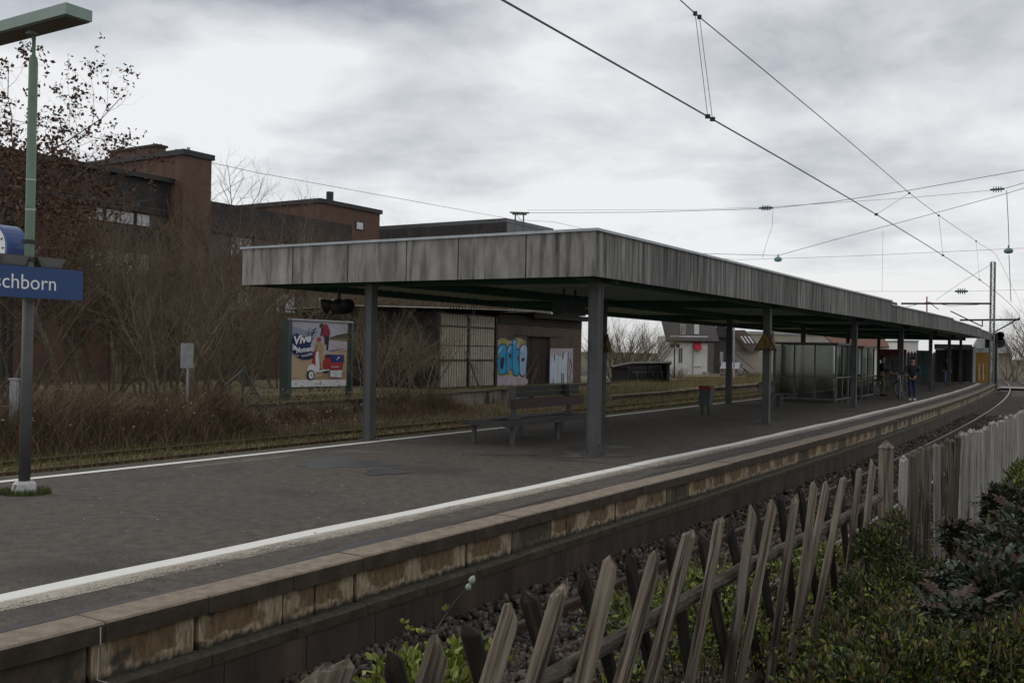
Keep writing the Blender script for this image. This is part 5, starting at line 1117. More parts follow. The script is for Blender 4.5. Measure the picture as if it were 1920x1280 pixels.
gh = thing('gabled_house', 'beige gabled house with brown tiled roof and skylights left of the second warning sign', 'house', PY(1395, 700, 105))
ybox(1372, 1424, 655, 702, 108, 8, m_beige, 'wall', gh); A = PY(1372, 655, 107.9); mb = MB(); mb.prism([PY(1372, 655, 107.9), PY(1402, 655, 107.9), PY(1376, 622, 107.9), PY(1372, 622, 107.9)], (0, .2, 0)); wobj('gable', mb, m_beige, gh)
mb = MB(); mb.prism([PY(1370, 620, 106.8), PY(1398, 620, 108), PY(1430, 656, 108), PY(1404, 660, 106.8)], (0, .3, .1)); ro = wobj('roof', mb, m_roofb, gh)
for k in range(3): mb = MB(); mb.prism([PY(1388 + k * 7, 630, 106.3), PY(1391 + k * 7, 630, 106.4), PY(1400 + k * 7, 643, 106.4), PY(1397 + k * 7, 643, 106.3)], (0, .1, 0)); sk_ = wobj('skylight', mb, m_pane_l, gh); sk_.parent = ro
mb = MB()
for k in range(9): mb.box((-.5 + k * .28, 0, -k * .25), (-.2 + k * .28, 1, -k * .25 + .05))
mb.beam((-.5, 0, .9), (2.1, 0, -1.3), .06, .06); mb.beam((-.5, 0, 0), (2.1, 0, -2.1), .08, .15); st_ = obj('outside_stair', mb, m_dark, gh); st_.location = Vector(PY(1375, 668, 104)) - gh.location
bm_ = thing('flat_building', 'long beige flat roofed building behind the shelter', 'building', PY(1500, 700, 125)); ybox(1405, 1590, 626, 700, 125, 10, m_beige, 'wall', bm_); ybox(1403, 1592, 624, 626, 124.8, 10.4, m_galv, 'roof_edge', bm_)
for x in (1452, 1475, 1500, 1530): window(x, x + 12, 645, 662, 125, bm_)
rh = thing('red_roof_house', 'house with red brown roof and pale wall right of the glass shelter', 'house', PY(1640, 700, 115)); ybox(1600, 1668, 648, 702, 116, 8, m_rend, 'wall', rh); mb = MB(); mb.prism([PY(1570, 650, 115.4), PY(1668, 650, 115.4), PY(1655, 628, 118), PY(1545, 628, 118)], (0, .3, -.1)); wobj('roof', mb, mat('red_tiles', (.12, .06, .045), (.17, .09, .065), 3, coord='World'), rh); window(1628, 1636, 660, 676, 116, rh); window(1648, 1656, 660, 676, 116, rh)
pb_ = thing('pale_block', 'pale cream building glimpsed above the spiked palisade', 'building', PY(1710, 690, 120)); ybox(1684, 1722, 640, 690, 120, 8, m_rend, 'wall', pb_); ybox(1683, 1723, 638, 640, 119.8, 8.4, m_galv, 'roof_edge', pb_)
gr_ = thing('grey_roof_house', 'distant house with grey pitched roof above the yellow wall', 'house', PY(1850, 690, 130)); ybox(1828, 1875, 656, 700, 130, 8, m_beige, 'wall', gr_); mb = MB(); mb.prism([PY(1822, 658, 129.5), PY(1880, 658, 129.5), PY(1848, 622, 132), PY(1840, 622, 132)], (0, .4, 0)); wobj('roof', mb, mat('grey_tiles', (.17, .175, .18), (.22, .225, .23), 3, coord='World'), gr_)
g3 = thing('grey_roof_house', 'second grey roofed house right of the signal mast', 'house', PY(1890, 690, 125)); ybox(1872, 1898, 660, 700, 126, 6, m_beige, 'wall', g3); mb = MB(); mb.prism([PY(1866, 662, 125.4), PY(1900, 662, 125.4), PY(1888, 644, 128), PY(1874, 644, 128)], (0, .4, 0)); wobj('roof', mb, MATS['grey_tiles'], g3)
yw = thing('low_wall', 'low ochre garden wall with grey coping below the white house', 'wall', PY(1300, 722, 82))
for i, (a_, b_) in enumerate(((1247, 1288), (1289, 1322), (1323, 1356), (1357, 1400))): ybox(a_, b_, 708, 723, 82, .3, mat('ochre_render', (.26, .16, .07), (.20, .13, .06), 1, coord='World'), 'wall_section', yw); ybox(a_, b_, 705, 707.8, 81.9, .5, m_conc_top, 'coping', yw)
# bicycle shelter
bsx = thing('bicycle_shelter', 'open fronted black bicycle shelter with sloping roof beyond the far track', 'bicycle shelter', PY(1200, 728, 66))
for a_, b_, c1, d1 in ((1146, 1178, 688, 728),): ybox(a_, b_, c1, d1, 66, .1, mat('shelter_board', (.028, .027, .028), (.045, .042, .042), 3, coord='World'), 'side_wall', bsx)
ybox(1178, 1256, 684, 726, 69, .1, m_dark, 'back_wall', bsx); ybox(1212, 1215, 684, 726, 67.5, .2, m_dark, 'partition', bsx); ybox(1250, 1256, 684, 727, 66, 3, MATS['shelter_board'], 'side_wall', bsx)
mb = MB(); mb.prism([PY(1148, 688, 65.6), PY(1184, 681, 65.2), PY(1260, 680, 65.4), PY(1258, 684, 69.3)], (0, .15, .12)); wobj('roof', mb, mat('felt_roof', (.09, .09, .088), (.13, .13, .125), 3, coord='World'), bsx)
for k, x in enumerate((1192, 1202, 1211, 1226, 1236, 1243)): b_ = bicycle('parked bicycle in the black bicycle shelter', PY(x, 727, 67.0), R(70) + k * .12, 'bicycles parked in the bicycle shelter')
# garden lamp, street pole, car
gl_ = thing('street_lamp', 'small two headed old style street lamp before the white house', 'street lamp', PY(1264, 705, 80)); mb = MB(); mb.tube([PY(1264, 712, 80), PY(1265, 642, 80)], .05, 6); mb.tube([PY(1260, 645, 80), PY(1272, 645, 80)], .04, 5); wobj('pole', mb, m_black, gl_)
for x in (1260, 1271): mb = MB(); q_ = PY(x, 652, 80); mb.lathe([(.04, 0), (.14, .1), (.16, .25), (.03, .38)], q_, 8); wobj('lantern', mb, m_black, gl_)
sp2 = thing('street_pole', 'thin grey street pole right of the third far canopy post', 'pole', PY(1376, 716, 78)); mb = MB(); mb.tube([PY(1376, 718, 78), PY(1376, 600, 78)], .07, 6); wobj('shaft', mb, m_galv, sp2)
car = thing('parked_car', 'silver parked car seen low behind the third far canopy post', 'car', PY(1372, 708, 88)); car.rotation_euler = (0, 0, 1.25)
m_car = mat('car_silver', (.22, .23, .25), (.26, .27, .29), 1, .3, metal=.5); mb = MB(); prf = [(-2.1, .3), (2.1, .3), (2.15, .7), (1.5, .9), (.8, 1.35), (-.9, 1.38), (-1.7, .95), (-2.15, .85)]; mb.prism([(x, -.8, z) for x, z in prf], (0, 1.6, 0)); obj('body', mb, m_car, car)
mb = MB()
for pf_ in ([(1.3, .93), (.72, 1.28), (.0, 1.30), (.0, .93)], [(-.1, .93), (-.1, 1.30), (-.85, 1.30), (-1.45, .95)]): mb.prism([(x, -.81, z) for x, z in pf_], (0, 1.62, 0))
obj('window', mb, m_pane, car)
for x in (-1.35, 1.35):
    for y in (-.82, .62): mb = MB(); mb.prism([(x + .33 * math.cos(t), y, .33 + .33 * math.sin(t)) for t in np.linspace(0, 6.28, 15)[:-1]], (0, .2, 0)); obj('wheel', mb, m_black, car)
for y in (-.65, .5): mb = MB(); mb.box((-2.17, y, .65), (-2.1, y + .2, .78)); obj('tail_light', mb, mat('lamp_red', (.3, .02, .02)), car)
# old low platform beyond the far track, right part
op = strip(-20.9, -36, 53.6, 122, 3, -.31, -.25); tag(wobj('old_platform_top', op, m_grassy), kind='structure')
opl = thing('old_platform_edge', 'layered tan edge of the old disused platform right of the shed', 'platform edge', W(46, -20.9, -.6))
for s in np.arange(44, 118, 3.0):
    for z0, z1, d in ((-.62, -.50, .03), (-.49, -.38, -.05), (-.375, -.29, .06)):
        mb = MB(); A, B = W(s + .02, -20.8 + d), W(s + 2.98, -20.8 + d); zc = Vector((0, 0, (z0 + z1) / 2)); mb.beam(A + zc, B + zc, .3, z1 - z0); wobj('edge_block', mb, mat('tan_edge', (.13, .10, .07), (.20, .165, .125), 1.4, .95, .4, 10, coord='World', c3=(.06, .05, .03), c3pos=(.5, .62), c3scale=.8), opl)
# ================================================================== OFFICE BUILDING BEHIND THE TREES
def PB(px, py, b):
    r = ray(px, py); k = r[0] / r[1]; a = (k * b * -S_ - b * C_) / (S_ - k * C_); X, Y = b * C_ + a * S_, -b * S_ + a * C_
    return a, EYE + r[2] * Y / r[1]
def ab(a, b, z): return Vector((b * C_ + a * S_, -b * S_ + a * C_, z))
def abbox(a0, a1, b0, b1, z0, z1, m, name, root):
    mb = MB(); q_ = [(a0, b0), (a1, b0), (a1, b1), (a0, b1)]; mb.add([ab(*v, z0) for v in q_] + [ab(*v, z1) for v in q_], [(3, 2, 1, 0), (4, 5, 6, 7), (0, 1, 5, 4), (1, 2, 6, 5), (2, 3, 7, 6), (3, 0, 4, 7)]); return wobj(name, mb, m, root)
K = PY(345, 290, 64); ka, kb, kz = K.x * S_ + K.y * C_, K.x * C_ - K.y * S_, K.z
m_ob = mat('office_brick', (.075, .038, .027), (.125, .060, .040), 1.5, .9, coord='World'); brick_tex(m_ob, 1, (.13, .10, .08))
m_blk = mat('dark_cladding_panel', (.018, .016, .016), (.030, .026, .026), 1.5, .6, coord='World'); m_fl = mat('roof_flashing', (.02, .02, .021), (.03, .03, .03), 2, .5, coord='World')
ofc = thing('office_building', 'large brown brick office building with dark cladding bands and brick tower behind the trees', 'building', ab(ka, kb, -.5))
a1, _ = PB(397, 303, kb)
abbox(ka, a1, kb - 16, kb, -.5, kz, m_ob, 'brick_tower', ofc); abbox(ka - .15, a1 + .15, kb - 16, kb + .15, kz, kz + .35, m_fl, 'roof_edge', ofc)
abbox(ka + 1, a1 - .5, kb - 9, kb - 4, kz + .35, kz + 1.1, m_ob, 'roof_block', ofc); abbox(ka + .9, a1 - .4, kb - 9.1, kb - 3.9, kz + 1.1, kz + 1.25, m_fl, 'roof_edge', ofc)
for q_ in (-2, -3.2): mb = MB(); mb.tube([ab(ka + 2, kb + q_, kz + .3), ab(ka + 2, kb + q_, kz + 1.0)], .12, 6); wobj('vent', mb, m_galv, ofc)
wb = kb - 1.2
lv = [PB(315, y, wb)[1] for y in (344, 405, 432, 478, 522)]; print('office levels', lv, kz)
lv = sorted(lv, reverse=True); aL = ka - 34
abbox(aL, ka, wb - 14, wb, lv[1], lv[0], m_blk, 'cladding_band', ofc); abbox(aL, ka, wb - 14, wb, lv[3], lv[2], m_blk, 'cladding_band', ofc); abbox(aL, ka, wb - 14, wb, lv[4] - 2.2, lv[4], m_blk, 'cladding_band', ofc)
abbox(aL, ka, wb - 14, wb - .5, -.5, lv[0] - .1, flat('interior_dark', (.02, .02, .02)), 'core', ofc); abbox(aL, ka, wb - 14, wb - .1, -.5, lv[4] - 2.3, m_ob, 'ground_floor_wall', ofc)
abbox(aL - .2, ka, wb - 14.2, wb + .4, lv[0], lv[0] + .3, m_fl, 'roof_edge', ofc)
for zb_, zt_ in ((lv[2], lv[1]), (lv[4], lv[3])):
    a_ = ka - .3; k = 0
    while a_ > aL + 2:
        wq_ = 2.1; f = abbox(a_ - wq_, a_, wb - .42, wb - .30, zb_ + .02, zt_ - .02, m_fl, 'window', ofc)
        br_ = (k % 5) in (0, 1, 3); pn = abbox(a_ - wq_ + .1, a_ - wq_ / 2 - .04, wb - .30, wb - .27, zb_ + .12, zt_ - .1, m_pane_l if br_ else m_pane, 'pane', ofc); pn.parent = f
        pn = abbox(a_ - wq_ / 2 + .04, a_ - .1, wb - .30, wb - .27, zb_ + .12, zt_ - .1, m_pane_l if k % 3 else m_pane, 'pane', ofc); pn.parent = f; a_ -= wq_ + (.1 if k % 3 != 2 else .9); k += 1
# right wing
rb = kb - .8; a2, zt1 = PB(398, 366, rb); a3, zt2 = PB(660, 432, rb); zt_ = (zt1 + zt2) / 2
abbox(a1 + .1, a3, rb - 12, rb, zt_ - 2.0, zt_, m_blk, 'cladding_band', ofc); abbox(a1 + .1, a3, rb - 12, rb - .5, -.5, zt_ - .1, MATS['interior_dark'], 'core', ofc); abbox(a1 + .1, a3, rb - 12, rb, zt_ - 5.6, zt_ - 3.6, m_blk, 'cladding_band', ofc); abbox(a1 + .1, a3, rb - 12, rb, -.5, zt_ - 7.4, m_ob, 'ground_floor_wall', ofc)
for z_ in (zt_ - 3.58, zt_ - 7.3):
    a_ = a1 + .5; k = 0
    while a_ < a3 - 2.2:
        f = abbox(a_, a_ + 2, rb - .42, rb - .3, z_, z_ + 1.5, m_fl, 'window', ofc); pn = abbox(a_ + .1, a_ + 1.9, rb - .3, rb - .27, z_ + .1, z_ + 1.4, m_pane_l if k % 2 else m_pane, 'pane', ofc); pn.parent = f; a_ += 2.2; k += 1
# second brick block and dark hall
K2 = PY(600, 380, 92); k2a, k2b, k2z = K2.x * S_ + K2.y * C_, K2.x * C_ - K2.y * S_, K2.z
of2 = thing('brick_block', 'brown brick upper block with dark roof edge behind the office wing', 'building', ab(k2a, k2b, -.5))
a4, _ = PB(712, 413, k2b); abbox(k2a, a4, k2b - 12, k2b, -.5, k2z, m_ob, 'brick_wall', of2); abbox(k2a - .2, a4 + .2, k2b - 12, k2b + .2, k2z, k2z + .4, m_fl, 'roof_edge', of2)
a5, z5 = PB(672, 415, k2b); f = abbox(a5 - .45, a5 + .75, k2b, k2b + .05, z5 - .85, z5 - .0, m_fl, 'window', of2); pn = abbox(a5 - .3, a5 + .6, k2b + .05, k2b + .08, z5 - .75, z5 - .1, m_pane_l, 'pane', of2); pn.parent = f
mb = MB(); mb.tube([ab(a5 - 3, k2b - 1, k2z + .3), ab(a5 - 3, k2b - 1, k2z + 1.4)], .35, 8); wobj('vent', mb, m_fl, of2)
K3 = PY(950, 409, 98); k3a, k3b, k3z = K3.x * S_ + K3.y * C_, K3.x * C_ - K3.y * S_, K3.z
of3 = thing('dark_hall', 'dark flat roofed hall with grey side behind the canopy', 'building', ab(k3a, k3b, -.5))
a6, _ = PB(1037, 437, k3b); m_gs = mat('grey_side_cladding', (.12, .125, .13), (.16, .165, .17), 1, .6, coord='World')
abbox(k3a + .1, a6, k3b - 24, k3b, -.5, k3z - .4, m_gs, 'side_wall', of3); abbox(k3a - .1, k3a + .08, k3b - 24, k3b, k3z - 4.2, k3z, m_blk, 'front_cladding', of3); abbox(k3a - .1, a6, k3b - 24, k3b + .05, k3z - .39, k3z, m_gs, 'roof_edge', of3); abbox(k3a - .05, k3a + .08, k3b - 24, k3b - .2, -.5, k3z - 4.3, m_ob, 'front_wall', of3)
# ================================================================== MASTS AND OVERHEAD WIRES
m_mast = mat('mast_green', (.075, .115, .10), (.10, .145, .125), 3, .6); m_mastg = mat('mast_grey', (.13, .14, .14), (.18, .19, .19), 3, .6)
def mast(label, base, h, w_, m, rz, cross=None):
    t = thing('lattice_mast', label, 'mast', base, rz); mb = MB()
    for x in (-w_ / 2, w_ / 2): mb.box((x - .05, -.05, 0), (x + .05, .05, h))
    obj('leg', mb, m, t); mb = MB(); n = int(h / (w_ * 1.15))
    for i in range(n): z0, z1 = i * h / n, (i + 1) * h / n; sg_ = 1 if i % 2 else -1; mb.beam((-w_ / 2 * sg_, 0, z0), (w_ / 2 * sg_, 0, z1), .05, .03); mb.beam((-w_ / 2, 0, z1), (w_ / 2, 0, z1), .03, .04)
    obj('lacing', mb, m, t)
    if cross: mb = MB(); mb.box((-cross, -.08, h), (cross, .08, h + .10)); mb.box((-cross * .75, -.05, h - .12), (cross * .75, .05, h)); obj('cross_head', mb, m, t)
    return t
q_ = PP(970, 400, -37.5); mast('green lattice mast with cross head rising behind the canopy', Vector((q_.x, q_.y, -.6)), q_.z + .6, .62, m_mast, .1, .72)
q_ = PY(1862, 491, 70); mast('tall grey lattice mast at the far end of the canopy', Vector((q_.x, q_.y, -1)), q_.z + 1, .27, m_mastg, 0)
q_ = PY(20, 330, 33); mast('dark lattice mast standing in the thicket behind the station sign', Vector((q_.x, q_.y, -.6)), q_.z + .6, .24, m_dark, .2)
def wire(name, pts, r, label, cat='overhead wire', group=None):
    mb = MB(); mb.tube(pts, r, 4); return tag(wobj(name, mb, m_wire), label, cat, group)
CP = -4.25
contact = [W(s, CP, 4.58) for s in np.arange(-2, 118, 4)]
wire('contact_wire', contact, .0095, 'thick contact wire above the main track running to the right')
mz = lambda s: float(np.interp(s, [-2, 0, 10, 24, 28.6, 38, 45, 58, 72, 86, 100, 118], [6.5, 6.2, 5.65, 5.49, 5.55, 5.82, 6.12, 5.6, 5.45, 5.65, 6.1, 5.6]))
wire('messenger_wire', [W(s, CP, mz(s)) for s in np.arange(-2, 118, 2.5)], .0062, 'thinner upper messenger wire above the main track')
for (a_, b_, lb) in (((1303, 43), (1327, 224), 'left strand of the double dropper high between the overhead wires'), ((1311, 48), (1336, 230), 'right strand of the double dropper high between the overhead wires'), ((1705, 368), (1643, 412), 'slanting link wire joining messenger and contact wire'), ((1760, 408), (1768, 487), 'thin dropper right of the slanting link wire'), ((1830, 455), (1837, 527), 'thin dropper nearest the grey lattice mast')):
    s1 = s_at(a_[0], CP, 5.5); s2 = s_at(b_[0], CP, 4.6); t = thing('dropper', lb, 'dropper wire', W(s1, CP, 4.58)); mb = MB(); mb.tube([W(s1, CP, mz(s1)), W(s2, CP, 4.58)], .004, 4); wobj('strand', mb, m_wire, t)
    mb = MB(); mb.box((-.028, -.02, -.022), (.028, .02, .022), Matrix.Translation(W(s2, CP, 4.58))); wobj('clamp', mb, m_dark, t); mb = MB(); mb.box((-.022, -.015, -.022), (.022, .015, .022), Matrix.Translation(W(s1, CP, mz(s1)))); wobj('clamp', mb, m_dark, t)
T2 = -17.8
wire('contact_wire', [W(s, T2, 4.70) for s in np.arange(2, 110, 5)], .008, 'contact wire above the far track crossing the brick building')
wire('messenger_wire', [W(s, T2, float(np.interp(s, [0, 11.8, 17.1, 29.2, 33, 60, 90], [6.0, 5.94, 5.94, 6.25, 6.6, 5.8, 6.4]))) for s in np.arange(2, 92, 3)], .007, 'upper messenger wire above the far track on the left')
SX = 34
def span(name, pts, r, label): return wire(name, [PS(x, y, SX) for x, y in pts], r, label, 'span wire')
span('span_wire', [(985, 399), (1200, 398), (1440, 391), (1560, 378), (1700, 357), (1920, 318), (2150, 275)], .010, 'dark cross span wire rising right from the green mast')
span('span_wire', [(985, 394), (1300, 393), (1440, 388), (1700, 371), (1855, 357)], .006, 'faint straight cross span wire ending at the upper insulator')
span('span_wire', [(1878, 354), (1920, 342), (2150, 290)], .010, 'short span wire right of the upper insulator at the right edge')
span('span_wire', [(1305, 475), (1457, 479), (1560, 450), (1700, 413), (1880, 364), (1990, 330), (2150, 280)], .009, 'diagonal span wire from the round insulator up to the right edge')
span('span_wire', [(1330, 483), (1385, 487), (1600, 480), (1920, 465), (2150, 455)], .006, 'level steady span wire above the canopy step')
span('span_wire', [(1600, 546), (1795, 546)], .005, 'lower level span wire left of the small insulator'); span('span_wire', [(1812, 546), (1920, 543)], .005, 'lower level span wire right of the small insulator')
span('span_wire', [(1653, 432), (1653, 546)], .004, 'thin vertical hanger wire below the diagonal span'); span('span_wire', [(1446, 392), (1445, 425), (1435, 455), (1427, 484)], .006, 'curved jumper wire below the left insulator')
span('span_wire', [(1884, 357), (1888, 420), (1890, 463)], .010, 'vertical hanger wire at the right edge above the round insulator'); span('span_wire', [(1890, 478), (1895, 565)], .010, 'vertical hanger wire at the right edge below the round insulator')
span('span_wire', [(1755, 562), (1800, 530), (1858, 495)], .006, 'stay wire slanting up to the top of the grey lattice mast')
m_ins = mat('insulator_green', (.12, .20, .20), (.15, .24, .24), 3, .3)
def insul(x0, x1, y, label):
    A, B = PS(x0, y, SX), PS(x1, y - (2 if x1 > 1850 else 0), SX); t = thing('insulator', label, 'insulator', A); mb = MB(); mb.tube([A, B], .03, 6); wobj('rod', mb, m_dark, t); d = (B - A).normalized()
    for k in range(4): c = A.lerp(B, .25 + .17 * k); mb = MB(); mb.tube([c - d * .012, c + d * .012], .09, 10); wobj('disc', mb, m_ins, t)
insul(1420, 1446, 390, 'disc insulator in the span wires left of centre right sky'); insul(1853, 1880, 356, 'disc insulator in the span wires at the far right'); insul(1790, 1814, 546, 'small disc insulator on the lower level wire')
for (x, y, lb) in ((1457, 486, 'round pale green insulator hanging above the canopy roof'), (1889, 470, 'round pale green insulator hanging near the right edge')):
    q_ = PS(x, y, SX); t = thing('insulator', lb, 'insulator', q_); mb = MB(); mb.lathe([(.02, -.09), (.11, -.07), (.14, .0), (.10, .06), (.03, .09)], (0, 0, 0), 12); obj('bell', mb, m_ins, t, True); mb = MB(); mb.lathe([(.02, .09), (.02, .17)], n=6); obj('stem', mb, m_dark, t)
# cantilevers on the far masts
m_orange = flat('rust_orange', (.25, .09, .05), .6)
ct = thing('cantilever', 'long horizontal cantilever arm with orange fittings left of the grey lattice mast', 'cantilever', PY(1862, 568, 70)); mb = MB(); mb.tube([PY(1690, 569, 70), PY(1858, 569, 70)], .07, 6); wobj('arm', mb, m_dark, ct)
mb = MB(); mb.tube([PY(1738, 556, 70), PY(1738, 590, 70)], .05, 5); mb.tube([PY(1700, 575, 69.8), PY(1740, 566, 69.8), PY(1780, 573, 69.8), PY(1835, 571, 69.8)], .025, 4); mb.tube([PY(1740, 566, 69.8), PY(1760, 580, 69.8)], .03, 4); wobj('fittings', mb, m_orange, ct)
ct = thing('cantilever', 'lower horizontal cantilever arm crossing behind the grey lattice mast', 'cantilever', PY(1862, 600, 84)); mb = MB(); mb.tube([PY(1800, 600, 84), PY(1912, 599, 84)], .08, 6); mb.tube([PY(1842, 600, 84), PY(1842, 612, 84)], .05, 5); mb.tube([PY(1782, 583, 84), PY(1842, 612, 84)], .05, 5); mb.tube([PY(1912, 596, 84), PY(1866, 622, 84)], .06, 5); wobj('arm', mb, m_dark, ct)
sgn = thing('signal', 'round black railway signal heads on the right side of the grey mast', 'signal', PY(1874, 640, 71))
for x, y, r_ in ((1872, 633, .38), (1877, 628, .25), (1875, 642, .38)): q_ = PY(x, y, 71); mb = MB(); mb.prism([q_ + Vector((r_ * math.cos(t), 0, r_ * math.sin(t))) for t in np.linspace(0, 6.28, 17)[:-1]], (0, .2, 0)); wobj('signal_head', mb, m_black, sgn)
mb = MB(); q_ = PY(1868, 640, 71); mb.box((q_.x - .05, 70.9, -1), (q_.x + .05, 71.1, q_.z + .3)); mb.box((q_.x, 70.9, q_.z), (q_.x + .4, 71.05, q_.z + .08)); wobj('signal_post', mb, m_dark, sgn)
hsg = thing('hanging_signal', 'small black signal box hanging at the canopy end', 'signal', PY(1853, 645, 72)); mb = MB(); a_, b_ = PY(1850, 652, 72), PY(1856, 634, 72); mb.box((a_.x, 72, a_.z), (b_.x, 72.3, b_.z)); wobj('box', mb, m_black, hsg); mb = MB(); mb.box((a_.x + .1, 72.1, b_.z), (a_.x + .16, 72.16, b_.z + .5)); wobj('hanger', mb, m_black, hsg)
# ================================================================== LEVEL CROSSING AND FAR TREES
xr = MB(); a_, b_ = W(96, -30), W(96, 40); c_, d_ = W(103, 40), W(103, -30); xr.poly([Vector((v.x, v.y, -.76)) for v in (a_, b_, c_, d_)]); tag(wobj('crossing_road', xr, mat('pale_asphalt', (.15, .145, .14), (.19, .185, .18), 1, coord='World')), kind='structure')
st = strip(-5.6, -12.9, 82.2, 92, 2, -.35, -.35); tag(wobj('end_ground', st, m_soil), kind='structure')
pr_used = 0
for px_, Y, top, pr, lb in ((1925, 105, 555, pb, 'tall bare tree at the right edge beyond the level crossing'), (1905, 118, 600, pc, 'smaller bare tree behind the signal at the right'), (1950, 95, 545, pa, 'bare tree just beyond the right edge'), (1890, 125, 625, pd, 'low bare tree next to the grey mast'), (1935, 130, 590, pd, 'bare bushy tree behind the level crossing')):
    w = PY(px_, top, Y); c = copy_tree(pr, (w.x, w.y, -.9), random.uniform(0, 6), lb); k = (w.z + .9) / {pa: 9.5, pb: 9.2, pc: 9, pd: 6.6}[pr]; c.scale = (k * 1.3, k * 1.3, k); c['group'] = 'bare trees beyond the level crossing'; del c['group']
# ================================================================== FENCES IN THE FOREGROUND
m_fw = mat('weathered_wood', (.055, .038, .025), (.26, .222, .175), 5, .85, .9, 9, stretch=(9, 9, .35), c3=(.025, .018, .013), c3pos=(.53, .62), c3scale=4, c3stretch=(7, 7, .4), rnd=.25)
m_fwb = mat('brown_weathered_wood', (.050, .038, .028), (.15, .13, .105), 4.2, .85, .9, 9, stretch=(9, 9, .35), c3=(.02, .015, .011), c3pos=(.53, .62), c3scale=4, c3stretch=(7, 7, .4), rnd=.25)
m_fwg = mat('silver_wood', (.17, .16, .145), (.34, .32, .295), 3.2, .85, .8, 9, stretch=(9, 9, .3), c3=(.06, .05, .04), c3pos=(.57, .68), c3scale=5, c3stretch=(9, 9, .2), rnd=.15)
m_fwd = mat('wet_shaded_wood', (.018, .014, .011), (.045, .035, .027), 3, .85, .8, 9, stretch=(9, 9, .35), rnd=.2)  # back slats: wet wood, with their shade also put into the colour
def slat_mesh(name, L_, w, th, m, seed, tip=.5, point=.09):
    w *= 1.5; th *= 1.15
    rg = random.Random(seed); n = 12; rings = 9; rid = [rg.uniform(-.24, .14) for _ in range(n)]; bend = rg.uniform(-.025, .025); b2_ = rg.uniform(-.012, .012); mb = MB(); vs = []
    for j in range(rings + 1):
        t = j / rings; z = -L_ + (L_ - point) * t
        if j == rings: z = -point
        cx_ = bend * math.sin(t * math.pi) + b2_ * math.sin(t * 2 * math.pi); k = 1 + rg.uniform(-.05, .05)
        for i in range(n):
            a_ = 2 * math.pi * i / n; r_ = 1 + rid[i] + rg.uniform(-.035, .035); x = math.cos(a_) * w / 2 * r_ * k; y = math.sin(a_) * th / 2 * r_
            if y > 0: y *= .55
            zz_ = z
            if j == rings: zz_ = z + (point * (.5 + .5 * (x / (w / 2)) * (tip - .5) * 2)) * .9 + rg.uniform(-.008, .008)
            vs.append((x + cx_, y, zz_))
    mb.v = vs; mb.f = [(j * n + i, j * n + (i + 1) % n, (j + 1) * n + (i + 1) % n, (j + 1) * n + i) for j in range(rings) for i in range(n)]
    top = len(vs); tx = (tip - .5) * w * .8; mb.v.append((tx, -th * .05, -.0)); mb.f += [(rings * n + i, rings * n + (i + 1) % n, top) for i in range(n)]; mb.f.append(tuple(range(n))[::-1]); mb.m = [0] * len(mb.f)
    return mb.mesh(name, m)
FP = -1.30
lf = thing('lattice_fence', 'weathered crossed lattice picket fence of split slats in the foreground', 'fence', W(2.5, FP, .3)); fo = lf.location
fm = [slat_mesh('front_slat', 1.22, random.uniform(.048, .060), .034, m_fw, 100 + i, random.choice([.2, .5, .8]), random.uniform(.05, .10)) for i in range(7)]
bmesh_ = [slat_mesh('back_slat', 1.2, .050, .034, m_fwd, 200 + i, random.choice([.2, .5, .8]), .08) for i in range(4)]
front_px = [(640, 1235), (828, 1200), (962, 1141), (1057, 1084), (1147, 1050), (1230, 1041), (1295, 992), (1350, 969), (1410, 953), (1449, 942), (1492, 924), (1526, 908), (1550, 906), (1582, 892), (1611, 876), (1635, 865)]
back_px = [(725, 1225), (875, 1165), (987, 1108), (1084, 1064), (1174, 1039), (1252, 1007), (1316, 1000), (1363, 976), (1412, 946), (1460, 924), (1498, 913), (1540, 896), (1572, 884), (1597, 872)]
def put_slat(me, name, px_, py_, p, th_, root, sz=1.0):
    s = s_at(px_, p, 1.2); w = W(s, p); z = z_at(px_, py_, w) + .01; o = link(name, me, root, (w.x - root.location.x, w.y - root.location.y, z - root.location.z)); o.rotation_euler = (random.uniform(-.05, .05), th_, ang(s)); o.scale = (sz, 1, 1); return o
for i, (x, y) in enumerate(front_px): put_slat(fm[(i * 3) % 7], 'front_slat', x, y, FP + .045, R(30 + random.uniform(-4, 4)), lf, random.uniform(.95, 1.2))
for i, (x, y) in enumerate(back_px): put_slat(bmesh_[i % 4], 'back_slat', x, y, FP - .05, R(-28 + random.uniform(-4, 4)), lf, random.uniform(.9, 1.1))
for s in (1.1, .75): put_slat(fm[0], 'front_slat', 560 if s > 1 else 420, 1290, FP + .045, R(30), lf)
def half_log(s0_, s1_, z, name, root, r=.026):
    pts = [W(s, FP, z + .008 * math.sin(s * 2.1)) for s in np.arange(s0_, s1_ + .01, .4)]; mb = MB(); mb.tube(pts, [r * random.uniform(.9, 1.1) for _ in pts], 9); return wobj(name, mb, mat('rail_wood', (.045, .034, .025), (.11, .093, .072), 9, .85, .8, 30, coord='World', stretch=(1, .7, 5), c3=(.03, .022, .016), c3pos=(.55, .65), c3scale=7), root)
half_log(.6, 6.4, 1.0, 'rail', lf); half_log(.6, 6.4, .52, 'rail', lf)
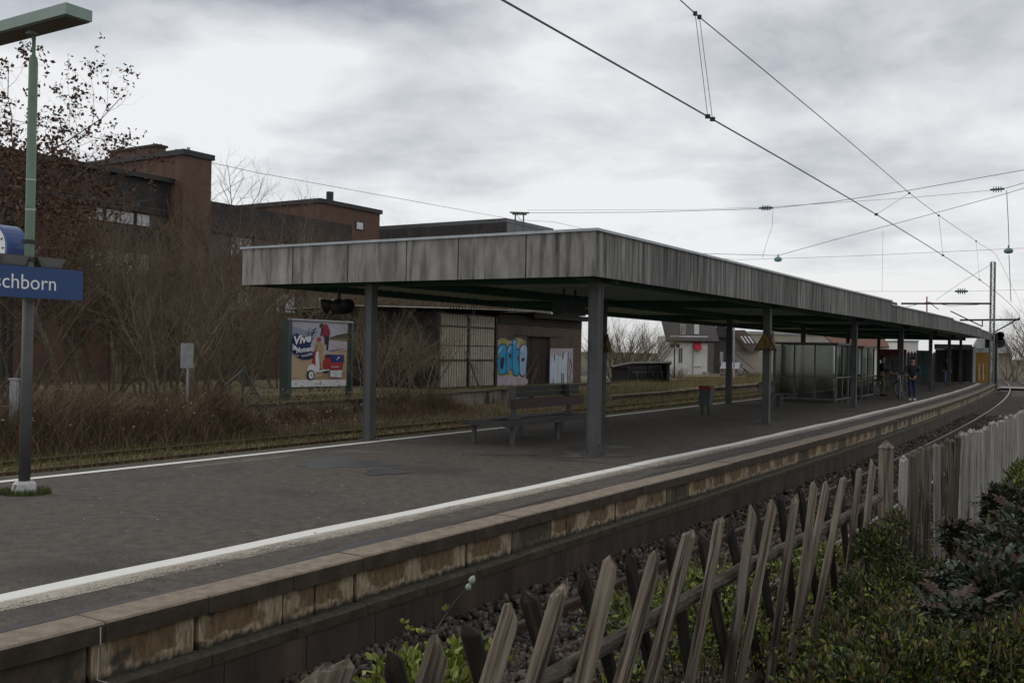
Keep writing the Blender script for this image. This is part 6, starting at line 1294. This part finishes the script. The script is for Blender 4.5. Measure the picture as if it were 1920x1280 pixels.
def fpost(s, root, top, w_=.075, name='post'):
    t = W(s, FP - .02); mb = MB(); h = w_ / 2; o_ = root.location
    mx = Matrix.Translation(Vector((t.x - o_.x, t.y - o_.y, 0))) @ Matrix.Rotation(ang(s), 4, 'Z'); z1 = top - .045 - o_.z; z0 = -o_.z
    mb.box((-h, -h, z0), (h, h, z1), mx); vs = [mx @ Vector(v) for v in ((-h - .006, -h - .006, z1), (h + .006, -h - .006, z1), (h + .006, h + .006, z1), (-h - .006, h + .006, z1), (0, 0, z1 + .05))]; mb.add(vs, [(3, 2, 1, 0), (0, 1, 4), (1, 2, 4), (2, 3, 4), (3, 0, 4)]); return obj(name, mb, m_fw, root)
fpost(s_at(1668, FP, 1.2), lf, 1.325); fpost(1.44, lf, 1.235, .08)
bfn = thing('board_fence', 'silver grey upright picket fence running to the right edge of the picture', 'fence', W(6.5, FP, .3))
bm_s = [slat_mesh('picket', 1.05, .085, .055, m_fwb if i < 2 else m_fwg, 300 + i, random.choice([.3, .5, .7]), random.uniform(.03, .07)) for i in range(6)]
s = 6.72; k = 0
while s < 27:
    w = W(s, FP + .03); z = float(np.interp(s, [6.5, 9, 12, 16, 20, 27], [1.24, 1.21, 1.185, 1.15, 1.12, 1.1])) + random.uniform(-.03, .02)
    me = bm_s[(k * 5) % 2] if s < 9.2 and k % 5 else bm_s[2 + (k * 3) % 4]; o = link('picket', me, bfn, (w.x - bfn.location.x, w.y - bfn.location.y, z - bfn.location.z)); o.rotation_euler = (random.uniform(-.03, .03), random.uniform(-.035, .035) + (.08 if s < 7.4 else 0), ang(s)); s += random.uniform(.225, .265); k += 1
for z in (.5, .95):
    mb = MB(); mb.tube([W(s, FP - .045, z) for s in np.arange(6.55, 27, 1.5)], .03, 6); wobj('rail', mb, MATS['rail_wood'], bfn)
for s in (9.6, 12.6, 15.6): fpost(s, bfn, 1.20)
# ================================================================== FOREGROUND PLANTS
def cloud(name, blobs, n, size, mats, parent, seed, upb=.6, fold=.25, wr=.28, clump=0):
    rg = np.random.default_rng(seed); B = np.array([b[:3] for b in blobs]); Rr_ = np.array([b[3:6] for b in blobs]); vol = Rr_.prod(1); idx = rg.choice(len(blobs), n, p=vol / vol.sum())
    if clump:                                              # leaves gathered in little rosettes at shoot tips
        nc = n // clump; ci = rg.choice(len(blobs), nc, p=vol / vol.sum()); d = rg.normal(size=(nc, 3)); d /= np.linalg.norm(d, axis=1)[:, None]; d[:, 2] = np.abs(d[:, 2]) * 1.0 - .25
        C = B[ci] + d * Rr_[ci] * rg.uniform(.55, 1.08, (nc, 1)); P = np.repeat(C, clump, 0) + rg.normal(0, 1, (nc * clump, 3)) * size[1] * .45; D = np.repeat(d, clump, 0); n = nc * clump
    else:
        D = rg.normal(size=(n, 3)); D /= np.linalg.norm(D, axis=1)[:, None]; P = B[idx] + D * Rr_[idx] * rg.uniform(.45, 1.05, (n, 1))
    a = D * .7 + rg.normal(size=(n, 3)) * .55 + np.array([0, 0, upb]); a /= np.linalg.norm(a, axis=1)[:, None]; b = np.cross(a, rg.normal(size=(n, 3))); b /= np.linalg.norm(b, axis=1)[:, None]; c = np.cross(a, b)
    L_ = rg.uniform(size[0], size[1], n)[:, None]; w_ = L_ * wr
    V = np.stack([P, P + a * L_ * .45 + b * w_ + c * L_ * fold * .4, P + a * L_ * .85 + b * w_ * .5 + c * L_ * fold * .3, P + a * L_, P + a * L_ * .85 - b * w_ * .5 + c * L_ * fold * .3, P + a * L_ * .45 - b * w_ + c * L_ * fold * .4], 1)
    b0 = (np.arange(n) * 6)[:, None]; F_ = np.stack([b0 + np.array([[0, 1, 2]]), b0 + np.array([[0, 2, 3]]), b0 + np.array([[0, 3, 4]]), b0 + np.array([[0, 4, 5]])], 1).reshape(-1, 3)
    if parent is not None: V = V - np.array(parent.location)
    me = fastmesh(name, V.reshape(-1, 3), F_, mats, np.repeat(rg.integers(0, len(mats), n), 4)); o = link(name, me, parent); tag(o, kind='stuff'); return o
def stems(blobs, n, root, m, seed, r=.006, base_z=.1):
    rg = random.Random(seed); mb = MB()
    for i in range(n):
        b = rg.choice(blobs); th = rg.uniform(0, 6.28); e_ = Vector((b[0] + b[3] * math.cos(th) * rg.uniform(.2, .95), b[1] + b[4] * math.sin(th) * rg.uniform(.2, .95), b[2] + b[5] * rg.uniform(.2, .95))); s_ = Vector((b[0] + rg.uniform(-.08, .08), b[1] + rg.uniform(-.08, .08), base_z)); mid = s_.lerp(e_, .5) + Vector((rg.uniform(-.05, .05), rg.uniform(-.05, .05), .05)); mb.tube([s_, mid, e_], [r, r * .8, r * .4], 4, cap=False)
    o = wobj('stem', mb, m, root); o['kind'] = 'stuff'; return o
m_l1 = mat('leaf_green', (.055, .070, .012), (.090, .108, .018), 12, .5, coord='World'); m_l2 = mat('leaf_bright', (.11, .125, .02), (.16, .175, .03), 12, .5, coord='World'); m_l3 = mat('leaf_deep', (.014, .024, .009), (.026, .038, .014), 12, .45, coord='World'); m_l4 = mat('leaf_yellow_green', (.15, .18, .03), (.20, .24, .045), 12, .5, coord='World')
m_stem = mat('shrub_stem', (.05, .035, .022), (.09, .07, .045), 10, .85)
def shrub(name, label, blobs, n, size, mats, seed, ns=40, bz=.15, **k):
    t = thing(name, label, 'shrub', (sum(b[0] for b in blobs) / len(blobs), sum(b[1] for b in blobs) / len(blobs), bz)); cloud('foliage', blobs, n, size, mats, t, seed, **k); stems(blobs, ns, t, m_stem, seed, base_z=bz); return t
def bl(px_, py_, Y, rx, ry, rz): v = PY(px_, py_, Y); return (v.x, v.y, v.z, rx, ry, rz)
# between the fence and the track
shrub('green_shrub', 'low bright green shrub growing behind the gaps of the lattice fence', [bl(1240, 1190, 4.1, .30, .35, .25), bl(1330, 1130, 4.9, .3, .4, .25), bl(1450, 1120, 5.3, .3, .4, .3), bl(1180, 1290, 3.7, .12, .2, .12), bl(1380, 1230, 4.3, .35, .35, .3), bl(1560, 1080, 6.4, .3, .4, .3)], 8500, (.016, .036), [m_l1, m_l2, m_l4, m_l3], 41, bz=-.2, clump=6)
shrub('yellow_green_shrub', 'young yellow green shrub at the bottom between the leftmost pickets', [bl(760, 1290, 2.55, .09, .12, .10), bl(850, 1250, 2.6, .07, .1, .055), bl(905, 1240, 2.75, .06, .1, .05), bl(820, 1310, 2.45, .14, .12, .07)], 1100, (.018, .034), [m_l2, m_l4, m_l4], 42, 14, bz=.5, clump=6)
tw = thing('twig_sprig', 'thin twig with two pale buds standing in front of the platform wall', 'twig', PY(815, 1200, 2.5)); mb = MB(); mb.tube([PY(800, 1290, 2.5), PY(818, 1180, 2.5), PY(850, 1130, 2.5), PY(884, 1092, 2.5)], [.0028, .0022, .0016, .001], 5); wobj('stem', mb, m_stem, tw)
m_bud = mat('bud_pale_green', (.20, .27, .19), (.26, .33, .24), 20, .5)
for (x0, y0, x1, y1, r_) in ((876, 1106, 881, 1092, .008), (882, 1094, 889, 1078, .009)): mb = MB(); a_, b_ = PY(x0, y0, 2.5), PY(x1, y1, 2.5); mb.tube([a_, a_.lerp(b_, .3), a_.lerp(b_, .7), b_], [.001, r_, r_ * .8, .001], 8); wobj('bud', mb, m_bud, tw, True)
mb = MB()
for (x, y) in ((834, 1145), (760, 1168), (768, 1180), (790, 1185)):
    for k in range(7): a_ = PY(x, y, 2.5); d = Vector((random.gauss(0, 1), random.gauss(0, 1), abs(random.gauss(0, 1)) + .6)).normalized(); u_ = d.orthogonal().normalized(); l_ = random.uniform(.014, .024); mb.add([a_, a_ + d * l_ * .5 + u_ * l_ * .25, a_ + d * l_, a_ + d * l_ * .5 - u_ * l_ * .25], [(0, 1, 2, 3)])
wobj('leaf_tuft', mb, [m_l4], tw, recalc=False)['kind'] = 'stuff'
# garden side
shrub('green_shrub', 'dense fine leaved green shrub filling the bottom right corner before the fence', [bl(1590, 1300, 2.75, .12, .2, .11), bl(1640, 1265, 3.1, .14, .2, .14), bl(1690, 1260, 2.9, .16, .2, .12), bl(1780, 1235, 3.2, .15, .2, .12), bl(1880, 1260, 2.9, .20, .2, .13), bl(1660, 1190, 3.8, .16, .2, .17), bl(1960, 1240, 3.0, .2, .2, .18), bl(1500, 1300, 2.9, .05, .1, .07), bl(1690, 1215, 3.5, .14, .2, .15), bl(1585, 1215, 3.5, .09, .16, .12)], 33000, (.009, .030), [m_l1, m_l1, m_l2, m_l3, m_l3, m_l3, m_dleaf], 43, 330, bz=.2, clump=7, wr=.22)
shrub('green_shrub', 'loose upright green shrub leaning on the fence near the square fence post', [bl(1650, 1040, 5.0, .12, .2, .20), bl(1700, 1110, 4.7, .16, .2, .16), bl(1625, 1130, 4.4, .10, .2, .16), bl(1600, 1175, 4.2, .08, .2, .12), bl(1670, 1160, 4.2, .16, .2, .18), bl(1680, 990, 5.3, .06, .1, .13), bl(1740, 1080, 5.2, .1, .15, .12)], 11000, (.011, .030), [m_l1, m_l3, m_l2, m_l3, m_l3], 44, 160, bz=.25, clump=6, wr=.2)
shrub('green_shrub', 'lighter green shrub at the right edge above the dark spiny shrub', [bl(1935, 940, 7.2, .20, .3, .22), bl(1905, 1000, 6.6, .18, .25, .18), bl(1950, 900, 8, .2, .3, .2), bl(1860, 1030, 6.0, .1, .2, .12)], 9000, (.02, .04), [m_l1, m_l2, m_l3], 45, 40, bz=.3, clump=6)
# spiny dark shrub: every compound leaf its own piece
def holly(l, w, m, seed, droop=.25):
    rg = random.Random(seed); mb = MB()
    def leaflet(base, d, up, L_, W_):
        sd_ = d.cross(up).normalized(); pr = [(0, 0), (.12, .55), (.2, .95), (.3, .7), (.42, 1.0), (.52, .72), (.66, .85), (.76, .5), (.9, .32), (1, 0)]
        for sg_ in (1, -1):
            mid = [base + d * (t * L_) - up * (.10 * L_ * t * t) for t, _ in pr]; out_ = [base + d * (t * L_) + sd_ * (sg_ * h_ * W_ * .5) + up * (.16 * W_ * h_ - .10 * L_ * t * t) for t, h_ in pr]
            b0 = len(mb.v); mb.v += [tuple(v) for v in mid + out_]; n = len(pr)
            for i in range(n - 1): mb.f.append((b0 + i, b0 + i + 1, b0 + n + i + 1, b0 + n + i) if sg_ > 0 else (b0 + n + i, b0 + n + i + 1, b0 + i + 1, b0 + i)); mb.m.append(0)
    up = Vector((0, 0, 1))
    for i in range(4):
        t = .25 + .2 * i; pos = Vector((l * t, 0, -droop * l * t * t))
        for sg_ in (1, -1): d = Vector((.45, sg_, -.15 + rg.uniform(-.2, .15))).normalized(); leaflet(pos, d, up, w * rg.uniform(.8, 1.1), w * .5)
    leaflet(Vector((l * .97, 0, -droop * l)), Vector((1, 0, -.3)).normalized(), up, w * 1.1, w * .55)
    pts = [Vector((l * t, 0, -droop * l * t * t)) for t in np.linspace(0, 1, 5)]; mb.tube(pts, .0025, 3)
    me = mb.mesh('leaf', m, False, False); return me
m_h1 = mat('spiny_leaf_dark', (.013, .022, .010), (.024, .036, .016), 14, .42, coord='World', spec=.4); m_h2 = mat('spiny_leaf_bronze', (.036, .020, .013), (.055, .028, .017), 14, .5, coord='World', spec=.3); m_h3 = mat('spiny_leaf_grey', (.026, .038, .024), (.04, .055, .035), 14, .38, coord='World', spec=.5)
hm = [holly(.12, .045, m, 60 + i) for i, m in enumerate((m_h1, m_h1, m_h3, m_h2, m_h1))]
def spiny(label, blobs, n, seed, bz):
    t = thing('spiny_shrub', label, 'shrub', (blobs[0][0], blobs[0][1], bz)); rg = random.Random(seed)
    for i in range(n):
        b = rg.choice(blobs); th = rg.uniform(0, 6.28); el = rg.uniform(-.1, 1.25); d = Vector((math.cos(th) * math.cos(el), math.sin(th) * math.cos(el), math.sin(el))); rr_ = rg.uniform(.5, 1.0)
        P = Vector((b[0] + d.x * b[3] * rr_, b[1] + d.y * b[4] * rr_, b[2] + d.z * b[5] * rr_)); top = P.z - b[2] > b[5] * .35
        me = hm[3] if (rg.random() < (.45 if top else .12)) else hm[rg.choice([0, 1, 2, 4, 2])]; o = link('leaf', me, t, P - t.location); o.rotation_euler = (rg.uniform(-.5, .5), -el * .6 + rg.uniform(-.3, .5), th + rg.uniform(-.5, .5)); k_ = rg.uniform(.5, .95); o.scale = (k_, k_, k_)
    cloud('inner_foliage', blobs, 4200, (.02, .055), [m_h1, m_l3, m_h2, m_h1], t, seed, wr=.3); stems(blobs, 22, t, m_stem, seed, .009, bz); return t
spiny('dark glossy spiny leaved shrub with bronze top leaves at the right', [bl(1810, 1120, 4.5, .17, .3, .12), bl(1880, 1110, 4.3, .2, .3, .18), bl(1760, 1165, 4.2, .13, .2, .09), bl(1870, 1040, 5.4, .18, .3, .15), bl(1940, 1060, 4.7, .2, .3, .25), bl(1810, 1170, 3.9, .18, .2, .10)], 230, 71, .35)
spiny('small dark spiny leaved shrub touching the silver pickets near the right edge', [bl(1885, 960, 6.8, .12, .2, .18), bl(1795, 1010, 6.2, .07, .1, .10), bl(1915, 1000, 6.2, .14, .2, .16)], 110, 72, .4)
gc = cloud('ground_cover', [tuple(W(s, p, .30)) + (.5, .5, .10) for s in np.arange(1.5, 12, .55) for p in (-.9, -.3, .5, 1.3)], 16000, (.02, .045), [m_l1, m_l3, m_l3, m_g4], None, 46)
tag(gc, 'low leafy ground cover over the garden soil in front of the fence', 'ground cover')
cloud('bank_weeds', [tuple(W(s, p, -.15 - (1.45 + p) * -.0 + (p + 1.8) * .8)) + (.35, .25, .12) for s in np.arange(1.5, 14, .5) for p in (-1.6, -1.95)], 7000, (.02, .04), [m_l1, m_l3, m_g5, m_g2], None, 47)
tag(bpy.data.objects['bank_weeds'], 'patchy weeds on the bank behind the lattice fence', 'weeds')
# loose cable hanging from the coping at the left
cb_ = thing('loose_cable', 'thin white cable hanging from the platform coping at the bottom left', 'cable', W(s_at(188, PE + .01, -.1), PE + .01, -.13)); a_ = s_at(188, PE + .012, -.1)
mb = MB(); mb.tube([W(a_, PE + .012, -.02), W(a_, PE + .014, -.13), W(a_ + .02, PE - .03, -.16), W(a_ + .02, PE - .04, -.38), W(a_ + .05, PE + .07, -.395), W(a_ + .06, PE + .075, -.6), W(a_ + .02, PE + .075, -.9)], .004, 5); wobj('strand', mb, mat('cable_white', (.45, .44, .42)), cb_)
# labels for the thicket: told apart by what they stand beside
for o in bpy.data.objects:
    if o.get('group', '').startswith('bare trees standing'):
        w = o.location; x = proj(w)
        if o['label'] == LT:
            side = 'behind the station sign' if x < 170 else 'below the office windows' if x < 330 else 'in front of the brick tower' if x < 450 else 'left of the billboard' if x < 540 else 'behind the billboard' if x < 670 else 'between the billboard and the goods shed' if x < 820 else 'behind the goods shed roof'
            pass
            hgt = 'tall' if o.scale.z * 9 > 8 else 'medium' if o.scale.z * 9 > 5 else 'small'; dp_ = 'near' if w.y < 36 else 'middle row' if w.y < 44 else 'rear'
            o['label'] = f'{hgt} {"many stemmed " if o.children[0].data in (pc.children[0].data, pd.children[0].data) else "single stemmed "}tree {side}, {dp_}'
    if o.name.startswith('bramble_bush'):
        x = proj(o.location); o['label'] = 'bare brown bramble ' + ('left of the lamp post' if x < 60 else 'right of the lamp post' if x < 200 else 'left of the small pale sign' if x < 330 else 'right of the small pale sign' if x < 460 else 'below the billboard' if x < 680 else 'below the loading dock') + ('' if inv(o.location.x, o.location.y)[1] > -22 else ', back')

for o in bpy.data.objects:
    if o.name.startswith('leafy_tree'):
        x = proj(o.location); o['label'] = 'tree with withered leaves ' + ('behind the station sign at the left edge' if x < 0 else 'behind the lamp post' if x < 50 else 'just right of the lamp post' if x < 110 else 'below the office windows' if x < 200 else 'in front of the brick tower')
from collections import defaultdict
dl = defaultdict(list)
for o in bpy.data.objects:
    if o.get('group') and o.parent is None: dl[o['label']].append(o)
ORD = ['leftmost'] + [n_ + ' from left' for n_ in 'second third fourth fifth sixth seventh eighth ninth tenth eleventh twelfth'.split()]
for k, v in dl.items():
    if len(v) > 1:
        for i, o in enumerate(sorted(v, key=lambda q: proj(q.location))): o['label'] = k + ', ' + ORD[min(i, 11)]
blades('dry_grass', 26000, along((40, 110), (-27, -20.8), -.31, 1.3), (.10, .40), .02, [m_g2, m_g5, m_g3, m_g2], 'dry tan grass on the disused old platform beyond the far track', .6)
blades('dry_grass', 6000, along((22, 53), (-26.6, -24.3), -.10), (.05, .2), .015, [m_g2, m_g5, m_g3, m_g1], 'dry grass tufts along the top of the loading dock', .6)
lv_ = [W(random.uniform(-2, 24), random.uniform(-23.2, -19.4), random.uniform(-.55, .6) ** 1 if random.random() < .5 else -.57) for _ in range(4200)]
o = link('dead_leaves', leafmesh('dead_leaves', lv_, 2, (.05, .10), .15, [m_dleaf, m_g5, m_dleaf], 5)); tag(o, 'brown dead leaves caught in the scrub beyond the far track', 'dead leaves', kind='stuff')
blades('scrub_grass', 20000, along((-6, 55), (-22.9, -19.2), -.6), (.08, .32), .014, [m_g4, m_g5, m_g2, m_g4], 'brown dead grass below the loading dock and scrub', .8)

bits = [W(random.uniform(1.8, 9), random.uniform(-1.2, 1.2), random.uniform(.33, .62)) for _ in range(900)]
o = link('fallen_leaves', leafmesh('fallen_leaves', bits, 1, (.02, .05), .03, [m_dleaf, m_g5, m_g2], 6)); tag(o, 'fallen brown leaves and bits lying among the garden shrubs', 'dead leaves', kind='stuff')
